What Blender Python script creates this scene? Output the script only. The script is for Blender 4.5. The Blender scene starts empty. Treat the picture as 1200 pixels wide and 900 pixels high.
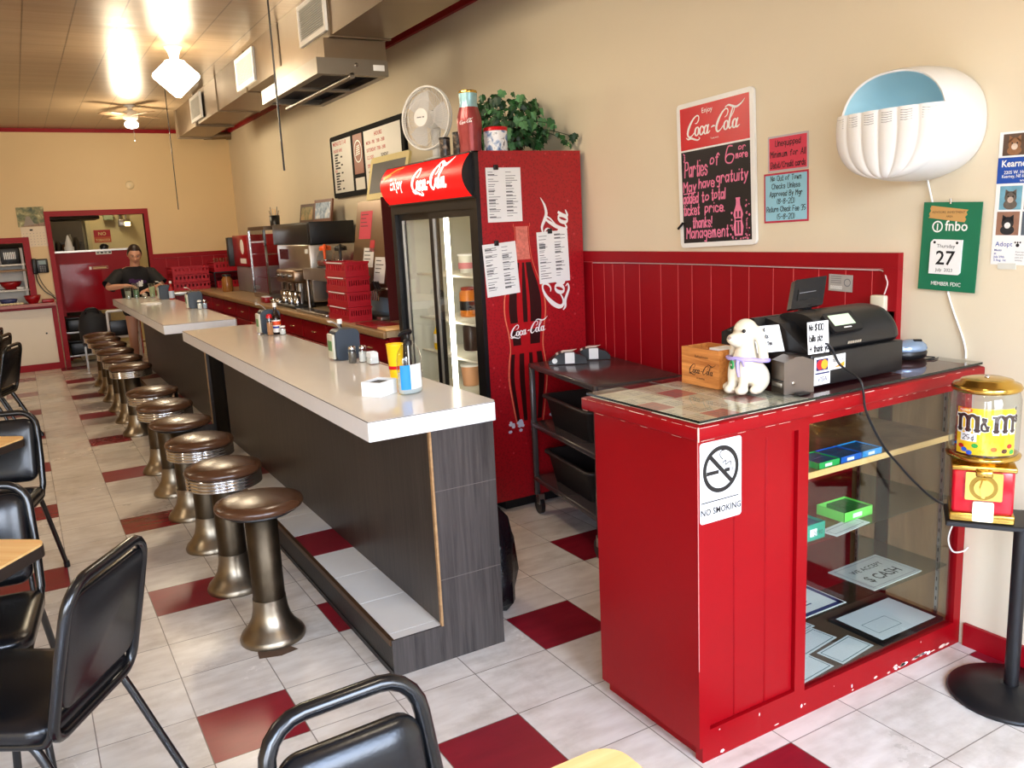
import bpy, bmesh, math, random
from mathutils import Vector, Matrix
rnd = random.Random(7)
PI = math.pi
scene = bpy.context.scene
COL = scene.collection

# ------------------------------------------------------------------ colour / material helpers
def lin(c):
    return tuple(((v/255)/12.92 if v/255 <= .04045 else ((v/255+.055)/1.055)**2.4) for v in c)

_M = {}
def mat(name, rgb, rough=.5, metal=0., var=.06, scale=8., bump=0., bscale=60., spec=.5, emit=None, estr=0., coat=0., trans=0., alpha=1., ior=1.45):
    if name in _M: return _M[name]
    m = bpy.data.materials.new(name); m.use_nodes = True
    nt = m.node_tree; nt.nodes.clear(); N = nt.nodes.new; L = nt.links.new
    out = N('ShaderNodeOutputMaterial'); b = N('ShaderNodeBsdfPrincipled')
    L(b.outputs[0], out.inputs[0])
    tc = N('ShaderNodeTexCoord')
    c = lin(rgb)
    if var > 0:
        no = N('ShaderNodeTexNoise'); no.inputs['Scale'].default_value = scale; no.inputs['Detail'].default_value = 4
        L(tc.outputs['Object'], no.inputs['Vector'])
        mx = N('ShaderNodeMix'); mx.data_type = 'RGBA'
        mx.inputs['A'].default_value = (*[max(0, v*(1-var)) for v in c], 1)
        mx.inputs['B'].default_value = (*[min(1, v*(1+var)) for v in c], 1)
        L(no.outputs['Fac'], mx.inputs['Factor']); L(mx.outputs['Result'], b.inputs['Base Color'])
    else:
        b.inputs['Base Color'].default_value = (*c, 1)
    if bump > 0:
        nb = N('ShaderNodeTexNoise'); nb.inputs['Scale'].default_value = bscale; nb.inputs['Detail'].default_value = 3
        L(tc.outputs['Object'], nb.inputs['Vector'])
        bp = N('ShaderNodeBump'); bp.inputs['Strength'].default_value = bump; bp.inputs['Distance'].default_value = .01
        L(nb.outputs['Fac'], bp.inputs['Height']); L(bp.outputs[0], b.inputs['Normal'])
    b.inputs['Roughness'].default_value = rough; b.inputs['Metallic'].default_value = metal
    b.inputs['Specular IOR Level'].default_value = spec; b.inputs['Coat Weight'].default_value = coat
    b.inputs['Coat Roughness'].default_value = .08
    b.inputs['Transmission Weight'].default_value = trans; b.inputs['IOR'].default_value = ior
    b.inputs['Alpha'].default_value = alpha
    if emit:
        b.inputs['Emission Color'].default_value = (*lin(emit), 1); b.inputs['Emission Strength'].default_value = estr
    m['bsdf'] = b.name
    _M[name] = m
    return m

def thin_glass(name, rgb=(255, 255, 255), rough=.02, mixmin=.04, mixmax=.9):
    """pane glass: fresnel mix of transparent and glossy"""
    if name in _M: return _M[name]
    m = bpy.data.materials.new(name); m.use_nodes = True
    nt = m.node_tree; nt.nodes.clear(); N = nt.nodes.new; L = nt.links.new
    out = N('ShaderNodeOutputMaterial'); t = N('ShaderNodeBsdfTransparent'); g = N('ShaderNodeBsdfGlossy'); mx = N('ShaderNodeMixShader')
    t.inputs[0].default_value = (*lin(rgb), 1); g.inputs['Roughness'].default_value = rough
    lw = N('ShaderNodeLayerWeight'); lw.inputs['Blend'].default_value = .5
    pw = N('ShaderNodeMath'); pw.operation = 'POWER'; pw.inputs[1].default_value = 4.5; L(lw.outputs['Facing'], pw.inputs[0])
    mr = N('ShaderNodeMapRange'); mr.inputs['To Min'].default_value = mixmin; mr.inputs['To Max'].default_value = mixmax
    L(pw.outputs[0], mr.inputs['Value']); L(mr.outputs[0], mx.inputs[0])
    L(t.outputs[0], mx.inputs[1]); L(g.outputs[0], mx.inputs[2]); L(mx.outputs[0], out.inputs[0])
    _M[name] = m
    return m

def wood(name, dark, light, axis='Z', stretch=18., scale=3., rough=.45, bump=.15):
    if name in _M: return _M[name]
    m = bpy.data.materials.new(name); m.use_nodes = True
    nt = m.node_tree; nt.nodes.clear(); N = nt.nodes.new; L = nt.links.new
    out = N('ShaderNodeOutputMaterial'); b = N('ShaderNodeBsdfPrincipled'); L(b.outputs[0], out.inputs[0])
    tc = N('ShaderNodeTexCoord'); mp = N('ShaderNodeMapping'); L(tc.outputs['Object'], mp.inputs[0])
    s = [stretch]*3; s['XYZ'.index(axis)] = 1.0
    mp.inputs['Scale'].default_value = s
    n1 = N('ShaderNodeTexNoise'); n1.inputs['Scale'].default_value = scale; n1.inputs['Detail'].default_value = 8; n1.inputs['Roughness'].default_value = .65
    n1.inputs['Distortion'].default_value = .6
    L(mp.outputs[0], n1.inputs['Vector'])
    cr = N('ShaderNodeValToRGB'); cr.color_ramp.elements[0].position = .32; cr.color_ramp.elements[1].position = .68
    cr.color_ramp.elements[0].color = (*lin(dark), 1); cr.color_ramp.elements[1].color = (*lin(light), 1)
    L(n1.outputs['Fac'], cr.inputs[0]); L(cr.outputs[0], b.inputs['Base Color'])
    bp = N('ShaderNodeBump'); bp.inputs['Strength'].default_value = bump; bp.inputs['Distance'].default_value = .004
    L(n1.outputs['Fac'], bp.inputs['Height']); L(bp.outputs[0], b.inputs['Normal'])
    b.inputs['Roughness'].default_value = rough
    _M[name] = m
    return m

def blotch(name, cols, scale=12., rough=.45, dist=.6):
    """patchy printed picture: a noise field through a constant colour ramp"""
    if name in _M: return _M[name]
    m = bpy.data.materials.new(name); m.use_nodes = True
    nt = m.node_tree; b = nt.nodes['Principled BSDF']; N = nt.nodes.new; L = nt.links.new
    tc = N('ShaderNodeTexCoord'); no = N('ShaderNodeTexNoise'); no.inputs['Scale'].default_value = scale; no.inputs['Detail'].default_value = 5; no.inputs['Distortion'].default_value = dist
    L(tc.outputs['Object'], no.inputs['Vector']); cr = N('ShaderNodeValToRGB'); L(no.outputs['Fac'], cr.inputs[0])
    e = cr.color_ramp.elements; n = len(cols)
    while len(e) < n: e.new(.5)
    for i, c in enumerate(cols):
        e[i].position = .32+.36*i/(n-1); e[i].color = (*lin(c), 1)
    L(cr.outputs[0], b.inputs['Base Color']); b.inputs['Roughness'].default_value = rough
    _M[name] = m
    return m

# ------------------------------------------------------------------ mesh builder
def orient(d):
    d = Vector(d).normalized()
    a = Vector((0, 0, 1)) if abs(d.z) < .9 else Vector((1, 0, 0))
    u = d.cross(a).normalized(); v = d.cross(u).normalized()
    return u, v

class Frame:
    """flat drawing frame: origin, right, up, normal"""
    def __init__(s, o, u, v):
        s.o = Vector(o); s.u = Vector(u).normalized(); s.v = Vector(v).normalized(); s.n = s.u.cross(s.v).normalized()
    def p(s, a, b, h=0.): return s.o + s.u*a + s.v*b + s.n*h

class MB:
    def __init__(s):
        s.v = []; s.f = []; s.m = []; s.sm = []; s.mats = []; s.ns = 0
    def mi(s, m):
        if m not in s.mats: s.mats.append(m)
        return s.mats.index(m)
    def add(s, vs, fs, m, smooth=False, M=None):
        k = len(s.v); i = s.mi(m)
        for p in vs:
            p = Vector(p)
            if M is not None: p = M @ p
            s.v.append(p)
        for f in fs:
            s.f.append(tuple(k+q for q in f)); s.m.append(i); s.sm.append(smooth)
        return s
    def box(s, a, b, m, M=None):
        x0, y0, z0 = [min(p, q) for p, q in zip(a, b)]; x1, y1, z1 = [max(p, q) for p, q in zip(a, b)]
        vs = [(x0,y0,z0),(x1,y0,z0),(x1,y1,z0),(x0,y1,z0),(x0,y0,z1),(x1,y0,z1),(x1,y1,z1),(x0,y1,z1)]
        return s.add(vs, [(0,3,2,1),(4,5,6,7),(0,1,5,4),(1,2,6,5),(2,3,7,6),(3,0,4,7)], m, False, M)
    def rbox(s, a, b, m, r=.01, seg=2, M=None, smooth=True):
        bm = bmesh.new()
        c = [(p+q)/2 for p, q in zip(a, b)]; d = [abs(q-p) for p, q in zip(a, b)]
        bmesh.ops.create_cube(bm, size=1.)
        for v in bm.verts: v.co = Vector((v.co.x*d[0]+c[0], v.co.y*d[1]+c[1], v.co.z*d[2]+c[2]))
        r = min(r, min(d)*.49)
        bmesh.ops.bevel(bm, geom=bm.edges[:], offset=r, segments=seg, affect='EDGES', profile=.5)
        s.bm(bm, m, smooth, M); bm.free(); return s
    def bm(s, bm, m, smooth=False, M=None):
        bm.verts.index_update()
        return s.add([v.co.copy() for v in bm.verts], [tuple(v.index for v in f.verts) for f in bm.faces], m, smooth, M)
    def tube(s, pts, r, m, n=8, caps=True, closed=False, M=None, smooth=True, flat=1.):
        pts = [Vector(p) for p in pts]; k = len(pts)
        rs = r if isinstance(r, (list, tuple)) else [r]*k
        vs = []; fs = []
        pu = None
        for i, p in enumerate(pts):
            if closed: d = pts[(i+1) % k]-pts[i-1]
            else: d = pts[min(i+1, k-1)]-pts[max(i-1, 0)]
            if d.length < 1e-9: d = Vector((0, 0, 1))
            d.normalize()
            if pu is None: u, w = orient(d)
            else:
                u = (pu - d*pu.dot(d))
                if u.length < 1e-6: u, w = orient(d)
                u.normalize()
                w = d.cross(u)
            pu = u
            for j in range(n):
                a = 2*PI*j/n
                vs.append(p+u*math.cos(a)*rs[i]+w*math.sin(a)*rs[i]*flat)
        for i in range(k if closed else k-1):
            i2 = (i+1) % k
            for j in range(n):
                j2 = (j+1) % n
                fs.append((i*n+j, i*n+j2, i2*n+j2, i2*n+j))
        s.add(vs, fs, m, smooth, M)
        if caps and not closed:
            s.add(vs[:n], [tuple(range(n))[::-1]], m, False, M); s.add(vs[-n:], [tuple(range(n))], m, False, M)
        return s
    def lathe(s, prof, m, c=(0, 0, 0), n=24, M=None, smooth=True, cap=True, sx=1., sy=1.):
        """prof: list of (r, z)"""
        c = Vector(c); vs = []; fs = []
        for r, z in prof:
            for j in range(n):
                a = 2*PI*j/n
                vs.append(c+Vector((r*math.cos(a)*sx, r*math.sin(a)*sy, z)))
        k = len(prof)
        for i in range(k-1):
            for j in range(n):
                j2 = (j+1) % n
                fs.append((i*n+j, i*n+j2, (i+1)*n+j2, (i+1)*n+j))
        s.add(vs, fs, m, smooth, M)
        if cap:
            if prof[0][0] > 1e-5: s.add(vs[:n], [tuple(range(n))[::-1]], m, False, M)
            if prof[-1][0] > 1e-5: s.add(vs[-n:], [tuple(range(n))], m, False, M)
        return s
    def ball(s, c, r, m, n=16, k=10, M=None):
        r = r if isinstance(r, (list, tuple)) else (r, r, r)
        prof = [(math.sin(PI*i/k), -math.cos(PI*i/k)) for i in range(k+1)]
        T = Matrix.Translation(Vector(c)) @ Matrix.Diagonal((*r, 1))
        if M is not None: T = M @ T
        return s.lathe([(max(a, 1e-4), b) for a, b in prof], m, n=n, M=T, cap=False)
    def poly(s, F, pts, m, h0=0., h1=None):
        """flat polygon on a Frame; with h1 extruded from h0 to h1"""
        if h1 is None:
            return s.add([F.p(a, b, h0) for a, b in pts], [tuple(range(len(pts)))], m)
        n = len(pts)
        vs = [F.p(a, b, h0) for a, b in pts]+[F.p(a, b, h1) for a, b in pts]
        fs = [tuple(range(n))[::-1], tuple(range(n, 2*n))]+[(i, (i+1) % n, n+(i+1) % n, n+i) for i in range(n)]
        return s.add(vs, fs, m)
    def rect(s, F, a0, b0, a1, b1, m, h0=0., h1=None):
        return s.poly(F, [(a0, b0), (a1, b0), (a1, b1), (a0, b1)], m, h0, h1)
    def rrect(s, F, a0, b0, a1, b1, r, m, h0=0., h1=None, k=5):
        return s.poly(F, rr(a0, b0, a1, b1, r, k), m, h0, h1)
    def disc(s, F, a, b, r, m, h0=0., h1=None, n=24, ry=None):
        return s.poly(F, [(a+r*math.cos(2*PI*i/n), b+(ry or r)*math.sin(2*PI*i/n)) for i in range(n)], m, h0, h1)
    def ring(s, F, a, b, r0, r1, m, h=0., n=32):
        vs = []
        for i in range(n):
            t = 2*PI*i/n
            vs += [F.p(a+r0*math.cos(t), b+r0*math.sin(t), h), F.p(a+r1*math.cos(t), b+r1*math.sin(t), h)]
        return s.add(vs, [(2*i, 2*i+1, (2*i+3) % (2*n), (2*i+2) % (2*n)) for i in range(n)], m)
    def stroke(s, F, pts, w, m, h=0., sm=0):
        """flat ribbon along 2D points; w scalar or list"""
        ws = list(w) if isinstance(w, (list, tuple)) else [w]*len(pts)
        if sm: pts, ws = catmull(pts, ws, sm)
        P = [Vector((a, b)) for a, b in pts]; vs = []; s.ns += 1
        k = len(P)
        for i in range(k):
            d = P[min(i+1, k-1)]-P[max(i-1, 0)]
            if d.length < 1e-9: d = Vector((1, 0))
            d.normalize(); nn = Vector((-d.y, d.x))*ws[i]/2
            e = Vector((0, 0))
            if i == 0: e = -d*ws[i]*.4
            if i == k-1: e = d*ws[i]*.4
            A = P[i]+nn+e; B = P[i]-nn+e
            hh = h+(i+s.ns*7 % 40)*4e-6; vs += [F.p(B.x, B.y, hh), F.p(A.x, A.y, hh)]
        return s.add(vs, [(2*i, 2*i+2, 2*i+3, 2*i+1) for i in range(k-1)], m)
    def text(s, F, txt, a, b, size, m, h=0., align='LEFT', sx=1., bold=0., shear=0., ext=0.):
        cu = bpy.data.curves.new('txt', 'FONT'); cu.body = txt; cu.size = size; cu.align_x = align; cu.offset = bold*size; cu.shear = shear
        cu.resolution_u = 2; cu.extrude = ext
        ob = bpy.data.objects.new('txt', cu); COL.objects.link(ob)
        dg = bpy.context.evaluated_depsgraph_get(); dg.update()
        me = bpy.data.meshes.new_from_object(ob.evaluated_get(dg))
        s.add([F.p(a+v.co.x*sx, b+v.co.y, h+v.co.z) for v in me.vertices], [tuple(p.vertices) for p in me.polygons], m)
        bpy.data.meshes.remove(me); bpy.data.objects.remove(ob); bpy.data.curves.remove(cu)
        return s
    def hand(s, F, txt, a, b, size, m, w=.12, h=0., sp=1., slant=.08, jit=.0, fit=None):
        """single-stroke lettering; size = cap height, a,b = left baseline"""
        x = a; k = size/6.
        if fit:
            tot = sum(((max(int(st[i]) for st in GLYPH[c].split() for i in range(0, len(st), 2))+1.7) if c in GLYPH else 3.4) for c in txt)-1.7
            sp = fit/(tot*k)
        for ch in txt:
            g = GLYPH.get(ch)
            if g is None:
                x += 3.4*k*sp; continue
            mxx = 0
            for st in g.split():
                pts = [(int(st[i])*1., int(st[i+1])-2.) for i in range(0, len(st), 2)]
                mxx = max(mxx, max(p[0] for p in pts))
                q = [(x+p[0]*k*sp+p[1]*k*slant, b+p[1]*k+rnd.uniform(-jit, jit)*k) for p in pts]
                s.stroke(F, q, w*size, m, h, sm=3 if len(q) > 2 else 0)
            x += (mxx+1.7)*k*sp
        return x
    def build(s, name, parent=None, origin=None, sharp=None):
        if parent is not None and origin is None:
            origin = Vector((0, 0, 0)); q = parent
            while q is not None: origin += q.location; q = q.parent
        o = Vector(origin) if origin is not None else Vector((0, 0, 0))
        me = bpy.data.meshes.new(name)
        me.from_pydata([tuple(v-o) for v in s.v], [], s.f)
        for mm in s.mats: me.materials.append(mm)
        me.polygons.foreach_set('material_index', s.m); me.polygons.foreach_set('use_smooth', s.sm)
        me.update()
        ob = bpy.data.objects.new(name, me); COL.objects.link(ob)
        if parent is not None: ob.parent = parent
        else: ob.location = o
        return ob

def rr(a0, b0, a1, b1, r, k=5):
    out = []
    for cx, cy, t0 in ((a1-r, b0+r, -PI/2), (a1-r, b1-r, 0), (a0+r, b1-r, PI/2), (a0+r, b0+r, PI)):
        for i in range(k+1):
            t = t0+PI/2*i/k
            out.append((cx+r*math.cos(t), cy+r*math.sin(t)))
    return out

def catmull(pts, ws=None, k=4):
    P = [Vector(p) for p in pts]; out = []; wo = []
    n = len(P)
    for i in range(n-1):
        p0, p1, p2, p3 = P[max(i-1, 0)], P[i], P[i+1], P[min(i+2, n-1)]
        for j in range(k):
            t = j/k
            q = .5*((2*p1)+(p2-p0)*t+(2*p0-5*p1+4*p2-p3)*t*t+(3*p1-p0-3*p2+p3)*t**3)
            out.append(tuple(q))
            if ws: wo.append(ws[i]*(1-t)+ws[i+1]*t)
    out.append(tuple(P[-1]))
    if ws: wo.append(ws[-1]); return out, wo
    return out

# ------------------------------------------------------------------ scene-object helpers
def thing(name, label, cat, loc=(0, 0, 0), rz=0., group=None):
    o = bpy.data.objects.new(name, None); COL.objects.link(o); o.empty_display_size = .05
    o.location = loc; o.rotation_euler = (0, 0, rz)
    o['label'] = label; o['category'] = cat
    if group: o['group'] = group
    return o
def tag(o, label, cat, group=None, kind=None):
    o['label'] = label; o['category'] = cat
    if group: o['group'] = group
    if kind: o['kind'] = kind
    return o
def struct(name, mb, label=None, cat=None):
    o = mb.build(name); o['kind'] = 'structure'
    if label: o['label'] = label
    if cat: o['category'] = cat
    return o
def solo(name, mb, origin, label, cat, group=None):
    return tag(mb.build(name, None, origin), label, cat, group)
def kids(o): return [c for c in bpy.data.objects if c.parent == o]
def dup(root, loc, rz=None, label=None, group=None):
    tree = {}
    for c in bpy.data.objects:
        if c.parent: tree.setdefault(c.parent.name, []).append(c)
    def rec(o, par):
        c = o.copy(); COL.objects.link(c)
        if par: c.parent = par
        for ch in tree.get(o.name, []): rec(ch, c)
        return c
    r = rec(root, None); r.location = loc
    if rz is not None: r.rotation_euler = (0, 0, rz)
    if label: r['label'] = label
    if group: r['group'] = group
    return r

# single-stroke lettering: digits are x,y pairs, baseline y=2, x-height 6, capitals 8
GLYPH = {
 'A':'0228 2842 1434','B':'02080838473605 05354432 3202','C':'47380716041322 223243','D':'0208 0838473332 3202','E':'4808 0802 0242 0535','F':'4808 0802 0535',
 'G':'4738180705132232434535','H':'0802 4842 0545','I':'0802','J':'3833221203','K':'0802 4805 0542','L':'080242','M':'0208 0825 2548 4842','N':'0208 0842 4248',
 'O':'18070313324347381 8'.replace(' ',''),'P':'0208 083847463505','Q':'1807031333434738 18 2442'.replace('18 ','18 '),'R':'0208 083847463505 2542','S':'473818070615354433220213',
 'T':'0848 2822','U':'080312324348','V':'082248','W':'0812 1225 2532 3248','X':'0842 4802','Y':'0825 4825 2522','Z':'08480242',
 'a':'3516050312233334 3632','b':'0802 0516354332120 3'.replace(' ',''),'c':'35160503123233','d':'3516050312233334 3832','e':'043435160503123233','f':'372817 1712 0626',
 'g':'3516050413233435 3630201 0'.replace(' ',''),'h':'0802 0416263532','i':'0602 0808','j':'16110 0 18'.replace('0 0','00'),'k':'0802 3604 0432','l':'0802',
 'm':'0602 05161522 15263532'.replace('05161522','0416162 5'.replace(' ','')+'22').replace('15263532','2526363542'),'n':'0602 0416263532','o':'1605031323343526 16','p':'0600 0516263533231 203'.replace(' ',''),
 'q':'3516050413233435 3630','r':'0602 04162635','s':'35160514243322120 3'.replace(' ',''),'t':'1813122223 0626','u':'060312223336 3632','v':'061236','w':'0612 1225 2532 3246',
 'x':'0632 3602','y':'0613 3613 36110 0'.replace('0 0','00'),'z':'06360232',
 '0':'1807031232434738 2818','1':'17282 2'.replace('2 2','22'),'2':'0718384746020242','3':'07183847352535443212 03','4':'38023 4'.replace(' ','')+' 0444 3832','5':'38080535443312 03',
 '6':'3818050312324435150 4'.replace(' ',''),'7':'084812','8':'2807063544332203154738 28','9':'4427180706153547 4742',
 '$':'473818070615354433120 3 2921'.replace('0 3','03'),'!':'0804 0202','.':'0202','-':'0535','+':'0545 2723','(':'18060412','.':'0202',')':'08161402','/':'0248',"'":'0807',':':'0505 0303','¢':'36160503123334 2821',
 '#':'0535 0737 1218 3238','&':'42081828 27050312324 4'.replace(' 4','4')}
for _k in list(GLYPH):
    GLYPH[_k] = ' '.join(t if len(t) % 2 == 0 else t[:-1] for t in GLYPH[_k].split() if len(t) >= 2)

# flowing soft-drink script: strokes of (x, y, width)
def _ell(cx, cy, rx, ry, n=12, w0=.05, w1=.12, a0=0., a1=2*PI):
    return [(cx+rx*math.cos(a0+(a1-a0)*i/n), cy+ry*math.sin(a0+(a1-a0)*i/n), w0+(w1-w0)*abs(math.cos(a0+(a1-a0)*i/n))) for i in range(n+1)]
SCRIPT = [
 [(.72,.60,.03),(.84,.60,.05),(.95,.74,.07),(.92,.92,.06),(.74,.95,.06),(.50,.78,.10),(.30,.48,.15),(.23,.18,.14),(.34,.01,.09),(.54,.02,.06),(.74,.18,.04)],
 [(.16,-.02,.04),(.30,-.10,.08),(.52,-.08,.10),(.78,-.16,.09),(1.0,-.22,.07),(1.16,-.16,.05),(1.06,-.08,.03)],
 _ell(.90, .20, .13, .20), _ell(1.24, .20, .13, .20, a0=.7, a1=5.7), _ell(1.54, .20, .12, .20),
 [(1.70,.40,.08),(1.64,.12,.11),(1.70,.01,.08),(1.84,.10,.04)],
 [(1.92,.26,.05),(2.04,.30,.09),(2.16,.28,.04)],
 [(2.78,.58,.03),(2.92,.66,.05),(2.96,.86,.06),(2.80,.97,.06),(2.55,.80,.10),(2.34,.46,.15),(2.27,.16,.14),(2.38,-.01,.09),(2.56,.04,.06),(2.72,.20,.04)],
 _ell(2.92, .20, .13, .20),
 [(3.20,.52,.04),(3.36,.78,.05),(3.36,.98,.05),(3.26,.92,.07),(3.14,.50,.12),(3.12,.14,.11),(3.20,.01,.07),(3.32,.10,.04)],
 _ell(3.48, .20, .12, .20), [(3.66,.40,.08),(3.60,.12,.11),(3.66,.01,.08),(3.82,.10,.03)],
 [(2.74,1.04,.03),(2.96,1.10,.08),(3.24,1.00,.11),(3.50,.94,.10),(3.78,1.04,.07),(3.98,1.22,.02)],
]
def script(mb, F, a, b, width, m, h=0., shear=.18, rot=0., bold=1.):
    k = width/4.0; c, s_ = math.cos(rot), math.sin(rot)
    for st in SCRIPT:
        pts = []
        for x, y, w in st:
            X = (x+y*shear)*k; Y = y*k
            pts.append((a+X*c-Y*s_, b+X*s_+Y*c))
        mb.stroke(F, pts, [w*k*bold for x, y, w in st], m, h, sm=3)

CAMP = (983.650667, 0.521277, -0.188426, -0.049086, -0.318949, -2.520045, 1.598437)
SKY = 12.0
EXPO = 0.42
CTUBE = 9.0
LAMP_W = 50.
KITCH_W = 18.

# ------------------------------------------------------------------ materials
T = .3048
RED = mat('red_paint', (140, 4, 14), .36, var=.08, scale=5, bump=.04, bscale=25, spec=.2)
REDD = mat('red_wall_paint', (148, 8, 22), .42, var=.10, scale=4, bump=.05, bscale=18, spec=.25)
GROOVE = mat('groove_line', (215, 90, 90), .5, var=.2, scale=40)
CHIP = mat('chipped_paint', (224, 192, 176), .7, var=.25, scale=60)
WALL = mat('beige_wall_paint', (226, 213, 186), .55, var=.035, scale=2.5, bump=.05, bscale=30)
WALLB = mat('tan_wall_paint', (226, 198, 150), .5, var=.04, scale=2.0, bump=.05, bscale=30)
WHITE = mat('white_plastic', (240, 240, 236), .35, var=.02)
PAPER = mat('white_paper', (238, 238, 236), .7, var=.03, scale=14)
PAPERB = mat('blue_paper', (150, 205, 225), .7, var=.05, scale=14)
PAPERR = mat('red_paper', (215, 60, 85), .6, var=.05, scale=14)
INK = mat('black_ink', (22, 22, 24), .6, var=.1)
INKG = mat('grey_ink', (120, 120, 125), .7, var=.1)
BLACK = mat('black_plastic', (20, 20, 22), .35, var=.15, scale=20)
BLACKM = mat('black_metal', (18, 18, 20), .4, .0, var=.15, scale=20)
VINYL = mat('black_vinyl', (15, 16, 19), .27, var=.15, scale=30, bump=.035, bscale=160, spec=.6)
TUBE = mat('black_enamel_tube', (16, 17, 19), .22, var=.1, spec=.7)
STEEL = mat('brushed_steel', (178, 172, 165), .32, 1., var=.10, scale=12)
DUCT = mat('galvanised_duct', (146, 131, 112), .34, 1., var=.14, scale=4, bump=.05, bscale=6)
CHROME = mat('chrome', (205, 205, 205), .1, 1., var=.05)
BRONZE = mat('worn_bronze', (74, 64, 51), .42, 1., var=.5, scale=14, bump=.05, bscale=40)
NICKEL = mat('worn_nickel', (140, 128, 110), .33, 1., var=.22, scale=16)
BROWNV = mat('brown_vinyl', (70, 43, 26), .26, var=.25, scale=6, bump=.05, bscale=30, spec=.6)
GOLD = mat('brass', (205, 170, 85), .2, 1., var=.08)
LAMIN = mat('white_laminate', (236, 231, 223), .12, var=.02, scale=6, spec=.55)
LEDGE = mat('white_edge', (226, 224, 222), .3, var=.04, scale=30)
WOODB = wood('dark_wood_laminate', (34, 29, 26), (62, 54, 48), 'Z', 22., 2.6, .38)
WOODL = wood('light_oak', (238, 184, 114), (251, 210, 146), 'X', 14., 2.2, .3, .03)
WOODC = wood('crate_wood', (170, 98, 40), (222, 150, 78), 'Y', 16., 3.4, .5)
WOODP = wood('plywood', (128, 92, 58), (168, 128, 86), 'Z', 6., 1.6, .5)
WOODT = wood('wood_edge', (140, 105, 66), (170, 132, 88), 'Y', 14., 3., .5)
SCRW = mat('script_white', (240, 238, 236), .4, var=0.)
DKBROWN = mat('cola_brown', (46, 12, 12), .35, var=.5, scale=60)
CARTM = mat('brown_cart_plastic', (66, 58, 58), .22, var=.12, scale=10)
TUB = mat('dark_tub_plastic', (44, 38, 36), .45, var=.12)
NAVYG = mat('blue_grey_plastic', (58, 68, 80), .35, var=.06)
GLASS = thin_glass('clear_pane')
GLASSD = thin_glass('display_glass', (244, 248, 246), mixmin=.035, mixmax=.8)
CLEAR = thin_glass('clear_glassware', (246, 250, 250), .03, .07, 1.)
YELLOW = mat('yellow_plastic', (250, 205, 20), .4, var=.04)
GREENL = mat('leaf_green', (38, 88, 42), .42, var=.4, scale=14)
BLUE = mat('label_blue', (20, 95, 190), .4, var=.05)
ORANGE = mat('orange_plastic', (235, 90, 25), .4, var=.05)
SKIN = mat('skin', (196, 144, 116), .5, var=.06, scale=20)
LAMPG = mat('lit_lamp_glass', (255, 250, 240), .4, var=0., emit=(255, 238, 208), estr=9.)

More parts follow.
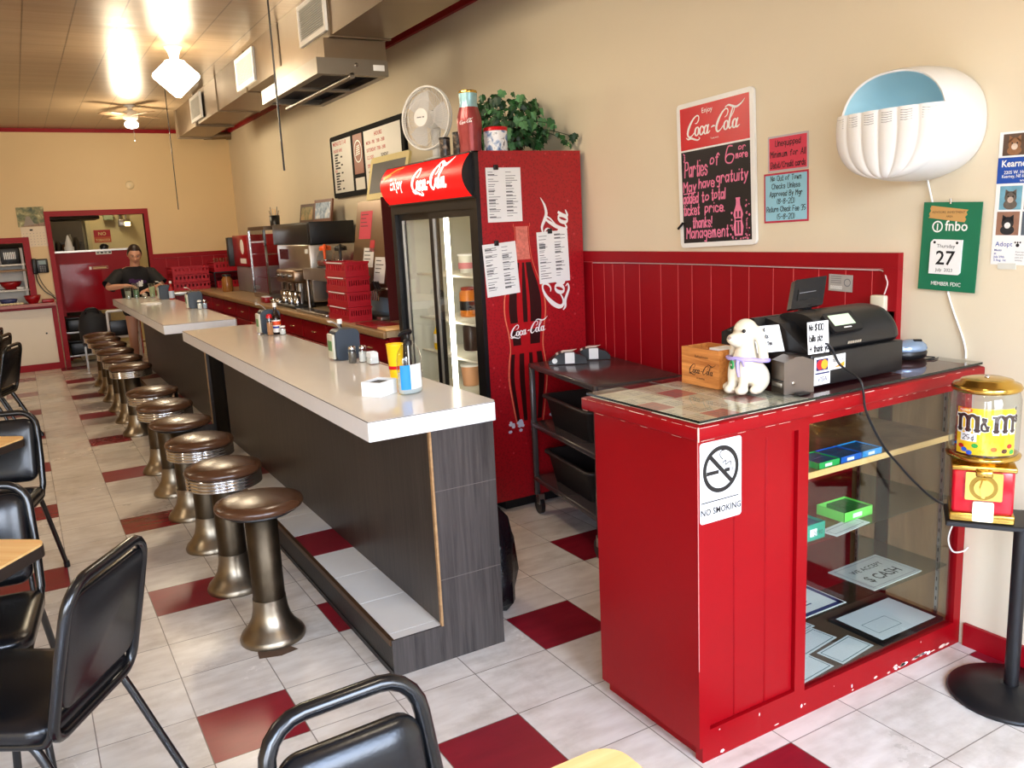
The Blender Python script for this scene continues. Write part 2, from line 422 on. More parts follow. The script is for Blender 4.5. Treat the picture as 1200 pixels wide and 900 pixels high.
def floor_material():
    m = bpy.data.materials.new('checker_vinyl_tile'); m.use_nodes = True
    nt = m.node_tree; nt.nodes.clear(); N = nt.nodes.new; L = nt.links.new
    out = N('ShaderNodeOutputMaterial'); b = N('ShaderNodeBsdfPrincipled'); L(b.outputs[0], out.inputs[0])
    tc = N('ShaderNodeTexCoord'); sp = N('ShaderNodeSeparateXYZ'); L(tc.outputs['Object'], sp.inputs[0])
    def M(op, a, bb=None, cc=None):
        n = N('ShaderNodeMath'); n.operation = op
        for i, q in enumerate((a, bb, cc)):
            if q is None: continue
            if isinstance(q, (int, float)): n.inputs[i].default_value = q
            else: L(q, n.inputs[i])
        return n.outputs[0]
    ux = M('DIVIDE', sp.outputs[0], T); uy = M('DIVIDE', sp.outputs[1], T)
    ix = M('FLOOR', ux); iy = M('FLOOR', uy)
    even = M('COMPARE', M('FLOORED_MODULO', ix, 2.), 0., .1)
    q4 = M('COMPARE', M('FLOORED_MODULO', M('ADD', ix, iy), 4.), 0., .1)
    red = M('MULTIPLY', even, q4)
    fx = M('FRACT', ux); fy = M('FRACT', uy)
    ex = M('MINIMUM', fx, M('SUBTRACT', 1., fx)); ey = M('MINIMUM', fy, M('SUBTRACT', 1., fy))
    seam = M('LESS_THAN', M('MINIMUM', ex, ey), .0065)
    cid = N('ShaderNodeCombineXYZ'); L(ix, cid.inputs[0]); L(iy, cid.inputs[1])
    wn = N('ShaderNodeTexWhiteNoise'); wn.noise_dimensions = '3D'; L(cid.outputs[0], wn.inputs['Vector'])
    # marbling, streaked in a direction that alternates tile by tile
    mp = N('ShaderNodeMapping'); L(tc.outputs['Object'], mp.inputs[0]); mp.inputs['Scale'].default_value = (5, 16, 1)
    off = N('ShaderNodeVectorMath'); off.operation = 'SCALE'; L(wn.outputs['Color'], off.inputs[0]); off.inputs['Scale'].default_value = 9.
    L(off.outputs[0], mp.inputs['Location'])
    n1 = N('ShaderNodeTexNoise'); n1.inputs['Scale'].default_value = 1.3; n1.inputs['Detail'].default_value = 6; L(mp.outputs[0], n1.inputs['Vector'])
    n2 = N('ShaderNodeTexNoise'); n2.inputs['Scale'].default_value = 2.2; n2.inputs['Detail'].default_value = 7; n2.inputs['Roughness'].default_value = .7; L(tc.outputs['Object'], n2.inputs['Vector'])
    cr = N('ShaderNodeValToRGB'); cr.color_ramp.elements[0].color = (*lin((208, 198, 186)), 1); cr.color_ramp.elements[1].color = (*lin((228, 221, 211)), 1)
    cr.color_ramp.elements[0].position = .3; cr.color_ramp.elements[1].position = .65; L(n1.outputs['Fac'], cr.inputs[0])
    cd = N('ShaderNodeValToRGB'); cd.color_ramp.elements[0].color = (*lin((170, 158, 140)), 1); cd.color_ramp.elements[1].color = (1, 1, 1, 1)
    cd.color_ramp.elements[0].position = .24; cd.color_ramp.elements[1].position = .5; L(n2.outputs['Fac'], cd.inputs[0])
    mul = N('ShaderNodeMix'); mul.data_type = 'RGBA'; mul.blend_type = 'MULTIPLY'; mul.inputs['Factor'].default_value = .55
    L(cr.outputs[0], mul.inputs['A']); L(cd.outputs[0], mul.inputs['B'])
    cred = N('ShaderNodeValToRGB'); cred.color_ramp.elements[0].color = (*lin((112, 18, 32)), 1); cred.color_ramp.elements[1].color = (*lin((150, 30, 44)), 1)
    L(n1.outputs['Fac'], cred.inputs[0])
    m1 = N('ShaderNodeMix'); m1.data_type = 'RGBA'; L(red, m1.inputs['Factor']); L(mul.outputs['Result'], m1.inputs['A']); L(cred.outputs[0], m1.inputs['B'])
    m2 = N('ShaderNodeMix'); m2.data_type = 'RGBA'; L(M('MULTIPLY', seam, .75), m2.inputs['Factor']); L(m1.outputs['Result'], m2.inputs['A']); m2.inputs['B'].default_value = (*lin((95, 82, 70)), 1)
    L(m2.outputs['Result'], b.inputs['Base Color'])
    rg = N('ShaderNodeMapRange'); L(n2.outputs['Fac'], rg.inputs['Value']); rg.inputs['To Min'].default_value = .08; rg.inputs['To Max'].default_value = .24
    rt = N('ShaderNodeMapRange'); L(wn.outputs['Value'], rt.inputs['Value']); rt.inputs['To Min'].default_value = .04; rt.inputs['To Max'].default_value = .20
    L(M('ADD', rg.outputs[0], rt.outputs[0]), b.inputs['Roughness'])
    bp = N('ShaderNodeBump'); bp.inputs['Strength'].default_value = .08; bp.inputs['Distance'].default_value = .004
    L(n1.outputs['Fac'], bp.inputs['Height']); L(bp.outputs[0], b.inputs['Normal'])
    return m

def ceiling_material():
    m = bpy.data.materials.new('glossy_ceiling_panels'); m.use_nodes = True
    nt = m.node_tree; nt.nodes.clear(); N = nt.nodes.new; L = nt.links.new
    out = N('ShaderNodeOutputMaterial'); b = N('ShaderNodeBsdfPrincipled'); L(b.outputs[0], out.inputs[0])
    tc = N('ShaderNodeTexCoord'); sp = N('ShaderNodeSeparateXYZ'); L(tc.outputs['Object'], sp.inputs[0])
    def M(op, a, bb=None):
        n = N('ShaderNodeMath'); n.operation = op
        for i, q in enumerate((a, bb)):
            if q is None: continue
            if isinstance(q, (int, float)): n.inputs[i].default_value = q
            else: L(q, n.inputs[i])
        return n.outputs[0]
    fx = M('FRACT', M('DIVIDE', M('ADD', sp.outputs[0], .071), .2905)); ex = M('MINIMUM', fx, M('SUBTRACT', 1., fx))
    fy = M('FRACT', M('DIVIDE', M('ADD', sp.outputs[1], .35), 1.2)); ey = M('MINIMUM', fy, M('SUBTRACT', 1., fy))
    seam = M('MAXIMUM', M('LESS_THAN', ex, .016), M('MULTIPLY', M('LESS_THAN', ey, .0032), .5))
    mp = N('ShaderNodeMapping'); L(tc.outputs['Object'], mp.inputs[0]); mp.inputs['Scale'].default_value = (.6, 5, 1)
    n1 = N('ShaderNodeTexNoise'); n1.inputs['Scale'].default_value = 1.4; n1.inputs['Detail'].default_value = 4; L(mp.outputs[0], n1.inputs['Vector'])
    cr = N('ShaderNodeValToRGB'); cr.color_ramp.elements[0].color = (*lin((138, 117, 92)), 1); cr.color_ramp.elements[1].color = (*lin((168, 145, 116)), 1)
    L(n1.outputs['Fac'], cr.inputs[0])
    mx = N('ShaderNodeMix'); mx.data_type = 'RGBA'; L(M('MULTIPLY', seam, .7), mx.inputs['Factor']); L(cr.outputs[0], mx.inputs['A']); mx.inputs['B'].default_value = (*lin((70, 55, 40)), 1)
    L(mx.outputs['Result'], b.inputs['Base Color'])
    b.inputs['Roughness'].default_value = .30; b.inputs['Specular IOR Level'].default_value = .45; b.inputs['Metallic'].default_value = .08
    bp = N('ShaderNodeBump'); bp.inputs['Strength'].default_value = .25; bp.inputs['Distance'].default_value = .02
    L(n1.outputs['Fac'], bp.inputs['Height']); L(bp.outputs[0], b.inputs['Normal'])
    return m
FLOORM = floor_material(); CEILM = ceiling_material()

# ------------------------------------------------------------------ room shell
XL, XR, YF, YB, ZC = -4.6, 2.5, -4.1, 10.1, 3.08
struct('floor', MB().box((XL-.2, YF-.2, -.1), (XR+.2, 13.2, 0), FLOORM))
struct('ceiling', MB().box((XL-.2, YF-.2, ZC), (XR+.2, 13.2, ZC+.1), CEILM))
struct('wall_right', MB().box((XR, YF-.2, 0), (XR+.15, 13.2, ZC), WALL))
struct('wall_left', MB().box((XL-.15, YF-.2, 0), (XL, 13.2, ZC), WALLB))
DX0, DX1, DZ = .13, 1.265, 1.975       # kitchen doorway
PX0, PX1, PZ0, PZ1 = -1.5, -.215, .885, 1.66   # serving window
w = MB(); y0, y1 = YB, YB+.13
w.box((XL, y0, 0), (PX0, y1, ZC), WALLB); w.box((PX0, y0, PZ1), (PX1, y1, ZC), WALLB)
w.box((PX1, y0, 0), (DX0, y1, ZC), WALLB); w.box((DX0, y0, DZ), (DX1, y1, ZC), WALLB); w.box((DX1, y0, 0), (XR, y1, ZC), WALLB)
w.box((PX0, y0+.02, 0), (PX1, y1, PZ0), WALLB)
struct('wall_back', w)
KW = mat('kitchen_wall_paint', (214, 200, 150), .55, var=.05)
struct('wall_kitchen', MB().box((XL, 12.7, 0), (XR, 12.85, ZC), KW))
# front wall with shop windows behind the camera
w = MB(); y0, y1 = YF-.15, YF
WIN = [(-4.3, -2.7), (-2.2, -.5), (.1, 1.9)]
w.box((XL, y0, 0), (XR, y1, .55), WALL); w.box((XL, y0, 2.75), (XR, y1, ZC), WALL)
for a, b in [(p, q) for p, q in zip([XL]+[v[1] for v in WIN], [v[0] for v in WIN]+[XR])]:
    w.box((a, y0, .55), (b, y1, 2.75), WALL)
struct('wall_front', w)
ALU = mat('window_frame_metal', (150, 148, 145), .4, .6)
for i, (a, b) in enumerate(WIN):
    f = MB()
    for (p, q, r, s_) in ((a, .55, a+.05, 2.75), (b-.05, .55, b, 2.75), (a, .55, b, .6), (a, 2.7, b, 2.75)):
        f.box((p, y0+.04, q), (r, y0+.10, s_), ALU)
    o = struct('window_%d' % (i+1), f)
    MB().box((a+.05, y0+.066, .6), (b-.05, y0+.072, 2.7), GLASS).build('pane', o)
# trims
struct('trim_1', MB().box((XL, YB-.03, ZC-.045), (XR-.0, YB, ZC), REDD))
struct('trim_2', MB().box((XR-.03, 2.2, ZC-.045), (XR, YB-.03, ZC), REDD))
f = MB()  # door frame
f.box((DX0-.06, YB-.03, 0), (DX0, YB+.13, DZ+.07), REDD); f.box((DX1, YB-.03, 0), (DX1+.055, YB+.13, DZ+.07), REDD)
f.box((DX0, YB-.03, DZ), (DX1, YB+.13, DZ+.07), REDD)
struct('trim_3', f)
f = MB()  # serving window frame
f.box((PX1-.0, YB-.03, PZ0), (PX1+.075, YB+.02, PZ1+.07), REDD); f.box((PX0-.07, YB-.03, PZ0), (PX0, YB+.02, PZ1+.07), REDD)
f.box((PX0, YB-.03, PZ1), (PX1, YB+.02, PZ1+.07), REDD)
struct('trim_4', f)
struct('baseboard_right', MB().box((XR-.015, YF, 0), (XR, -.86, .085), REDD))
struct('baseboard_back', MB().box((XL, YB-.015, 0), (PX0-.1, YB, .085), REDD))

def wainscot(name, F, L_, H, seams, endstile=0., m=REDD):
    mb = MB(); mb.rect(F, 0, 0, L_, H, m, 0, .012)
    mb.rect(F, 0, H-.055, L_, H, m, .012, .03)
    mb.rect(F, 0, H-.062, L_, H-.058, GROOVE, .0, .0135)
    if endstile: mb.rect(F, L_-endstile, 0, L_, H-.0551, m, .012, .03)
    for u in seams: mb.rect(F, u-.0014, 0, u+.0014, H-.06, GROOVE, .0, .0128)
    return struct(name, mb)
# main red panelling beside the till: runs from behind the cooler to y = -.56
seamy = [1.39, 1.28, 1.20, 1.10, .97, .80, .67, .57, .44, .31, .20, .06, -.05, -.18, -.31, -.43]
wainscot('wall_panel_right', Frame((XR, 1.50, 0), (0, -1, 0), (0, 0, 1)), 2.05, 1.425, [1.50-y for y in seamy], .06)
wainscot('wall_panel_rear', Frame((XR, YB, 0), (0, -1, 0), (0, 0, 1)), 8.6, 1.425, [i*.13 for i in range(1, 66)])
wainscot('wall_panel_back', Frame((DX1+.055, YB, 0), (1, 0, 0), (0, 0, 1)), XR-DX1-.055, 1.425, [.16*i for i in range(1, 8)])

# ------------------------------------------------------------------ camera
fpx, yaw, pit, roll, cx, cy, ch = CAMP
fw = Vector((math.sin(yaw)*math.cos(pit), math.cos(yaw)*math.cos(pit), math.sin(pit)))
r0 = Vector((math.cos(yaw), -math.sin(yaw), 0)); u0 = r0.cross(fw)
r2 = r0*math.cos(roll)+u0*math.sin(roll); u2 = -r0*math.sin(roll)+u0*math.cos(roll)
cam = bpy.data.cameras.new('camera'); cam.sensor_width = 36.; cam.lens = fpx/1200*36.; cam.clip_start = .05
co = bpy.data.objects.new('camera', cam); COL.objects.link(co)
co.matrix_world = Matrix(((r2.x, u2.x, -fw.x, cx), (r2.y, u2.y, -fw.y, cy), (r2.z, u2.z, -fw.z, ch), (0, 0, 0, 1)))
scene.camera = co

# ------------------------------------------------------------------ light
wd = bpy.data.worlds.new('sky'); scene.world = wd; wd.use_nodes = True
nt = wd.node_tree; nt.nodes.clear(); N = nt.nodes.new; L = nt.links.new
wo = N('ShaderNodeOutputWorld'); bg = N('ShaderNodeBackground'); L(bg.outputs[0], wo.inputs[0])
tc = N('ShaderNodeTexCoord'); sp = N('ShaderNodeSeparateXYZ'); L(tc.outputs['Generated'], sp.inputs[0])
cr = N('ShaderNodeValToRGB'); L(sp.outputs[2], cr.inputs[0])
e = cr.color_ramp.elements
e[0].position = 0.; e[0].color = (.26, .25, .24, 1)
e[1].position = .02; e[1].color = (.66, .69, .74, 1)
for p_, c_ in ((.16, (1.30, 1.40, 1.55, 1)), (.5, (1.2, 1.55, 2.2, 1))):
    q_ = cr.color_ramp.elements.new(p_); q_.color = c_
L(cr.outputs[0], bg.inputs['Color']); bg.inputs['Strength'].default_value = SKY
for i, (a, b) in enumerate(WIN):
    ld = bpy.data.lights.new('window_portal', 'AREA'); ld.shape = 'RECTANGLE'; ld.size = b-a; ld.size_y = 2.2
    ld.cycles.is_portal = True
    lo = bpy.data.objects.new('window_portal', ld); COL.objects.link(lo)
    lo.location = ((a+b)/2, YF+.02, 1.65); lo.rotation_euler = (PI/2, 0, 0)
scene.view_settings.view_transform = 'Standard'; scene.view_settings.look = 'None'; scene.view_settings.gamma = 1.
scene.view_settings.use_curve_mapping = False
scene.view_settings.exposure = EXPO
scene.cycles.max_bounces = 8; scene.cycles.diffuse_bounces = 5; scene.cycles.transparent_max_bounces = 24
scene.cycles.sample_clamp_indirect = 8.
scene.cycles.caustics_reflective = False; scene.cycles.caustics_refractive = False

# ================================================================== lunch counters
BLKRUB = mat('black_rubber_base', (34, 32, 31), .5, var=.3, scale=25, bump=.1, bscale=60)
GREYW = wood('grey_wood_laminate', (38, 33, 31), (72, 65, 61), 'Z', 24., 2.6, .42)
def counter(y0, y1, label, group, x0=.633, x1=1.135, chamfer=True):
    t = thing('lunch_counter', label, 'counter', (.95, (y0+y1)/2, 0), 0, group)
    top = MB(); F = Frame((0, 0, 0), (1, 0, 0), (0, 1, 0))
    c = .03 if chamfer else .008
    pts = [(x0, y0), (x1-c*.5, y0), (x1, y0+c), (x1, y1-.05), (x1-.05, y1), (x0, y1)]
    top.poly(F, pts, LAMIN, .900, .963); o = top.build('countertop', t)
    e = MB(); k = .0025
    for i in range(len(pts)):
        a = Vector(pts[i]); b = Vector(pts[(i+1) % len(pts)]); d = (b-a).normalized(); nn = Vector((d.y, -d.x))
        q = [a, b, b+nn*k, a+nn*k]
        e.poly(F, [tuple(p) for p in q], LEDGE, .893, .9605)
        e.poly(F, [tuple(p) for p in (a, b, b+nn*k*1.1, a+nn*k*1.1)], mat('dark_seam_line', (70, 66, 64), .6), .9606, .9624)
    e.build('edge_band', t)
    b = MB(); b.box((.866, y0+.03, .14), (1.12, y1-.1, .8999), WOODB); b.build('base_panel', t)
    b = MB(); b.box((.868, y0+.022, .0), (1.123, y0+.0299, .893), GREYW)
    for z in (.32, .66):
        b.box((.868, y0+.0212, z), (1.123, y0+.022, z+.002), mat('grey_seam', (98, 90, 84), .6))
    b.box((.6625, y0+.022, 0), (.868, y0+.0299, .143), GREYW); b.build('end_panel', t)
    s = MB(); s.box((.860, y0+.018, .143), (.868, y0+.034, .893), WOODT); s.build('corner_strip', t)
    l = MB(); l.box((.665, y0+.03, 0), (1.12, y1-.1, .136), BLKRUB); l.box((.660, y0+.03, .0), (.665, y1-.1, .02), BLKRUB)
    l.build('foot_ledge', t)
    l = MB()
    y = y0+.03; i = 0
    tw = mat('ledge_tile', (224, 220, 212), .3, var=.05, scale=10); tr = mat('ledge_tile_red', (135, 24, 40), .3, var=.08, scale=10)
    yy = 1.12-.305*4
    while yy < y1-.1:
        a, bb = max(yy, y0+.0301), min(yy+.302, y1-.1)
        if bb > a:
            idx = round((yy-1.12)/.305)
            l.box((.672, a, .136), (.866, bb, .143), tr if idx % 5 == 0 else tw)
        yy += .305
    l.build('ledge_tiles', t)
    s = MB(); s.box((.656, y0+.03, .122), (.672, y1-.1, .1445), mat('bronze_edging', (92, 66, 44), .4, .6, var=.3, scale=30)); s.build('ledge_edging', t)
    return t
counter(.125, 3.80, 'long white-topped lunch counter nearest the camera, grey wood end and tiled foot ledge', 'white-topped lunch counters')
counter(4.35, 8.25, 'second white-topped lunch counter, farther back toward the kitchen doorway', 'white-topped lunch counters', .587)

# matt black lidded box filling the gap between the two counters
t = thing('gap_box', 'matt black box filling the gap between the two lunch counters', 'bin', (1.0, 4.08, 0))
DARKB = mat('matt_black', (8, 8, 9), .8, var=.1, spec=.1)
b = MB(); b.rbox((.88, 3.84, 0), (1.12, 4.33, .80), DARKB, .02); b.build('body', t)
b = MB(); b.rbox((.872, 3.832, .80), (1.128, 4.338, .85), DARKB, .015); b.build('lid', t)
# bin bag behind the counter end
BAG = mat('black_bin_bag', (14, 14, 17), .25, var=.2, bump=.5, bscale=22)
b = MB(); c = Vector((1.235, .47, 0)); prof = [(.085, .002), (.115, .05), (.125, .15), (.115, .30), (.09, .40), (.05, .45), (.035, .47), (.05, .5)]
vs = []; n = 20; fs = []
for i, (r, z) in enumerate(prof):
    for j in range(n):
        a = 2*PI*j/n; q = r*(1+.10*math.sin(5*a+i*1.3)+.05*math.sin(9*a-i))
        vs.append(c+Vector((q*math.cos(a)*.9, q*math.sin(a)*1.2, z)))
for i in range(len(prof)-1):
    for j in range(n): fs.append((i*n+j, i*n+(j+1) % n, (i+1)*n+(j+1) % n, (i+1)*n+j))
fs.append(tuple(range(n))[::-1]); fs.append(tuple(range((len(prof)-1)*n, len(prof)*n)))
b.add(vs, fs, BAG, True)
solo('bin_bag', b, c, 'crumpled black bin bag on the floor behind the near counter end', 'bag')

# ================================================================== stools
def make_stool(kind, label, loc, seat=BROWNV):
    t = thing('counter_stool', label, 'stool', (0, 0, 0), 0, 'fixed stools along the lunch counters')
    b = MB(); b.lathe([(.128, 0), (.130, .012), (.122, .03), (.098, .055), (.078, .09), (.069, .13), (.066, .165), (.066, .175)], NICKEL, n=32); b.build('flared_base', t)
    b = MB(); b.lathe([(.0625, .17), (.0625, .535), (.05, .54), (.05, .548)], BRONZE, n=28); b.build('column', t)
    if kind == 'flat':
        b = MB(); b.lathe([(.05, .540), (.15, .547), (.166, .556), (.171, .567), (.166, .579), (.13, .590), (.06, .597), (1e-4, .599)], seat, n=40); b.build('seat', t)
        b = MB(); b.lathe([(.06, .528), (.13, .533), (.15, .5445), (.05, .546)], BLACKM, n=32); b.build('seat_plate', t)
    else:
        b = MB(); prof = [(.05, .497), (.150, .500)]
        for i in range(4):
            z = .502+i*.0145; prof += [(.160, z), (.1655, z+.004), (.1655, z+.0095), (.160, z+.0125)]
        prof += [(.158, .560)]
        b.lathe(prof, CHROME, n=44); b.build('chrome_rim', t)
        b = MB(); b.lathe([(.158, .559), (.1675, .564), (.170, .574), (.163, .588), (.12, .603), (.06, .610), (1e-4, .612)], seat, n=44); b.build('seat', t)
    t.location = loc
    return t
st_flat = make_stool('flat', 'flat brown stool nearest the camera, with a chipped floor tile at its foot', (.376, .735, 0))
st_ring = make_stool('ring', 'chrome-rimmed brown stool, second in the row from the camera', (.362, 1.33, 0))
dup(st_ring, (.369, 1.94, 0), .4, 'chrome-rimmed brown stool, third in the row, just in front of a flat one')
dup(st_flat, (.372, 2.54, 0), .9, 'flat brown stool standing fourth in the row between two chrome-rimmed ones')
dup(st_ring, (.366, 3.10, 0), 1.7, 'chrome-rimmed brown stool, fifth in the row, just behind the second flat one')
dup(st_ring, (.374, 3.71, 0), 2.1, 'chrome-rimmed brown stool at the far end of the near counter, sixth in the row')
for i, (y, w_) in enumerate(((5.10, 'nearest'), (5.72, 'second nearest'), (6.34, 'third nearest'), (6.96, 'third farthest'), (7.55, 'second farthest'), (8.12, 'farthest'))):
    dup(st_ring, (.385, y, 0), i*.7, 'chrome-rimmed stool at the far counter, the %s of that group' % w_)
# broken tile patch at the first stool
b = MB(); F = Frame((.30, .60, .0005), (1, 0, 0), (0, 1, 0))
b.poly(F, [(-.02, -.02), (.06, -.045), (.13, -.03), (.10, .03), (.03, .06), (-.01, .05)], mat('bare_subfloor', (88, 66, 48), .8, var=.4, scale=30), 0, .0008)
tag(b.build('floor_patch'), 'brown bare patch of chipped floor tile at the nearest stool base', 'floor patch')

# ================================================================== red display cabinet
t = thing('display_cabinet', 'red painted display cabinet with glass front and boarded end, carrying the cash register', 'cabinet', (1.85, -.6, 0))
CX0, CX1, CY0, CY1 = 1.222, 2.496, -.84, -.36
b = MB()
b.box((CX0+.012, CY0+.03, .05), (CX0+.03, CY1, 1.0), RED)          # left end
b.box((CX0+.0, CY0+.0, .05), (CX0+.012, CY1, 1.0), RED)
b.box((CX0+.03, CY0+.035, .05), (1.60, CY1, .07), RED)
b.box((CX0+.03, CY0+.03, 0), (CX1, CY1, .05), RED)                 # plinth
b.build('carcass', t)
b = MB()                                                            # face frame round the boards
b.box((CX0+.0121, CY0, .0), (CX0+.042, CY0+.03, 1.0), RED); b.box((1.622, CY0, .0), (1.668, CY0+.03, 1.0), RED)
b.box((CX0+.042, CY0, .0), (1.622, CY0+.03, .10), RED); b.box((CX0+.042, CY0, .955), (1.622, CY0+.03, 1.0), RED)
b.build('face_frame', t)
b = MB(); xs = [CX0+.042, 1.372, 1.500, 1.622]
for a, c in zip(xs[:-1], xs[1:]): b.rbox((a+.0008, CY0+.012, .10), (c-.0008, CY0+.03, .955), RED, .003, 1, smooth=False)
b.box((xs[0], CY0+.018, .10), (xs[-1], CY0+.031, .955), mat('dark_red_gap', (110, 8, 18), .5))
b.build('board_panel', t)
b = MB()                                                            # frame of the glazed opening
b.box((2.455, CY0, .0), (CX1, CY0+.03, 1.0), RED); b.box((1.668, CY0, .0), (2.455, CY0+.03, .088), RED)
b.box((1.668, CY0, .965), (2.455, CY0+.03, 1.0), RED); b.build('glazing_frame', t)
b = MB(); b.box((1.668, CY0+.012, .088), (2.455, CY0+.016, .965), GLASSD); b.build('front_glass', t)
b = MB(); b.box((1.60, CY1-.02, .088), (CX1, CY1, 1.0), REDD); b.build('back_panel', t)
b = MB(); b.box((2.470, CY0+.03, .088), (CX1, CY1-.02, 1.0), WOODP); b.build('side_panel', t)
b = MB(); b.box((1.63, CY0+.035, .088), (1.645, CY1-.02, 1.0), REDD); b.build('divider_panel', t)
b = MB(); b.box((1.645, CY0+.03, .07), (2.470, CY1-.02, .088), mat('dark_shelf_board', (92, 70, 52), .5, var=.2)); b.build('bottom_shelf', t)
b = MB(); b.box((1.646, CY0+.045, .772), (2.469, CY1-.02, .792), WOODP); b.box((1.646, CY0+.04, .772), (2.469, CY0+.045, .792), WOODL); b.build('wooden_shelf', t)
GSH = thin_glass('shelf_glass', (222, 230, 227), .02, .03, .8)
for z in (.552, .292):
    MB().box((1.646, CY0+.045, z), (2.469, CY1-.02, z+.006), GSH).build('glass_shelf', t)
for x, y in ((2.462, CY0+.07), (2.462, CY1-.06)):
    b = MB(); b.box((x, y, .09), (2.4699, y+.012, .96), STEEL)
    for i in range(22): b.box((x-.0006, y+.004, .11+i*.038), (x, y+.008, .124+i*.038), BLACKM)
    b.build('shelf_standard', t)
s = MB(); s.rbox((1.188, -.880, 1.000), (2.499, -.335, 1.040), RED, .006, 2)
c = s                                                                # worn bare edges
F = Frame((1.1875, -.335, 1.0), (0, -1, 0), (0, 0, 1)); F2 = Frame((1.188, -.8805, 1.0), (1, 0, 0), (0, 0, 1))
for fr, ln in ((F, .54), (F2, 1.3)):
    u = .005
    while u < ln-.02:
        l_ = rnd.uniform(.01, .07); v0 = .0375+rnd.uniform(-.0008, .0008); c.rect(fr, u, v0, min(u+l_, ln), v0+rnd.uniform(.0006, .002), CHIP, .0004); u += l_+rnd.uniform(.004, .05 if u < .7 else .25)
    u = .01
    while u < ln-.02:
        l_ = rnd.uniform(.01, .05); c.rect(fr, u, .0005, min(u+l_, ln), .0014, CHIP, .0004); u += l_+rnd.uniform(.01, .12)
c.box((1.1868, -.8814, 1.0), (1.1905, -.878, 1.04), CHIP)
c.box((1.2212, -.8408, .30), (1.2235, -.8395, 1.0), mat('worn_edge', (205, 120, 115), .6, var=.3, scale=50))
F3 = Frame((1.222, CY0-.0005, 0), (1, 0, 0), (0, 0, 1))
for i in range(30):
    u = rnd.uniform(.05, 1.2); 
    if i > 10: u = rnd.gauss(.98, .12)
    if u > 1.25: continue
    v = rnd.uniform(.006, .02) if i > 6 else rnd.uniform(.02, .09)
    wv = rnd.uniform(.006, .05)*(1 if v < .02 else .2); hv = rnd.uniform(.003, .010)
    c.poly(F3, [(u, v), (u+wv*.5, v-hv*.4), (u+wv, v+hv*.2), (u+wv*.7, v+hv), (u+wv*.2, v+hv*.8)], CHIP if i % 3 else PAPER, .0002)
c.build('countertop', t)
b = MB(); b.box((1.215, -.862, 1.0402), (2.499, -.35, 1.0412), mat('dark_red_underlay', (92, 18, 26), .6, var=.2)); b.build('underlay', t)
b = MB(); b.add([(1.205, -.868, 1.0535), (2.499, -.868, 1.0535), (2.499, -.345, 1.0535), (1.205, -.345, 1.0535)], [(0, 1, 2, 3)], thin_glass('counter_glass', (244, 248, 246), .015, .05, 1.))
GE = mat('dark_glass_edge', (16, 30, 26), .15, var=.05)
b.box((1.2045, -.8685, 1.0465), (2.499, -.868, 1.0534), GE); b.box((1.2045, -.868, 1.0465), (1.205, -.345, 1.0534), GE); b.build('glass_top', t)
# faded cards under the glass
CARD = [mat('faded_card', (222, 216, 190), .6, var=.12, scale=18), mat('cream_card', (236, 230, 212), .6, var=.1, scale=18), mat('pink_card', (196, 120, 116), .6, var=.15, scale=18)]
F = Frame((1.205, -.868, 1.0413), (1, 0, 0), (0, 1, 0))
k = 0
for i in range(5):
    for j in range(5):
        if i == 4 and j > 2: continue
        a = .006+i*.092+rnd.uniform(-.002, .002); bb = .008+j*.101+rnd.uniform(-.002, .002)
        cm = CARD[2 if (i*2+j) % 5 == 2 else (i+j) % 2]
        b = MB(); b.rect(F, a, bb, a+.0895, bb+.0985, cm, 0, .0015)
        for q in range(5): b.rect(F, a+.008, bb+.012+q*.014, a+.008+rnd.uniform(.03, .065), bb+.016+q*.014, INKG, .0016)
        o = b.build('business_card', None, F.p(a, bb)); pos = ('front', 'second', 'middle', 'fourth', 'rear')[j]
        tag(o, 'faded card under the counter glass, %s row, column %s from the left end' % (pos, ('one', 'two', 'three', 'four', 'five')[i]), 'card', 'cards under the cabinet glass')
# NO SMOKING sign
F = Frame((1.228, CY0-.001, .745), (1, 0, 0), (0, 0, 1))
t = thing('no_smoking_sign', 'white sign with crossed-out cigarette stuck on the red cabinet', 'sign', (1.307, CY0, .745))
b = MB(); b.rrect(F, 0, 0, .158, .235, .010, mat('white_vinyl_sign', (212, 214, 215), .45, var=.02), 0, .0008); b.build('plate', t)
b = MB(); h = .0011
b.ring(F, .079, .150, .055, .068, BLACK, h, 48)
b.poly(F, [(.033, .188), (.042, .197), (.125, .112), (.116, .103)], BLACK, h+.0001)
b.rect(F, .025, .138, .071, .149, BLACK, h); b.rect(F, .093, .138, .113, .149, BLACK, h); b.rect(F, .116, .138, .1195, .149, INKG, h); b.rect(F, .122, .138, .1255, .149, INKG, h)
b.stroke(F, [(.085, .178), (.075, .190), (.080, .202), (.092, .203)], .003, BLACK, h, 4)
b.stroke(F, [(.085, .166), (.097, .172), (.096, .160), (.115, .166), (.118, .153)], .003, BLACK, h, 4)
b.rect(F, .004, .0600, .146, .0630, BLACK, h+.0006)
b.text(F, 'NO SMOKING', .079, .024, .0265, BLACK, h+.0006, 'CENTER', .92, .018); b.build('symbol_and_lettering', t)

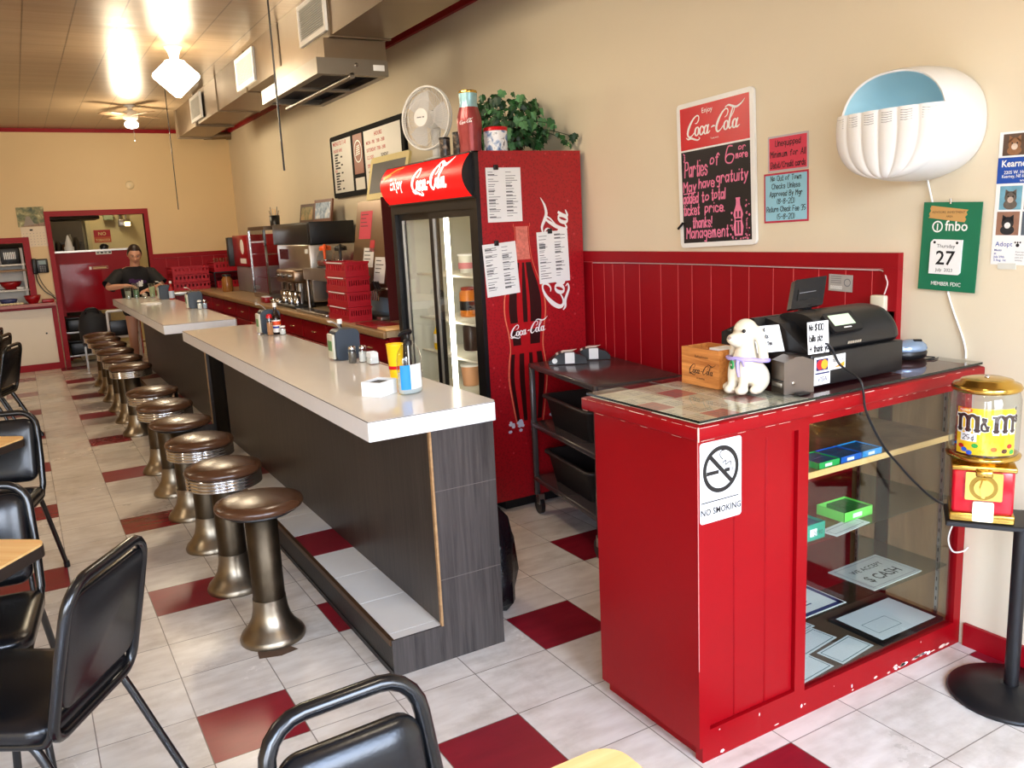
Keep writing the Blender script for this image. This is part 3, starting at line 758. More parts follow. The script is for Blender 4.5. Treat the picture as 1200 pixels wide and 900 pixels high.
# ------------------------------------------------ things inside the cabinet
def flat(name, label, cat, cx_, cy_, z, wx, wy, rot, m, deco=None, th=.0012, group=None):
    F = Frame((cx_, cy_, z+.0005), (math.cos(rot), math.sin(rot), 0), (-math.sin(rot), math.cos(rot), 0))
    b = MB(); b.rect(F, -wx/2, -wy/2, wx/2, wy/2, m, 0, th)
    if deco: deco(b, F, wx, wy, th+.0003)
    return solo(name, b, (cx_, cy_, z), label, cat, group)
def gumbox(name, x, y, z, w_, d, h_, m, mtop, label, grp=None, rot=0., open_=.0):
    t = thing(name, label, 'box', (x, y, z), rot, grp)
    b = MB(); b.box((-w_/2, -d/2, .0005), (w_/2, d/2, .0025), m)
    for a in ((-w_/2, -d/2, -w_/2+.002, d/2), (w_/2-.002, -d/2, w_/2, d/2), (-w_/2, -d/2, w_/2, -d/2+.002), (-w_/2, d/2-.002, w_/2, d/2)):
        b.box((a[0], a[1], .001), (a[2], a[3], h_), m)
    for q in b.v: pass
    o = b.build('tray', None); o.parent = t
    b = MB(); cols = 7; k0 = int(cols*open_)
    for i in range(k0, cols):
        for j in range(2):
            x0 = -w_/2+.004+(w_-.008)*i/cols
            b.box((x0+.0008, -d/2+.004+j*(d-.008)/2, .003), (x0+(w_-.008)/cols-.0008, -d/2+.002+(j+1)*(d-.008)/2, h_*.86), mtop)
    o = b.build('packets', None); o.parent = t
    b = MB(); F = Frame((-w_/2, -d/2-.0003, 0), (1, 0, 0), (0, 0, 1)); b.rect(F, w_*.3, h_*.25, w_*.62, h_*.7, WHITE, .0); o = b.build('printed_panel', None); o.parent = t
    return t
GRN = mat('green_card_box', (30, 165, 80), .45, var=.06); TEAL = mat('teal_card_box', (20, 150, 125), .45, var=.06); LBL = mat('light_blue_card', (45, 150, 220), .45, var=.06); LIME = mat('lime_card_box', (120, 225, 90), .45, var=.06)
DKP = mat('dark_packet', (50, 90, 120), .4, var=.4, scale=40); DGP = mat('dark_green_packet', (60, 130, 60), .4, var=.4, scale=40)
gumbox('gum_box', 1.815, -.745, .792, .10, .105, .022, GRN, DKP, 'green gum box on the wooden shelf, left of two blue ones', 'gum boxes on the wooden shelf')
gumbox('gum_box', 1.920, -.745, .792, .105, .105, .022, BLUE, DKP, 'darker blue gum box on the wooden shelf, between green and pale blue', 'gum boxes on the wooden shelf')
gumbox('gum_box', 2.023, -.745, .792, .10, .105, .022, LBL, DKP, 'pale blue gum box at the right of the wooden shelf row', 'gum boxes on the wooden shelf')
gumbox('gum_box', 2.03, -.690, .558, .145, .115, .034, LIME, DGP, 'lime green half-empty gum box on the upper glass shelf', None, .0, .35)
t = gumbox('candy_box', 1.760, -.730, .558, .10, .12, .055, TEAL, DKP, 'teal box with white lettering at the left of upper glass shelf')
b = MB(); F = Frame((-.04, -.0605, 0), (1, 0, 0), (0, 0, 1)); b.text(F, '2/.90', .035, .015, .022, BLACK, .0004); o = b.build('price_lettering'); o.parent = t
def d_cert(b, F, w_, h_, h):
    for q in (.012, .02): pass
    e = .014
    for a in ((-w_/2+e, -h_/2+e, w_/2-e, -h_/2+e+.002), (-w_/2+e, h_/2-e-.002, w_/2-e, h_/2-e), (-w_/2+e, -h_/2+e, -w_/2+e+.002, h_/2-e), (w_/2-e-.002, -h_/2+e, w_/2-e, h_/2-e)):
        b.rect(F, *a, INKG, h)
flat('paper_form', 'white bordered form beside the lime box on the upper glass shelf', 'paper', 1.930, -.772, .558, .19, .065, .10, PAPER, d_cert)
def d_cash(b, F, w_, h_, h):
    d_cert(b, F, w_, h_, h)
    b.text(F, 'WE ACCEPT', 0, h_*.12, .034, INK, h+.0001, 'CENTER', .9, .01); b.text(F, '$ CASH', 0, -h_*.28, .062, INK, h+.0001, 'CENTER', .85, .015)
SIGNC = mat('grey_card_sign', (205, 205, 198), .6, var=.06)
flat('cash_sign', 'grey cash sign lying on the lower glass shelf', 'sign', 2.205, -.690, .298, .27, .19, .02, SIGNC, d_cash, .003)
def d_blue(b, F, w_, h_, h):
    bl = mat('dark_blue_border', (48, 58, 110), .5)
    e = .005; k = .022
    for a in ((-w_/2+e, -h_/2+e, w_/2-e, -h_/2+k), (-w_/2+e, h_/2-k, w_/2-e, h_/2-e), (-w_/2+e, -h_/2+e, -w_/2+k, h_/2-e), (w_/2-k, -h_/2+e, w_/2-e, h_/2-e)): b.rect(F, *a, bl, h)
    for i in range(5): b.rect(F, -w_*.3, .03-i*.018, w_*.1, .036-i*.018, bl, h)
flat('printed_notice', 'blue-bordered notice at the left end of the lower glass shelf', 'paper', 1.800, -.690, .298, .25, .20, .0, PAPER, d_blue)
t = thing('framed_certificate', 'certificate in a flat black frame on the cabinet floor', 'frame', (2.275, -.69, .088))
b = MB(); b.box((2.105, -.808, .0885), (2.445, -.575, .100), BLACK); b.build('frame', t)
b = MB(); b.box((2.123, -.790, .1003), (2.427, -.593, .1010), PAPER)
F = Frame((2.265, -.69, .1012), (1, 0, 0), (0, 1, 0)); tg = mat('dark_teal_line', (30, 95, 95), .6)
for a in ((-.11, -.062, .02, -.060), (-.11, .010, .02, .012), (-.11, -.062, -.108, .012), (.018, -.062, .02, .012)): b.rect(F, *a, tg, 0)
b.build('certificate', t)
def d_green(b, F, w_, h_, h):
    e = .008
    for a in ((-w_/2+e, -h_/2+e, w_/2-e, -h_/2+e+.003), (-w_/2+e, h_/2-e-.003, w_/2-e, h_/2-e), (-w_/2+e, -h_/2+e, -w_/2+e+.003, h_/2-e), (w_/2-e-.003, -h_/2+e, w_/2-e, h_/2-e)): b.rect(F, *a, tg, h)
for i, (x, y, r_, lb) in enumerate(((1.765, -.755, .10, 'nearest the glass at the left'), (1.985, -.745, .12, 'nearest the glass at the right'), (1.745, -.665, .06, 'at the left edge, behind the front one'), (1.925, -.640, .14, 'second row, at the right'), (1.750, -.56, .1, 'farthest back on the left'), (1.93, -.535, .08, 'farthest back on the right'))):
    flat('gift_certificate', 'green-bordered slip on the cabinet floor, %s' % lb, 'paper', x, y, .088+.0011*i, .19, .10, r_, PAPER, d_green, .0006, 'green-bordered slips on the cabinet floor')

# ================================================================== drinks cooler
FX0, FX1, FY0, FY1, FZ = 1.80, 2.47, 1.45, 2.62, 1.98
def cooler_red():
    m = bpy.data.materials.new('droplet_red_wrap'); m.use_nodes = True
    nt = m.node_tree; b = nt.nodes['Principled BSDF']; N = nt.nodes.new; L = nt.links.new
    tc = N('ShaderNodeTexCoord')
    v = N('ShaderNodeTexVoronoi'); v.inputs['Scale'].default_value = 75; L(tc.outputs['Object'], v.inputs['Vector'])
    v2 = N('ShaderNodeTexVoronoi'); v2.inputs['Scale'].default_value = 16; L(tc.outputs['Object'], v2.inputs['Vector'])
    r1 = N('ShaderNodeMapRange'); L(v.outputs['Distance'], r1.inputs['Value']); r1.inputs['From Max'].default_value = .55
    cr = N('ShaderNodeValToRGB'); L(r1.outputs[0], cr.inputs[0])
    cr.color_ramp.elements[0].color = (*lin((120, 7, 18)), 1); cr.color_ramp.elements[1].color = (*lin((168, 12, 25)), 1)
    r2_ = N('ShaderNodeMapRange'); L(v2.outputs['Distance'], r2_.inputs['Value']); r2_.inputs['From Min'].default_value = .05; r2_.inputs['From Max'].default_value = .13; r2_.inputs['To Min'].default_value = .45; r2_.inputs['To Max'].default_value = 0.
    mx = N('ShaderNodeMix'); mx.data_type = 'RGBA'; L(r2_.outputs[0], mx.inputs['Factor']); L(cr.outputs[0], mx.inputs['A']); mx.inputs['B'].default_value = (*lin((228, 90, 98)), 1)
    L(mx.outputs['Result'], b.inputs['Base Color']); b.inputs['Roughness'].default_value = .38
    return m
CRED = cooler_red()
CIN = mat('cooler_liner', (214, 214, 200), .5, var=.04)
t = thing('drinks_cooler', 'tall red two-door drinks cooler with lit header and bottle picture on its side', 'fridge', (2.14, 2.03, 0))
b = MB()
b.box((FX0+.025, FY0, .06), (FX1, FY0+.03, FZ), CRED); b.build('side_panel', t)
b = MB(); b.box((FX0+.05, FY1-.03, .06), (FX1, FY1, FZ), BLACKM); b.box((FX1-.02, FY0+.03, .06), (FX1, FY1-.03, FZ), BLACKM)
b.box((FX0+.05, FY0+.03, FZ-.03), (FX1-.02, FY1-.03, FZ), BLACKM); b.box((FX0+.05, FY0+.03, .06), (FX1-.02, FY1-.03, .12), BLACKM); b.build('cabinet_shell', t)
b = MB(); b.box((FX0+.08, FY0+.03, .36), (FX1-.02, FY0+.045, 1.73), CIN); b.box((FX0+.08, FY1-.045, .36), (FX1-.02, FY1-.03, 1.73), CIN)
b.box((FX1-.04, FY0+.045, .36), (FX1-.02, FY1-.045, 1.73), CIN); b.box((FX0+.08, FY0+.03, 1.73), (FX1-.02, FY1-.03, 1.75), CIN); b.box((FX0+.08, FY0+.03, .34), (FX1-.02, FY1-.03, .36), CIN)
for i in range(30):
    z = .45+i*.04
    b.box((FX1-.0405, 2.05, z), (FX1-.04, 2.055, z+.02), INKG)
b.build('liner', t)
b = MB()   # black front frame
b.box((FX0, FY0, .06), (FX0+.025, FY0+.03, FZ), BLACK); b.box((FX0, FY0+.03, .06), (FX0+.05, FY0+.055, FZ), BLACK); b.box((FX0, FY1-.055, .06), (FX0+.05, FY1, FZ), BLACK)
b.box((FX0, FY0+.055, 1.69), (FX0+.05, FY1-.055, 1.76), BLACK); b.box((FX0, FY0+.055, .30), (FX0+.05, FY1-.055, .38), BLACK); b.box((FX0+.02, FY0+.055, .06), (FX0+.05, FY1-.055, .30), BLACKM)
b.box((FX0, FY0+.03, 1.90), (FX0+.05, FY1, FZ), BLACK)
b.build('front_frame', t)
b = MB()
for i in range(8): b.box((FX0+.012, FY0+.08, .09+i*.026), (FX0+.02, FY1-.08, .103+i*.026), BLACK)
b.build('grille', t)
b = MB(); b.box((FX0+.1, FY0+.03, 0), (FX1-.05, FY1-.03, .06), BLACKM); b.build('base', t)
ym = (FY0+FY1)/2
for (a, c, xo) in ((FY0+.055, ym+.03, .006), (ym-.03, FY1-.055, .026)):
    d = MB(); x0 = FX0+xo; f_ = .042
    d.box((x0, a, .38), (x0+.018, a+f_, 1.69), BLACK); d.box((x0, c-f_, .38), (x0+.018, c, 1.69), BLACK)
    d.box((x0, a+f_, 1.65), (x0+.018, c-f_, 1.69), BLACK); d.box((x0, a+f_, .38), (x0+.018, c-f_, .42), BLACK)
    o = d.build('door', t)
    MB().box((x0+.008, a+f_, .42), (x0+.011, c-f_, 1.65), GLASS).build('glass', o)
    g = MB(); g.box((x0+.001, c-f_-.006, .42), (x0+.017, c-f_, 1.65), STEEL); g.build('handle_strip', o)
# vertical lit tube just inside the right-hand door
TUBEL = mat('lit_cooler_tube', (255, 250, 235), .4, var=0., emit=(255, 246, 222), estr=CTUBE)
b = MB(); b.tube([(FX0+.10, 2.03, .40), (FX0+.10, 2.03, 1.68)], .016, TUBEL, 10); b.build('light_tube', t)
SHW = mat('white_wire_shelf', (232, 228, 210), .4, var=.03)
for z in (.58, .80, 1.02, 1.30):
    for (a, c) in ((FY0+.05, FY1-.05),):
        b = MB(); b.box((FX0+.13, a, z), (FX0+.145, c, z+.012), SHW); b.box((FX1-.06, a, z), (FX1-.05, c, z+.012), SHW)
        for i in range(37):
            y = a+.004+(c-a-.012)*i/36; b.box((FX0+.145, y, z+.004), (FX1-.06, y+.004, z+.009), SHW)
        b.build('wire_shelf', t)
# lit header
def backlit(name, rgb, s, r=.35):
    return mat(name, rgb, r, var=.08, scale=6, emit=rgb, estr=s)
HRED = backlit('backlit_red_acrylic', (222, 16, 16), .8); HWH = backlit('backlit_white_acrylic', (255, 250, 235), 1.1); HOR = backlit('backlit_orange_acrylic', (250, 150, 60), .7)
hy0, hy1, hz0, hz1 = FY0+.03, FY1-.005, 1.752, 1.972
def hp(u, v, o=0.):   # u along -y from the far end (0..1.2), v up
    s_ = (v/(hz1-hz0))*2-1
    return Vector((FX0-.055*(1-s_*s_)-.008-o, hy1-u, hz0+v))
class HF:             # bent drawing frame on the header face
    def p(s, a, b, h=0.): return hp(a, b, h)
hf = HF(); b = MB(); nU, nV = 16, 12; Lh = hy1-hy0
b.add([hp(Lh*i/nU, (hz1-hz0)*j/nV) for j in range(nV+1) for i in range(nU+1)], [(j*(nU+1)+i, j*(nU+1)+i+1, (j+1)*(nU+1)+i+1, (j+1)*(nU+1)+i) for j in range(nV) for i in range(nU)], HRED, True)
hd = b.build('header_sign', t)
b = MB()
for yy, sg in ((hy0, 1), (hy1, -1)):
    pts = [hp(Lh if yy == hy0 else 0, (hz1-hz0)*j/nV) for j in range(nV+1)]
    vs = pts+[Vector((FX0, yy, p.z)) for p in pts]
    b.add(vs, [(j, j+1, nV+2+j, nV+1+j) if sg > 0 else (j, nV+1+j, nV+2+j, j+1) for j in range(nV)], BLACK)
b.box((FX0-.014, FY0+.0, 1.744), (FX0, FY1, 1.752), BLACK); b.box((FX0-.014, FY0, 1.972), (FX0+.03, FY1, FZ), BLACK); b.build('end_caps', hd)
b = MB(); script(b, hf, .46, .062, .50, HWH, .0015, bold=1.5); b.build('script_lettering', hd)
b = MB(); b.text(hf, 'Enjoy', .15, .085, .095, HWH, .0015, 'LEFT', .95, .02)
b.poly(hf, [(.03, .17), (.10, .185), (.2, .21), (.30, .216), (.24, .19), (.12, .165), (.05, .15)], HOR, .0012); b.build('small_lettering', hd)
# side picture: contour bottle, script, ice
F = Frame((0, FY0-.0008, 0), (1, 0, 0), (0, 0, 1))
bt = MB()
prof = [(.47, .082), (.52, .092), (.62, .108), (.74, .124), (.84, .118), (.92, .106), (1.0, .112), (1.10, .131), (1.18, .130), (1.26, .112), (1.34, .078), (1.42, .054), (1.50, .046), (1.57, .044), (1.585, .052), (1.605, .050)]
cxb = 2.068
sm = catmull([(z, r) for z, r in prof], None, 5)
LINE = mat('pale_red_outline', (232, 120, 90), .4, var=.4, scale=90)
BRED = mat('bottle_red', (176, 18, 26), .35, var=.25, scale=50)
def band(u0, u1, z0, z1, m, h):
    pts = [(z, r) for z, r in sm if z0 <= z <= z1]
    if len(pts) < 2: return
    vs = []
    for z, r in pts: vs += [F.p(cxb+r*u0, z, h), F.p(cxb+r*u1, z, h)]
    bt.add(vs, [(2*i, 2*i+1, 2*i+3, 2*i+2) for i in range(len(pts)-1)], m)
band(-1, 1, .47, 1.60, BRED, 0.)
band(-1.03, -.97, .47, 1.60, LINE, .0002); band(.97, 1.03, .47, 1.60, LINE, .0002)
NECK = mat('pale_neck', (222, 120, 105), .3, var=.5, scale=70)
band(-.85, .85, 1.40, 1.585, NECK, .0003)
for a, c in ((-.78, -.40), (-.12, .10), (.25, .80)): band(a, c, 1.05, 1.395, DKBROWN, .0003)
for a, c in ((-.82, -.34), (.22, .82)): band(a, c, .925, 1.02, DKBROWN, .0003)
for a, c in ((-.92, -.72), (-.45, -.18), (.10, .30), (.55, .86)): band(a, c, .50, .90, DKBROWN, .0003)
b = MB(); script(b, F, 1.955, .985, .25, SCRW, .0012, rot=-.02+.10, bold=1.15)
script(b, F, 2.315, 1.085, .60, SCRW, .0010, rot=PI/2-.10, bold=1.2); b.build('script_lettering', t)
b = bt; ICE = mat('pale_ice', (205, 205, 222), .3, var=.25, scale=50)
for i in range(34):
    u = 1.93+rnd.random()*.09 if i < 18 else 2.16+rnd.random()*.12; z = .445+rnd.random()*.07; r = rnd.uniform(.008, .018); a0 = rnd.random()*3
    b.poly(F, [(u+r*math.cos(a0+q*PI/2.5), z+r*.8*math.sin(a0+q*PI/2.5)) for q in range(5)], ICE, .0010+.00004*i)
bt.build('bottle_picture', t)

# things inside the cooler
def product(name, x, y, z, prof, m, label, cap=None, lab=None):
    tt = thing(name, label, name.replace('_', ' '), (x, y, z+.0125), 0, 'food and drink inside the cooler')
    b = MB(); b.lathe(prof, m, (x, y, z+.0125), 18); b.build('container', tt)
    r, h = prof[-1]
    if cap: b = MB(); b.lathe([(r*1.06, h*.96), (r*1.06, h*1.06), (r*.7, h*1.08)], cap, (x, y, z+.0125), 16); b.build('lid', tt)
    if lab: b = MB(); rm = max(q[0] for q in prof); b.lathe([(rm*1.01, h*.25), (rm*1.01, h*.58)], lab, (x, y, z+.0125), 18, cap=False); b.build('label', tt)
JAR = [(.050, .0006), (.056, .01), (.056, .15), (.042, .17), (.042, .175)]; BOT = [(.036, .0006), (.040, .01), (.040, .11), (.018, .160), (.018, .180)]; TUBB = [(.05, .0006), (.06, .11)]
product('food_jar', 2.12, 2.23, 1.02, JAR, mat('orange_jar', (222, 128, 40), .3), 'orange jar with red lid on the cooler shelf below the top one', RED, BLACK)
product('food_tub', 2.10, 2.17, 1.30, TUBB, CIN, 'white food tub on the top cooler shelf', WHITE, mat('pink_label', (205, 120, 130), .5))
product('food_jar', 2.14, 2.25, .80, JAR, mat('dark_preserve', (56, 40, 34), .3), 'dark jar with black lid on the lower middle cooler shelf', BLACK)
product('food_tub', 2.10, 2.22, .58, [(.05, .0006), (.06, .13)], mat('peach_tub', (214, 160, 120), .4), 'peach food tub on the bottom cooler shelf', WHITE)
product('food_tub', 2.30, 2.42, 1.02, TUBB, mat('pale_tub', (215, 205, 180), .4), 'pale food tub at the back of the cooler shelf', WHITE)
product('juice_bottle', 2.01, 2.455, .80, BOT, YELLOW, 'yellow juice bottle behind the left glass door of the cooler', WHITE, WHITE)

# papers clipped to the cooler side
def menu_paper(x0, z0, x1, z1, rot, label, clipx):
    F = Frame((x0, FY0-.0026, z0), (math.cos(rot), 0, math.sin(rot)), (-math.sin(rot), 0, math.cos(rot)))
    w_, h_ = x1-x0, z1-z0
    t = thing('menu_sheet', label, 'paper', (x0, FY0-.0026, z0), 0, 'menu sheets clipped to the cooler')
    b = MB(); b.rect(F, 0, 0, w_, h_, PAPER, 0, .0006); b.build('sheet', t)
    b = MB()
    for col in range(2):
        v = h_-.025
        while v > .02:
            a = .012+col*w_*.5; l_ = rnd.uniform(.3, .85)*(w_*.42)
            b.rect(F, a, v, a+l_, v+.003, INK if rnd.random() < .2 else INKG, .0009)
            if rnd.random() < .25: b.rect(F, a, v+.004, a+.04, v+.008, INK, .0009)
            v -= rnd.uniform(.008, .02)
    b.build('print', t)
    b = MB(); b.rbox(F.p(clipx-.013, h_-.012, .0006), F.p(clipx+.013, h_+.014, .012), BLACK, .002); b.build('clip', t)
menu_paper(1.862, 1.610, 2.075, 1.893, 0., 'upper menu sheet clipped to the cooler side, above the bottle picture', .06)
menu_paper(1.835, 1.215, 2.040, 1.495, .06, 'left menu sheet clipped to the cooler side, left of the bottle neck', .085)
menu_paper(2.168, 1.262, 2.372, 1.545, .03, 'right menu sheet clipped to the cooler side, over the upright script', .085)

# ================================================================== utility cart
M_ = Matrix.Translation((2.165, .895, 0)) @ Matrix.Rotation(-.155, 4, 'Z')
t = thing('utility_cart', 'brown plastic utility cart with two lower shelves, parked beside the cooler', 'cart', (2.165, .895, 0))
W2, L2 = .235, .395
def bld(mb, n): return mb.build(n, t)
b = MB(); b.rbox((-W2, -L2, .825), (W2, L2, .855), CARTM, .008, 2, M_); bld(b, 'top_shelf')
for z in (.500, .195):
    b = MB(); b.rbox((-W2, -L2, z), (W2, L2, z+.03), CARTM, .008, 2, M_); bld(b, 'lower_shelf')
for sx in (-1, 1):
    for sy in (-1, 1):
        b = MB(); b.rbox((sx*(W2-.014)-.014, sy*(L2-.014)-.014, .115), (sx*(W2-.014)+.014, sy*(L2-.014)+.014, .854), CARTM, .004, 1, M_); o = bld(b, 'post')
        k = MB(); k.tube([M_ @ Vector((sx*(W2-.03)-.011, sy*(L2-.03)+.02, .05)), M_ @ Vector((sx*(W2-.03)+.011, sy*(L2-.03)+.02, .05))], .05, BLACK, 18)
        k.box((sx*(W2-.03)-.017, sy*(L2-.03)-.01, .06), (sx*(W2-.03)+.017, sy*(L2-.03)+.03, .118), STEEL, M_); k.build('caster', o)
b = MB(); hz = .836
b.tube([M_ @ Vector(p) for p in ((-W2+.02, -L2+.03, hz), (-W2+.02, -L2-.045, hz+.006), (W2-.02, -L2-.045, hz+.006), (W2-.02, -L2+.03, hz))], .012, CARTM, 8)
bld(b, 'push_handle')
def bus_tub(z, off, label):
    m = MB(); M2 = M_ @ Matrix.Translation((off[0], off[1], z+.001))
    tt = thing('bus_tub', label, 'tub', (2.165, .895, z), 0, 'dark bus tubs on the cart')
    wx, wy, hh = .185, .26, .165
    def loop(a, c, zz, r): return [Vector((p[0], p[1], zz)) for p in rr(-a, -c, a, c, r)]
    L_ = [loop(wx-.03, wy-.03, 0, .03), loop(wx, wy, hh-.012, .04), loop(wx+.016, wy+.016, hh-.012, .04), loop(wx+.016, wy+.016, hh, .04), loop(wx-.006, wy-.006, hh, .04), loop(wx-.034, wy-.034, .006, .03)]
    n = len(L_[0]); vs = [p for l in L_ for p in l]; fs = [tuple(range(n))[::-1], tuple(range(5*n, 6*n))]
    for i in range(5):
        for j in range(n): fs.append((i*n+j, i*n+(j+1) % n, (i+1)*n+(j+1) % n, (i+1)*n+j))
    m.add(vs, fs, TUB, True, M2)
    for sy in (-1, 1): m.rbox((-.06, sy*(wy+.012)-.012, hh-.03), (.06, sy*(wy+.012)+.012, hh-.010), TUB, .004, 1, M2)
    o = m.build('tub', tt)
bus_tub(.53, (-.01, .03), 'dark brown bus tub on the middle shelf of the cart')
bus_tub(.225, (-.01, .03), 'dark brown bus tub on the bottom shelf of the cart')
def reader(x, y, rot, label):
    t = thing('card_reader', label, 'card reader', (x, y, .856), rot, 'card readers on the cart')
    b = MB(); F = Frame((-.04, 0, 0), (0, 1, 0), (0, 0, 1))
    b.poly(F, [(-.10, .001), (.10, .001), (.10, .02), (.04, .062), (-.02, .062), (-.075, .045), (-.10, .02)], BLACK, 0., .08)
    o = b.build('body'); o.parent = t
    b = MB(); b.tube([(-.0445, .07, .022), (-.040, .07, .022)], .014, WHITE, 14); o = b.build('paper_roll'); o.parent = t
    b = MB(); b.add([(-.036, .06, .052), (.036, .06, .052), (.036, .02, .066), (-.036, .02, .066), (.036, -.02, .067), (-.036, -.02, .067), (.036, -.055, .070), (-.036, -.05, .080)], [(0, 1, 2, 3), (3, 2, 4, 5), (5, 4, 6, 7)], PAPER)
    b.add([(-.0415, .015, .063), (-.0415, -.035, .064), (-.0455, -.035, .006), (-.0455, .015, .006)], [(0, 1, 2, 3)], PAPER); o = b.build('receipt'); o.parent = t
reader(2.135, 1.150, 1.05, 'black card reader with white receipt on the cart, nearer the cooler')
reader(2.310, 1.175, 1.0, 'black card reader with white receipt on the cart, nearer the red wall')

# ================================================================== on the display cabinet
ZG = 1.0538
# wooden crate box
t = thing('wooden_box', 'small wooden box with black script lettering on the red cabinet', 'box', (1.60, -.545, ZG))
b = MB(); x0, x1, ya, yb, z0, z1 = 1.532, 1.650, -.600, -.430, ZG+.0005, ZG+.122; k = .009
b.box((x0, ya, z0), (x0+k, yb, z1), WOODC); b.box((x1-k, ya, z0), (x1, yb, z1), WOODC); b.box((x0+k, ya, z0), (x1-k, ya+k, z1), WOODC); b.box((x0+k, yb-k, z0), (x1-k, yb, z1), WOODC); b.box((x0+k, ya+k, z0), (x1-k, yb-k, z0+.006), WOODC)
b.build('box_body', t)
F = Frame((x0-.0006, yb, z0), (0, -1, 0), (0, 0, 1)); b = MB(); script(b, F, .030, .040, .122, INK, 0, bold=.9); b.text(F, 'Refreshment', .062, .092, .012, INK, 0); b.text(F, 'in bottles', .07, .022, .010, INK, 0); b.build('script_lettering', t)
b = MB(); b.box((1.555, -.585, z1-.012), (1.635, -.52, z1-.010), PAPER); b.box((1.56, -.585, z1-.010), (1.63, -.53, z1+.002), PAPER); b.build('slips', t)
# spaniel figurine by metaballs
def metamesh(elems, res=.006):
    mbd = bpy.data.metaballs.new('m'); mbd.resolution = res; mbd.render_resolution = res; mbd.threshold = .6
    for typ, c, s_, rot in elems:
        e = mbd.elements.new(); e.type = 'ELLIPSOID'; e.co = c; e.radius = 1.0; e.size_x, e.size_y, e.size_z = s_
        e.radius = 1.; e.stiffness = 2.
        if rot:
            from mathutils import Euler
            e.rotation = Euler(rot).to_quaternion()
    ob = bpy.data.objects.new('m', mbd); COL.objects.link(ob)
    dg = bpy.context.evaluated_depsgraph_get(); dg.update()
    me = bpy.data.meshes.new_from_object(ob.evaluated_get(dg))
    vs = [v.co.copy() for v in me.vertices]; fs = [tuple(p.vertices) for p in me.polygons]
    bpy.data.objects.remove(ob); bpy.data.metaballs.remove(mbd); bpy.data.meshes.remove(me)
    return vs, fs
CER = mat('cream_ceramic', (222, 212, 190), .22, var=.06, scale=20, coat=.3)
def E_(c, s_, rot=None): return ('E', c, s_, rot)
S = 10.  # sculpted ten times larger, then scaled down
els = [E_((-.10, 0, .62), (.52, .48, .60)), E_((.10, 0, .95), (.40, .40, .48)),   # body, chest
       E_((.02, 0, 1.30), (.30, .32, .34)),                                        # neck
       E_((.04, 0, 1.86), (.43, .42, .44)),                                        # skull
       E_((.46, 0, 1.70), (.34, .22, .20)), E_((.70, 0, 1.68), (.17, .18, .16)), E_((.46, 0, 1.56), (.25, .2, .16)),   # muzzle
       E_((-.10, .44, 1.62), (.20, .12, .40), (.12, 0, 0)), E_((-.10, -.44, 1.62), (.20, .12, .40), (-.12, 0, 0)), E_((-.10, .53, 1.26), (.22, .13, .28)), E_((-.10, -.53, 1.26), (.22, .13, .28)), E_((-.02, .55, 1.06), (.10, .10, .14)), E_((-.02, -.55, 1.06), (.10, .10, .14)), E_((-.2, .55, 1.06), (.10, .10, .14)), E_((-.2, -.55, 1.06), (.10, .10, .14)),  # ears
       E_((.42, .20, .50), (.17, .17, .55)), E_((.42, -.20, .50), (.17, .17, .55)), E_((.54, .20, .12), (.24, .19, .16)), E_((.54, -.20, .12), (.24, .19, .16)),   # front legs, paws
       E_((-.18, .40, .40), (.38, .26, .44)), E_((-.18, -.40, .40), (.38, .26, .44)), E_((.18, .50, .13), (.32, .17, .16)), E_((.18, -.50, .13), (.32, .17, .16)),  # haunches
       E_((-.56, .10, .16), (.26, .2, .16))]
vs, fs = metamesh([(a, Vector(c)*1., tuple(q*1.5 for q in s_), r) for a, c, s_, r in els], .075)
t = thing('dog_figurine', 'cream ceramic spaniel figurine with lilac ribbon on the red cabinet', 'figurine', (1.570, -.680, ZG))
M2 = Matrix.Translation((1.570, -.680, ZG)) @ Matrix.Rotation(math.radians(188), 4, 'Z')
zmin = min(v.z for v in vs); zmax = max(v.z for v in vs); k = .228/(zmax-zmin)
b = MB(); b.add([(v.x*k, v.y*k, max((v.z-zmin)*k, .0008)) for v in vs], fs, CER, True, M2)
b.build('body', t)
def dz(p): return Vector((p[0]*k, p[1]*k, (p[2]-zmin)*k))
DK = mat('black_glaze', (25, 22, 20), .15)
xs_ = [v for v in vs]
def surf(dirx, y, z, tol=.12):
    c = [v.x for v in xs_ if abs(v.y-y) < tol and abs(v.z-z) < tol]
    return max(c) if c else 0
b = MB()
for sy in (-1, 1): b.ball(dz((surf(1, sy*.24, 1.92)-.02, sy*.25, 1.92)), .0062, DK, 10, 8, M2)
b.build('eyes', t)
nx = max(v.x for v in vs if v.z > 1.4); b = MB(); b.ball(dz((nx-.03, 0, 1.74)), (.006, .007, .005), mat('pale_nose', (150, 130, 120), .3), 10, 8, M2); b.build('nose', t)
LIL = mat('lilac_ribbon', (176, 160, 222), .5, var=.08)
ring = []
for i in range(24):
    a = 2*PI*i/24; d = Vector((math.cos(a), math.sin(a)))
    best = max((v.x*d.x+v.y*d.y for v in vs if abs(v.z-.98) < .08 and (Vector((v.x, v.y)).normalized().dot(d) > .96)), default=.4)
    ring.append(dz((d.x*(best+.01), d.y*(best+.01), 1.0+.07*math.cos(a))))
b = MB(); b.tube(ring, .0065, LIL, 8, closed=True, M=M2)
b.tube([dz((.50, .12, 1.12)), dz((.58, .10, .95)), dz((.62, .14, .72)), dz((.64, .2, .55))], [.005, .006, .005, .004], LIL, 6, M=M2)
b.tube([dz((.48, .16, 1.1)), dz((.52, .28, .98)), dz((.52, .32, .85))], [.005, .006, .004], LIL, 6, M=M2); b.build('ribbon', t)
b = MB(); Fq = Frame(M2 @ dz((.74, .02, .92)), (M2.to_3x3() @ Vector((.5, .8, 0))), (0, 0, 1)); Fq2 = Fq
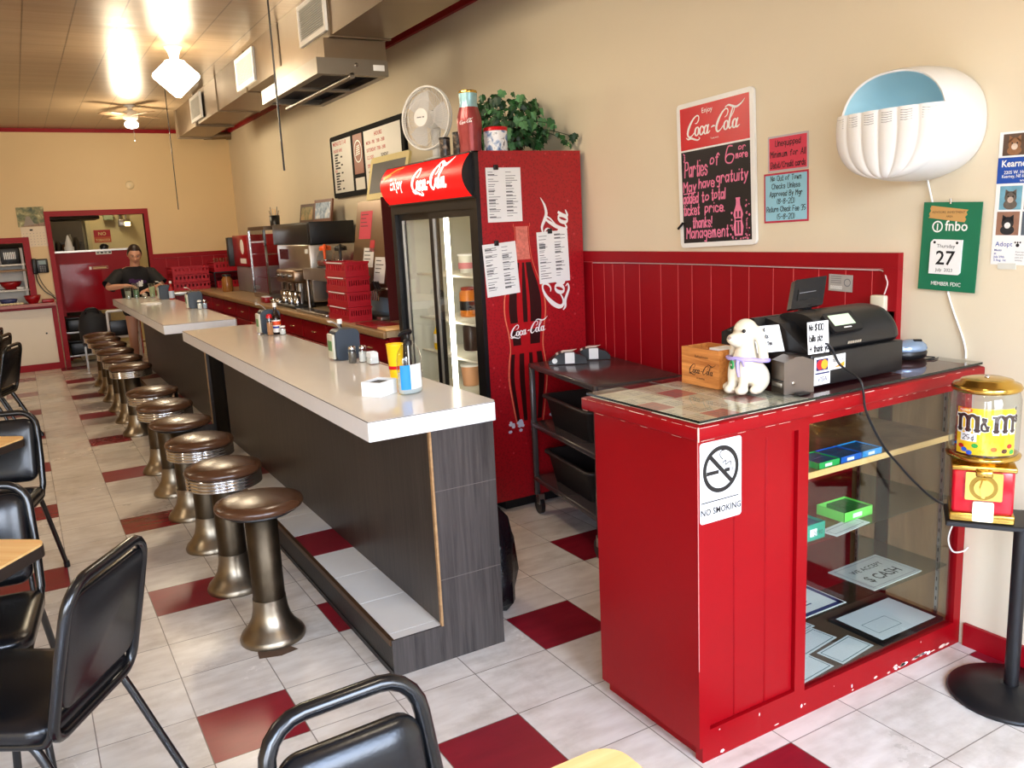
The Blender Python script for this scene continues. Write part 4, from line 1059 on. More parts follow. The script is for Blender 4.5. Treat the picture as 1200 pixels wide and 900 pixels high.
b.disc(Fq, 0, 0, .0135, mat('green_tag', (40, 150, 80), .5), -.002, .002, 20); b.rect(Fq, -.006, -.003, .006, .003, WHITE, .0022); b.rect(Fq, -.006, -.003, .006, .003, WHITE, -.0024)
b.tube([M2 @ dz((.46, .05, 1.12)), Fq.p(0, .013)], .001, LIL, 5); b.build('green_tag', t)
# napkin dispenser
t = thing('napkin_dispenser', 'small steel napkin dispenser on the red cabinet beside the black till box', 'dispenser', (1.672, -.770, ZG), -.30)
b = MB(); pts = [(-.050, 0), (.050, 0), (.050, .098), (.012, .112), (-.012, .112), (-.050, .098)]
F = Frame((0, .036, .0006), (1, 0, 0), (0, 0, 1)); b.poly(F, pts, mat('dull_steel', (118, 108, 100), .36, 1., var=.1, scale=12), -.0, .072); o = b.build('body'); o.parent = t
b = MB(); b.rbox((-.0535, -.026, .020), (-.050, .026, .034), STEEL, .0015); b.rbox((-.052, -.03, .038), (-.0495, .03, .042), BLACKM, .0005); o = b.build('front_slot'); o.parent = t
b = MB(); b.lathe([(.006, 0), (.006, .003), (.003, .004)], CHROME, n=14, M=Matrix.Translation((-.020, -.036, .034)) @ Matrix.Rotation(PI/2, 4, 'X')); o = b.build('lock'); o.parent = t
# cash drawer + register
t = thing('cash_till', 'flat black cash till box with card stickers, under the cash register', 'till', (1.95, -.62, ZG))
b = MB(); b.rbox((1.725, -.795, ZG+.006), (2.165, -.43, ZG+.108), BLACK, .004); b.build('case', t)
b = MB()
for x in (1.745, 2.145):
    for y in (-.775, -.45): b.lathe([(.009, .0004), (.009, .0058)], BLACKM, (x, y, ZG), 12)
b.build('feet', t)
F = Frame((1.737, -.7958, ZG), (1, 0, 0), (0, 0, 1))
b = MB(); b.rect(F, 0, .012, .072, .098, PAPER, .0, .0006); b.rect(F, .072, .052, .142, .098, PAPER, .0, .0006)
h = .0009; MR = mat('card_red', (225, 35, 40), .5); MO = mat('card_orange', (250, 160, 40), .5)
b.rect(F, .008, .056, .062, .092, mat('card_navy', (30, 35, 90), .5), h); b.disc(F, .026, .074, .015, MR, h+.0002); b.disc(F, .045, .074, .015, MO, h+.0003)
b.rect(F, .004, .045, .068, .050, mat('card_navy', (30, 35, 90), .5), h); b.text(F, 'VISA', .036, .022, .021, mat('card_navy', (30, 35, 90), .5), h, 'CENTER', 1.05, .01, .15)
b.text(F, 'DISC VER', .107, .076, .012, INK, h, 'CENTER'); b.poly(F, [(.09, .058), (.138, .058), (.138, .074)], MO, h); b.build('card_stickers', t)
t = thing('cash_register', 'black cash register with green display and tilted operator screen, on the till box', 'cash register', (1.98, -.62, ZG+.1085))
zr = ZG+.1088
b = MB(); F = Frame((1.80, 0, zr), (0, 1, 0), (0, 0, 1))     # rounded hood: profile in y,z, extruded in x
pr = [(-.775, .0), (-.784, .012), (-.778, .04), (-.755, .075), (-.72, .102), (-.68, .112), (-.63, .112), (-.60, .10), (-.585, .07), (-.585, 0)]
pr = pr[:1]+catmull(pr[1:-1], None, 4)+pr[-1:]
n = len(pr)
def hood(mb, x0, x1, m, ins=0.):
    vs = [F.p(a, z, 0)+Vector((x0-1.80, 0, 0)) for a, z in pr]+[F.p(a, z, 0)+Vector((x1-1.80, 0, 0)) for a, z in pr]
    mb.add(vs, [(i, n+i, n+(i+1) % n, (i+1) % n) for i in range(n)], m, True); mb.add(vs, [tuple(range(n)), tuple(range(n, 2*n))[::-1]], m)
hood(b, 1.80, 2.14, BLACK)
# right end swells round
vs = []
for s_, xo in ((1., 2.14), (.985, 2.152), (.93, 2.164), (.82, 2.172)):
    vs += [Vector((xo, -.68+(a+.68)*s_, zr+.05+(z-.05)*s_)) for a, z in pr]
b.add(vs, [(q*n+i, (q+1)*n+i, (q+1)*n+(i+1) % n, q*n+(i+1) % n) for q in range(3) for i in range(n)]+[tuple(range(3*n, 4*n))[::-1]], BLACK, True)
b.build('printer_hood', t)
b = MB(); b.poly(Frame((1.70, 0, zr), (0, 1, 0), (0, 0, 1)), [(-.66, 0), (-.585, .10), (-.57, .10), (-.44, .045), (-.44, 0)], BLACK, 0, .46); b.build('keyboard_deck', t)
b = MB(); b.poly(Frame((1.735, 0, zr), (0, 1, 0), (0, 0, 1)), [(-.775, 0), (-.76, .012), (-.66, .085), (-.60, .10), (-.585, .0)], BLACK, 0, .066); b.build('side_wing', t)
# customer display on the hood front
tn = Vector((0, -.62, .78)).normalized()
F = Frame((1.845, -.760, zr+.0745), (1, 0, .0), (0, .72, .69)); b = MB()
b.rrect(F, -.012, -.035, .125, .040, .008, BLACKM, .0, .012); ob = b.build('display_bezel', t)
LCD = mat('green_lcd', (205, 235, 195), .3, var=.02)
b = MB(); b.rect(F, .006, -.012, .104, .030, LCD, .0124); b.rect(F, .04, -.024, .075, -.020, WHITE, .0124); b.build('lcd', ob)
b = MB(); F = Frame((1.90, -.7862, zr+.014), (1, 0, 0), (0, 0, 1))
for i in range(6): b.poly(F, [(i*.011, 0), (i*.011+.009, 0), (i*.011+.011, .008), (i*.011+.002, .008)], CHROME, -.0005, .0005)
b.build('badge', t)
# operator screen
t2 = t
F = Frame((1.900, -.54, zr+.100), (1, -.15, .05), (.48, .25, .84)); b = MB()
b.poly(F, rr(-.0, .0, .135, .112, .006), BLACK, 0., .022); b.build('operator_screen', t2)
b = MB(); b.rrect(F, .02, .03, .10, .075, .005, BLACKM, .022, .0245); b.rect(F, .025, .056, .095, .059, INKG, .0247); b.build('screen_plate', t2)
b = MB(); b.tube([F.p(.075, .02, .012), (1.985, -.535, zr+.075)], [.018, .024], BLACK, 12); b.build('screen_stem', t2)
b = MB(); b.rbox((1.92, -.60, zr+.066), (2.03, -.50, zr+.080), BLACKM, .004); b.build('screen_foot', t2)
# handwritten notes
def note(name, o, u, v, w_, h_, lines, size, m, label, cat='note'):
    F = Frame(o, u, v); tt = thing(name, label, cat, o)
    b = MB(); b.rect(F, 0, 0, w_, h_, m, 0, .0008); b.build('paper', tt)
    b = MB(); y = h_-size*1.45
    for l in lines:
        b.hand(F, l, .006, y, size, INK, .19, .0012, .56); y -= size*1.75
    b.build('handwriting', tt)
note('hand_note', (1.634, -.664, zr+.002), (1, -.28, 0), (-.05, .25, 1), .095, .085, ['All card', 'payments', 'have a fee', 'min. 5'], .0125, PAPERB if False else PAPER, 'white handwritten note half hidden behind the spaniel figurine')
note('hand_note', (1.718, -.7880, zr+.0012), (1, -.10, 0), (.02, .08, 1), .084, .098, ['No $100', 'bills plz!', '+ thank you'], .0185, PAPER, 'white handwritten note about hundreds standing before the cash register')
# silver card terminal
t = thing('card_terminal', 'silver and black card terminal at the wall end of the cabinet', 'card terminal', (2.405, -.655, ZG), -.25)
b = MB(); b.lathe([(.040, .0006), (.048, .006), (.050, .022), (.046, .030)], BLACK, n=28, sx=1.35, sy=.9); o = b.build('base'); o.parent = t
b = MB(); b.lathe([(.047, .029), (.050, .036), (.046, .050), (.034, .062), (.016, .068), (1e-4, .069)], mat('silver_plastic', (150, 172, 200), .25, .5), n=28, sx=1.35, sy=.9); o = b.build('cover'); o.parent = t
b = MB(); b.tube([(.0, -.02, .0665), (.03, -.02, .064)], .006, BLACK, 8); o = b.build('window'); o.parent = t
b = MB(); b.tube(catmull([(.055, -.02, .004), (.075, -.035, .003), (.062, -.05, .003), (.02, -.06, .003), (.04, -.075, .003), (.08, -.05, .003)], None, 6), .0022, BLACK, 6); o = b.build('cord'); o.parent = t
# loose pen-sized bits under the figurine
F = Frame((1.70, -.80, ZG), (1, .1, 0), (-.1, 1, 0)); b = MB(); b.rbox(F.p(-.07, -.025, .0005), F.p(-.02, -.008, .006), BLACK, .002)
solo('black_clip', b, F.p(-.045, -.016), 'tiny black clip lying in front of the napkin dispenser', 'clip')
# long black cable hanging over the cabinet front to the gumball stand
b = MB(); pts = [(1.77, -.775, zr+.028), (1.80, -.80, zr+.022), (1.83, -.815, zr-.04), (1.838, -.88, 1.085), (1.842, -.893, 1.044), (1.86, -.892, .98), (1.95, -.887, .86), (2.04, -.887, .775), (2.12, -.895, .70), (2.20, -.92, .63), (2.30, -.98, .575), (2.40, -1.03, .54)]
b.tube(catmull(pts, None, 5), .0042, BLACK, 6); solo('black_cable', b, (1.84, -.88, 1.0), 'black cable draped from the cash register across the cabinet glass', 'cable')
b = MB(); pts = [(2.48, -.865, .70), (2.455, -.862, .60), (2.40, -.858, .50), (2.37, -.858, .44), (2.40, -.858, .385), (2.46, -.858, .37), (2.485, -.862, .38)]
b.tube(catmull(pts, None, 5), .003, WHITE, 6); solo('white_cable', b, (2.42, -.86, .42), 'thin white cable looping beside the cabinet glass edge', 'cable')

# ================================================================== right wall
def wallF(y, z, rot=0., x=2.498):
    return Frame((x, y, z), (0, -math.cos(rot), math.sin(rot)), (0, math.sin(rot), math.cos(rot)))
# chalk sign
t = thing('chalk_sign', 'tall white-framed soft drink chalkboard on the right wall', 'sign', (2.498, .39, 1.44))
F = wallF(.642, 1.442, .035); b = MB(); W_, H_ = .487, .668
b.rrect(F, 0, 0, W_, H_, .022, WHITE, 0, .014); b.build('frame', t)
PINK = mat('pink_chalk', (236, 130, 165), .7, var=.1, scale=60); PRED = mat('printed_red', (205, 22, 34), .25, var=.05); CHALKB = mat('chalkboard_black', (24, 20, 22), .45, var=.2)
b = MB(); b.rect(F, .024, .455, W_-.024, H_-.022, PRED, .014, .0145); b.build('red_panel', t)
b = MB(); b.rect(F, .024, .022, W_-.024, .447, CHALKB, .014, .0145); b.build('black_panel', t)
b = MB(); b.text(F, 'Enjoy', .205, .607, .032, WHITE, .015, 'CENTER'); script(b, F, .050, .512, .37, SCRW, .015, bold=1.); b.text(F, 'Trade-mark', .25, .484, .011, WHITE, .015, 'CENTER'); b.build('printed_lettering', t)
b = MB(); h = .015; wd_ = .15
for s_, u, v, sz, fw in (('Parties', .045, .330, .068, .15), ('of', .218, .366, .050, .055), ('6', .315, .366, .070, .05), ('or', .396, .412, .026, .04), ('more', .378, .380, .028, .068),
        ('May', .033, .262, .044, .085), ('have', .138, .272, .042, .10), ('gratuity', .255, .284, .046, .19), ('added', .030, .208, .046, .10), ('to', .155, .208, .044, .045), ('total', .220, .212, .046, .085),
        ('ticket', .030, .154, .046, .105), ('price.', .175, .158, .040, .125), ('thanks!', .090, .092, .046, .125), ('Management', .045, .044, .048, .275)):
    b.hand(F, s_, u, v, sz, PINK, wd_*.044/max(sz, .036), h, fit=fw)
b.stroke(F, [(.033, .253), (.115, .256)], .005, PINK, h)
BS = .66
bp = [(.03, .036), (.06, .042), (.09, .046), (.12, .037), (.14, .034), (.17, .045), (.20, .036), (.235, .020), (.27, .017), (.275, .021), (.285, .020)]
bp = [(z*BS+.012, r*BS) for z, r in bp]
L_ = [(.385-r, z+.01) for z, r in bp]+[(.385+r, z+.01) for z, r in bp[::-1]]
b.poly(F, L_, PINK, h)
for a, c, z0, z1 in ((-.02, -.008, .05, .13), (.006, .02, .05, .13), (-.022, -.01, .16, .20), (.008, .022, .16, .20), (-.026, .026, .138, .152)): b.rect(F, .385+a*BS, z0*BS+.018, .385+c*BS, z1*BS+.018, CHALKB, h+.0003)
for i in range(46):
    u = .335+rnd.random()*.12; v = .028+rnd.random()**2*.17
    if abs(u-.385) < .034 and v > .035: u = .435 if u > .36 else .345
    b.disc(F, u, v, rnd.uniform(.003, .006), PINK, h, n=8)
for i in range(10): b.disc(F, .032+rnd.random()*.02, .38+rnd.random()*.06, .004, PINK, h, n=8)
b.build('chalk_writing', t)
b = MB(); b.tube([F.p(-.004, .093, .024), F.p(.03, .118, .024)], .006, BLACK, 8); b.build('chalk_pen', t)
# small notices
def notice(y, z, w_, h_, rot, m, edge, lines, size, label, sp=.62):
    F = wallF(y, z, rot); t = thing('wall_notice', label, 'notice', (2.498, y, z))
    b = MB(); b.rect(F, 0, 0, w_, h_, edge, 0, .001); b.rect(F, .008, .008, w_-.008, h_-.008, m, .001, .0015); b.build('card', t)
    b = MB(); n = len(lines); st = (h_-.016)/n
    for i, l in enumerate(lines): b.hand(F, l, w_*.5-min(w_-.03, len(l)*size*.55)/2, h_-.008-st*(i+.80), size, INK, .13, .002, fit=min(w_-.03, len(l)*size*.55))
    b.build('handwriting', t)
notice(.103, 1.757, .214, .148, .02, PAPERR, mat('clear_sleeve', (190, 180, 185), .25), ['Unequipped', 'Minimum for All', 'Debit/Credit cards'], .024, 'red handwritten notice in a clear sleeve beside the chalkboard', .50)
notice(.122, 1.547, .238, .206, .02, PAPERB, mat('notice_red_edge', (190, 40, 70), .5), ['No Out of Town', 'Checks Unless', 'Approved By Mgr', '(8-8-20)', 'Return Check Fee 35', '(5-8-20)'], .021, 'blue handwritten cheque notice with red border below the red one', .52)
# scallop fly lamp
t = thing('wall_lamp', 'white scalloped wall lamp with open pale blue top', 'wall lamp', (2.498, -.63, 1.86))
WPL = mat('glossy_white_plastic', (236, 236, 234), .25, var=.02)
b = MB(); cyv, czv = -.632, 1.86; A, D = .205, .215
def outline(th, grow=0.):
    c, s_ = math.cos(th), math.sin(th)
    up = .182 if s_ > 0 else .172
    e = 2.3
    r = 1/((abs(c)**e+abs(s_)**e)**(1/e))
    return (cyv-(A+grow)*r*c, czv+(up+grow)*r*s_)
nA = 64; vs = []; rows = [(0., .0), (.25, .012), (.6, .010), (.85, .004), (1., -.004)]
for d, g in rows:
    for i in range(nA):
        y, z = outline(2*PI*i/nA, g-.0*d); vs.append((2.497-D*d, y, z))
b.add(vs, [(q*nA+i, q*nA+(i+1) % nA, (q+1)*nA+(i+1) % nA, (q+1)*nA+i) for q in range(len(rows)-1) for i in range(nA)], WPL, True)
vs = [(2.497-D, *outline(2*PI*i/nA, -.004)) for i in range(nA)]+[(2.497-D+.004, *outline(2*PI*i/nA, -.010)) for i in range(nA)]
b.add(vs, [(i, (i+1) % nA, nA+(i+1) % nA, nA+i) for i in range(nA)], WPL)
b.build('shell', t)
BLU = mat('pale_blue_interior', (188, 226, 236), .4, var=.03)
b = MB(); vs = []; rows = [(.004, -.010), (.06, -.016), (.13, -.03), (.18, -.07), (.20, -.12), (.202, -.19)]
for d, g in rows:
    for i in range(nA):
        y, z = outline(2*PI*i/nA, g); vs.append((2.497-D+d, y, z))
b.add(vs, [(q*nA+i, (q+1)*nA+i, (q+1)*nA+(i+1) % nA, q*nA+(i+1) % nA) for q in range(len(rows)-1) for i in range(nA)], BLU, True); b.build('interior', t)
b = MB(); nu, nv = 73, 14; vs = []; zr_ = czv+.052      # ribbed bowl closing the lower half
for j in range(nv+1):
    tv = j/nv
    for i in range(nu):
        s_ = -1+2*i/(nu-1)
        z = zr_-(zr_-(czv-.172))*math.sin(tv*PI/2)
        # half width of the front outline at this height
        zz = (z-czv)/(.182 if z > czv else .172); wv = (A+.001)*max(0., 1-min(1., abs(zz))**2.3)**(1/2.3)
        rib = abs(math.sin((s_*.5+.5)*6*PI))
        bulge = .058*math.sqrt(max(0, 1-s_*s_*.92))*math.sqrt(max(0., 1-tv**2.4)) + .010*rib**.6*(1-tv*.5)*math.sqrt(max(0, 1-s_*s_))
        vs.append((2.497-D+(.012 if i in (0, nu-1) else 0)-bulge, cyv-s_*wv, z))
b.add(vs, [(j*nu+i, j*nu+i+1, (j+1)*nu+i+1, (j+1)*nu+i) for j in range(nv) for i in range(nu-1)], WPL, True)
# rim shelf back to the interior
vs = [(2.497-D-.058*math.sqrt(max(0, 1-(-1+2*i/24)**2*.92)), cyv-(-1+2*i/24)*A*.985, zr_) for i in range(25)]+[(2.497-D+.01, cyv-(-1+2*i/24)*A*.985, zr_) for i in range(25)]
b.add(vs, [(i, i+1, 26+i, 25+i) for i in range(24)], WPL)
o = b.build('ribbed_front', t)
b = MB()
for r in range(6):
    for q in range(5):
        s0 = -1+(r+.22)/3.; s1 = -1+(r+.78)/3.; z = zr_-.012-q*.0075
        P_ = []
        for s_ in (s0, (s0+s1)/2, s1):
            rib = abs(math.sin((s_*.5+.5)*6*PI)); tv = math.asin((zr_-z)/(zr_-(czv-.172)))*2/PI
            P_.append((2.497-D-(.058*math.sqrt(max(0, 1-s_*s_*.92))*math.sqrt(1-tv**2.4)+.010*rib**.6*(1-tv*.5)*math.sqrt(max(0, 1-s_*s_)))-.0004, cyv-s_*A*.985, z-(.002 if abs(s_-(s0+s1)/2) < 1e-6 else 0)))
        b.tube(P_, .0009, INKG, 4)
b.build('louvre_slots', o)
b = MB(); b.tube([(2.40, cyv-.14, 1.86), (2.40, cyv+.14, 1.86)], .012, mat('blue_tube_lamp', (150, 215, 255), .3, var=0, emit=(200, 235, 255), estr=.8), 10); b.build('tube_lamp', t)
b = MB(); b.tube(catmull([(2.485, -.64, 1.69), (2.492, -.655, 1.62), (2.4945, -.70, 1.45), (2.4945, -.735, 1.28), (2.4945, -.80, 1.12), (2.4945, -.81, 1.06)], None, 5), .0038, WHITE, 6); b.build('cord', t)
# bank calendar
GR = mat('calendar_green', (18, 112, 78), .45, var=.03)
t = thing('tear_off_calendar', 'green tear-off wall calendar showing the number 27', 'calendar', (2.498, -.73, 1.3))
F = wallF(-.622, 1.297, -.038, 2.4885); b = MB(); W_, H_ = .212, .306; b.rect(F, 0, 0, W_, H_, GR, 0, .003); b.build('backing_card', t)
b = MB(); b.poly(F, [(.040, .058), (.148, .058), (.156, .066), (.156, .178), (.050, .178), (.040, .168)], PAPER, .003, .008); b.build('date_pad', t)
b = MB(); b.text(F, 'Thursday', .098, .150, .018, INK, .0085, 'CENTER'); b.text(F, '27', .098, .092, .068, INK, .0085, 'CENTER', 1.05, .012); b.text(F, 'July  2023', .098, .068, .016, INK, .0085, 'CENTER')
b.disc(F, .055, .168, .005, INK, .0085, n=8); b.disc(F, .138, .168, .005, INK, .0085, n=8); b.build('date_lettering', t)
b = MB(); b.ring(F, .058, .222, .015, .020, WHITE, .0035); b.text(F, '1', .058, .210, .032, WHITE, .0035, 'CENTER', 1, .02); b.text(F, 'fnbo', .086, .209, .050, WHITE, .0035, 'LEFT', .92, .014); b.text(F, 'MEMBER FDIC', .105, .018, .019, WHITE, .0035, 'CENTER', .95, .006); b.build('bank_lettering', t)
b = MB(); TAN = mat('tan_tape', (196, 150, 88), .6, var=.1)
z_ = [(.022, .252), (.155, .238), (.160, .248), (.155, .256), (.163, .264), (.158, .272), (.166, .280), (.030, .294), (.026, .284), (.030, .276), (.023, .266), (.027, .258)]
b.poly(F, z_, TAN, .003, .0045); b.text(F, 'ADVISORS, INVESTMENT', .095, .268, .011, INK, .0048, 'CENTER'); b.text(F, 'AREA', .10, .254, .010, INK, .0048, 'CENTER'); b.build('paper_strip', t)
b = MB(); b.tube([F.p(.10, .300, .004), F.p(.10, .318, .006)], .004, CHROME, 6); b.build('hook', t)
# pet adoption poster
t = thing('adoption_poster', 'white pet adoption poster at the right edge beside the green calendar', 'poster', (2.498, -1.05, 1.4))
F = wallF(-.875, 1.388, -.02, 2.4990); W_, H_ = .34, .425; b = MB(); b.rect(F, 0, 0, W_, H_, PAPER, 0, .0008); b.build('sheet', t)
PB = mat('poster_blue', (25, 75, 165), .5); b = MB(); b.rect(F, 0, .262, W_, .344, PB, .001); b.build('blue_band', t)
b = MB(); b.text(F, 'Kearney', .012, .315, .030, WHITE, .0014, 'LEFT', .9, .02); b.text(F, '2205 W. Hwy.', .022, .292, .015, WHITE, .0014, 'LEFT', .9, .01); b.text(F, 'Kearney, NE 68845', .016, .280, .014, WHITE, .0014, 'LEFT', .85, .01); b.text(F, 'www.', .075, .266, .014, WHITE, .0014, 'LEFT', .9, .01)
b.text(F, 'Adopt', .012, .060, .022, PB, .0014); b.disc(F, .085, .064, .006, INK, .0014, n=10)
for i in range(3): b.disc(F, .077+i*.008, .073, .003, INK, .0014, n=8)
for i, s_ in enumerate(('Meets', 'at', 'July 29th', '5 Aug. 1st')): b.text(F, s_, .010, .044-i*.011, .010, PB, .0014, 'LEFT', 1, .01)
for i in range(4): b.text(F, ('Kearney Area', 'Humane Society', 'pets are', 'waiting')[i], .08, .040-i*.009, .008, INKG, .0014)
b.build('poster_lettering', t)
def pet(u, v, w_, h_, bg_, fur, fur2):
    b = MB(); b.rect(F, u, v, u+w_, v+h_, mat('photo_'+'_'.join(map(str, bg_)), bg_, .4, var=.3, scale=40), .001)
    f1 = mat('fur_'+'_'.join(map(str, fur)), fur, .6, var=.35, scale=90); f2 = mat('fur_'+'_'.join(map(str, fur2)), fur2, .6, var=.3, scale=90)
    cx_, cy_ = u+w_*.5, v+h_*.52; r = w_*.27
    b.disc(F, cx_, v+h_*.22, r*1.15, f1, .0012, ry=h_*.21); b.disc(F, cx_, cy_, r, f1, .0013); b.disc(F, cx_, cy_-r*.4, r*.5, f2, .0014)
    for s_ in (-1, 1):
        b.poly(F, [(cx_+s_*r*.95, cy_+r*.2), (cx_+s_*r*.9, cy_+r*1.35), (cx_+s_*r*.2, cy_+r*.9)][::s_], f1, .0013); b.disc(F, cx_+s_*r*.4, cy_+r*.15, r*.13, INK, .0015, n=8)
    b.build('pet_photo', t)
pet(.012, .350, .075, .068, (92, 70, 55), (150, 105, 70), (220, 200, 180)); pet(.092, .350, .075, .068, (110, 90, 70), (90, 70, 60), (180, 160, 140))
pet(.014, .178, .072, .076, (110, 165, 185), (105, 95, 85), (190, 170, 155)); pet(.094, .178, .072, .076, (150, 120, 100), (200, 150, 100), (235, 220, 200))
pet(.010, .096, .074, .076, (150, 110, 90), (40, 40, 42), (235, 230, 225)); pet(.092, .096, .072, .076, (90, 100, 110), (225, 220, 210), (240, 235, 230))
for i in range(3): pet(.172+i*.056, .178, .05, .07, (100+30*i, 110, 120-20*i), (160-40*i, 120, 90), (220, 210, 200))
b = MB(); b.box((2.497, -.96, 1.372), (2.5003, -.90, 1.392), mat('tape', (215, 215, 205), .3)); b.build('tape', t)
# things on the red panelling
F = wallF(-.232, 1.274, -.03, 2.4855); t = thing('price_card', 'small silver card pinned on the red panelling above the register', 'card', (2.4855, -.29, 1.3))
b = MB(); b.rect(F, 0, 0, .112, .066, mat('silver_card', (178, 176, 172), .35, .3, var=.15, scale=40), 0, .0015); b.build('card', t); b = MB()
for i in range(4): b.rect(F, .010, .032+i*.008, .06, .035+i*.008, INKG, .0018)
b.ring(F, .088, .036, .012, .016, INKG, .0018); b.text(F, '000000', .008, .008, .020, WHITE, .0018, 'LEFT', .95, .02); b.build('print', t)
t = thing('plug_adapter', 'cream plug-in adapter with thin white lead on the red panelling', 'adapter', (2.487, -.475, 1.23))
b = MB(); CRM = mat('cream_plastic', (222, 214, 190), .4, var=.03); b.rbox((2.452, -.512, 1.198), (2.4872, -.448, 1.268), CRM, .006); b.build('block', t)
b = MB(); b.rbox((2.47, -.548, 1.120), (2.4872, -.506, 1.215), CRM, .006); b.build('wall_socket', t)
b = MB(); z0 = 1.364
pts = [(2.484, 1.38, z0-.004), (2.484, 1.0, z0), (2.484, .5, z0+.001), (2.484, 0, z0-.002), (2.484, -.40, z0-.004), (2.484, -.475, z0-.006), (2.466, -.505, z0-.03), (2.466, -.512, 1.31), (2.466, -.50, 1.272)]
b.tube(catmull(pts, None, 5), .0028, mat('white_lead', (226, 205, 200), .5), 5); b.build('lead', t)

# ================================================================== gumball machine on its stand
t = thing('machine_stand', 'black pedestal stand with round base, carrying the gumball machine', 'stand', (2.30, -1.14, 0))
b = MB(); b.lathe([(.185, .001), (.188, .008), (.182, .016), (.12, .026), (.05, .040), (.032, .045)], BLACKM, (2.30, -1.14, 0), 40); b.build('base', t)
b = MB(); b.lathe([(.022, .04), (.022, .632)], BLACKM, (2.30, -1.14, 0), 20); b.build('pole', t)
ang = math.radians(215)
MG = Matrix.Translation((2.135, -1.098, 0)) @ Matrix.Rotation(ang+PI/2, 4, 'Z')   # local -Y is the machine front
b = MB(); b.rbox((-.095, -.085, .632), (.30, .085, .648), BLACKM, .003, 1, MG, smooth=False); b.build('top_plate', t)
t = thing('gumball_machine', 'red and brass candy vending machine with clear globe and yellow label', 'vending machine', (2.135, -1.098, .6485), 0)
GRED = mat('machine_red', (190, 14, 34), .2, var=.05, coat=.4)
zb = .6486
b = MB(); b.rbox((-.082, -.075, zb+.026), (.082, .075, zb+.165), GRED, .010, 2, MG); b.build('body', t)
b = MB(); b.rbox((-.086, -.079, zb), (.086, .079, zb+.028), GOLD, .004, 2, MG); b.build('brass_base', t)
b = MB(); b.rbox((-.086, -.079, zb+.160), (.086, .079, zb+.176), GOLD, .004, 2, MG)
b.build('brass_top_band', t)
b = MB(); F = Frame(MG @ Vector((0, -.0755, zb)), MG.to_3x3() @ Vector((1, 0, 0)), (0, 0, 1))
b.rrect(F, -.048, .072, .050, .158, .004, GOLD, 0, .008); o = b.build('coin_plate', t)
b = MB(); b.ring(F, 0, .112, .026, .038, mat('brass_dark', (150, 120, 55), .3, 1.), .0085); b.disc(F, 0, .112, .026, GOLD, .008, .014)
b.poly(F, [(-.006, .086), (.002, .084), (.010, .112), (.004, .140), (-.004, .140), (-.011, .112)], GOLD, .014, .028); b.build('turn_knob', o)
b = MB(); b.rbox((-.022, -.094, zb+.146), (.022, -.079, zb+.166), GOLD, .003, 1, MG); b.build('coin_slot', o)
b = MB(); b.poly(F, rr(-.026, .006, .030, .068, .006), mat('chrome_flap', (235, 225, 190), .25, .6), .0, .010); b.build('chute_flap', t)
b = MB(); b.lathe([(.070, .176), (.080, .186), (.100, .192), (.102, .200), (.096, .204), (.090, .206)], GOLD, (0, 0, zb), 40, M=MG); b.build('collar', t)
b = MB(); b.lathe([(.0925, .205), (.0945, .22), (.0945, .37), (.088, .392), (.080, .398)], CLEAR, (0, 0, zb), 48, M=MG, cap=False); b.build('globe', t)
b = MB(); b.lathe([(.084, .392), (.093, .396), (.096, .404), (.090, .414), (.072, .420), (.070, .426), (.050, .431), (1e-4, .433)], GOLD, (0, 0, zb), 40, M=MG); o = b.build('lid', t)
b = MB(); b.lathe([(.007, .431), (.007, .437), (.003, .439)], CHROME, (0, 0, zb), 12, M=MG); b.build('lid_lock', o)
class CF:   # drawing frame wrapped round the globe
    def __init__(s, r): s.r = r
    def p(s, a, b_, h=0.):
        th = -PI/2+a/s.r; r = s.r+h
        return MG @ Vector((r*math.cos(th), r*math.sin(th), zb+b_))
cf = CF(.0905); b = MB()
LY = mat('label_yellow', (250, 196, 20), .4, var=.03)
n = 20; w2 = .088
b.add([cf.p(-w2+2*w2*i/n, z) for z in (.212, .352) for i in range(n+1)], [(i, i+1, n+2+i, n+1+i) for i in range(n)], LY, True)
b.build('label', t)
b = MB(); BR = mat('label_brown', (52, 26, 18), .4); WL = mat('label_white', (245, 243, 240), .4)
def cm(mb, u, v, w_, h_, m, h, e=0.):   # squat slab-serif m built of strokes
    sw = w_*.20+e; 
    for q in (0, .42, .84):
        mb.stroke(cf, [(u+w_*(q+.06), v-e*.5), (u+w_*(q+.06), v+h_*.82)], sw, m, h)
        mb.stroke(cf, [(u+w_*(q-.05), v+.002), (u+w_*(q+.17), v+.002)], .006+e, m, h)
    for q in (0, .42):
        mb.stroke(cf, [(u+w_*(q+.06), v+h_*.62), (u+w_*(q+.16), v+h_*.88), (u+w_*(q+.34), v+h_*.88), (u+w_*(q+.48), v+h_*.60)], sw*.8, m, h, sm=3)
    mb.stroke(cf, [(u-w_*.08, v+h_*.86), (u+w_*.1, v+h_*.86)], .007+e, m, h)
for m_, e, h in ((WL, .006, .0006), (BR, 0., .0010)):
    cm(b, -.080, .285, .060, .050, m_, h, e); cm(b, .020, .285, .060, .050, m_, h, e)
    b.hand(cf, '&', -.015, .288, .034, m_, .2+e*14, h+.0002, .75); b.hand(cf, "'", .081, .325, .03, m_, .2+e*12, h, .6); b.hand(cf, 's', .082, .312, .030, m_, .2+e*12, h, .5)
b.disc(cf, -.062, .345, .022, mat('label_orange', (228, 80, 30), .4), .0008, ry=.008); b.text(cf, 'PEANUT', -.062, .3415, .010, WL, .0012, 'CENTER', .9, .01)
b.build('label_lettering', t)
b = MB(); b.add([cf.p(-.072+.046*i/4, z, .0012) for z in (.252, .276) for i in range(5)], [(i, i+1, 6+i, 5+i) for i in range(4)], WL)
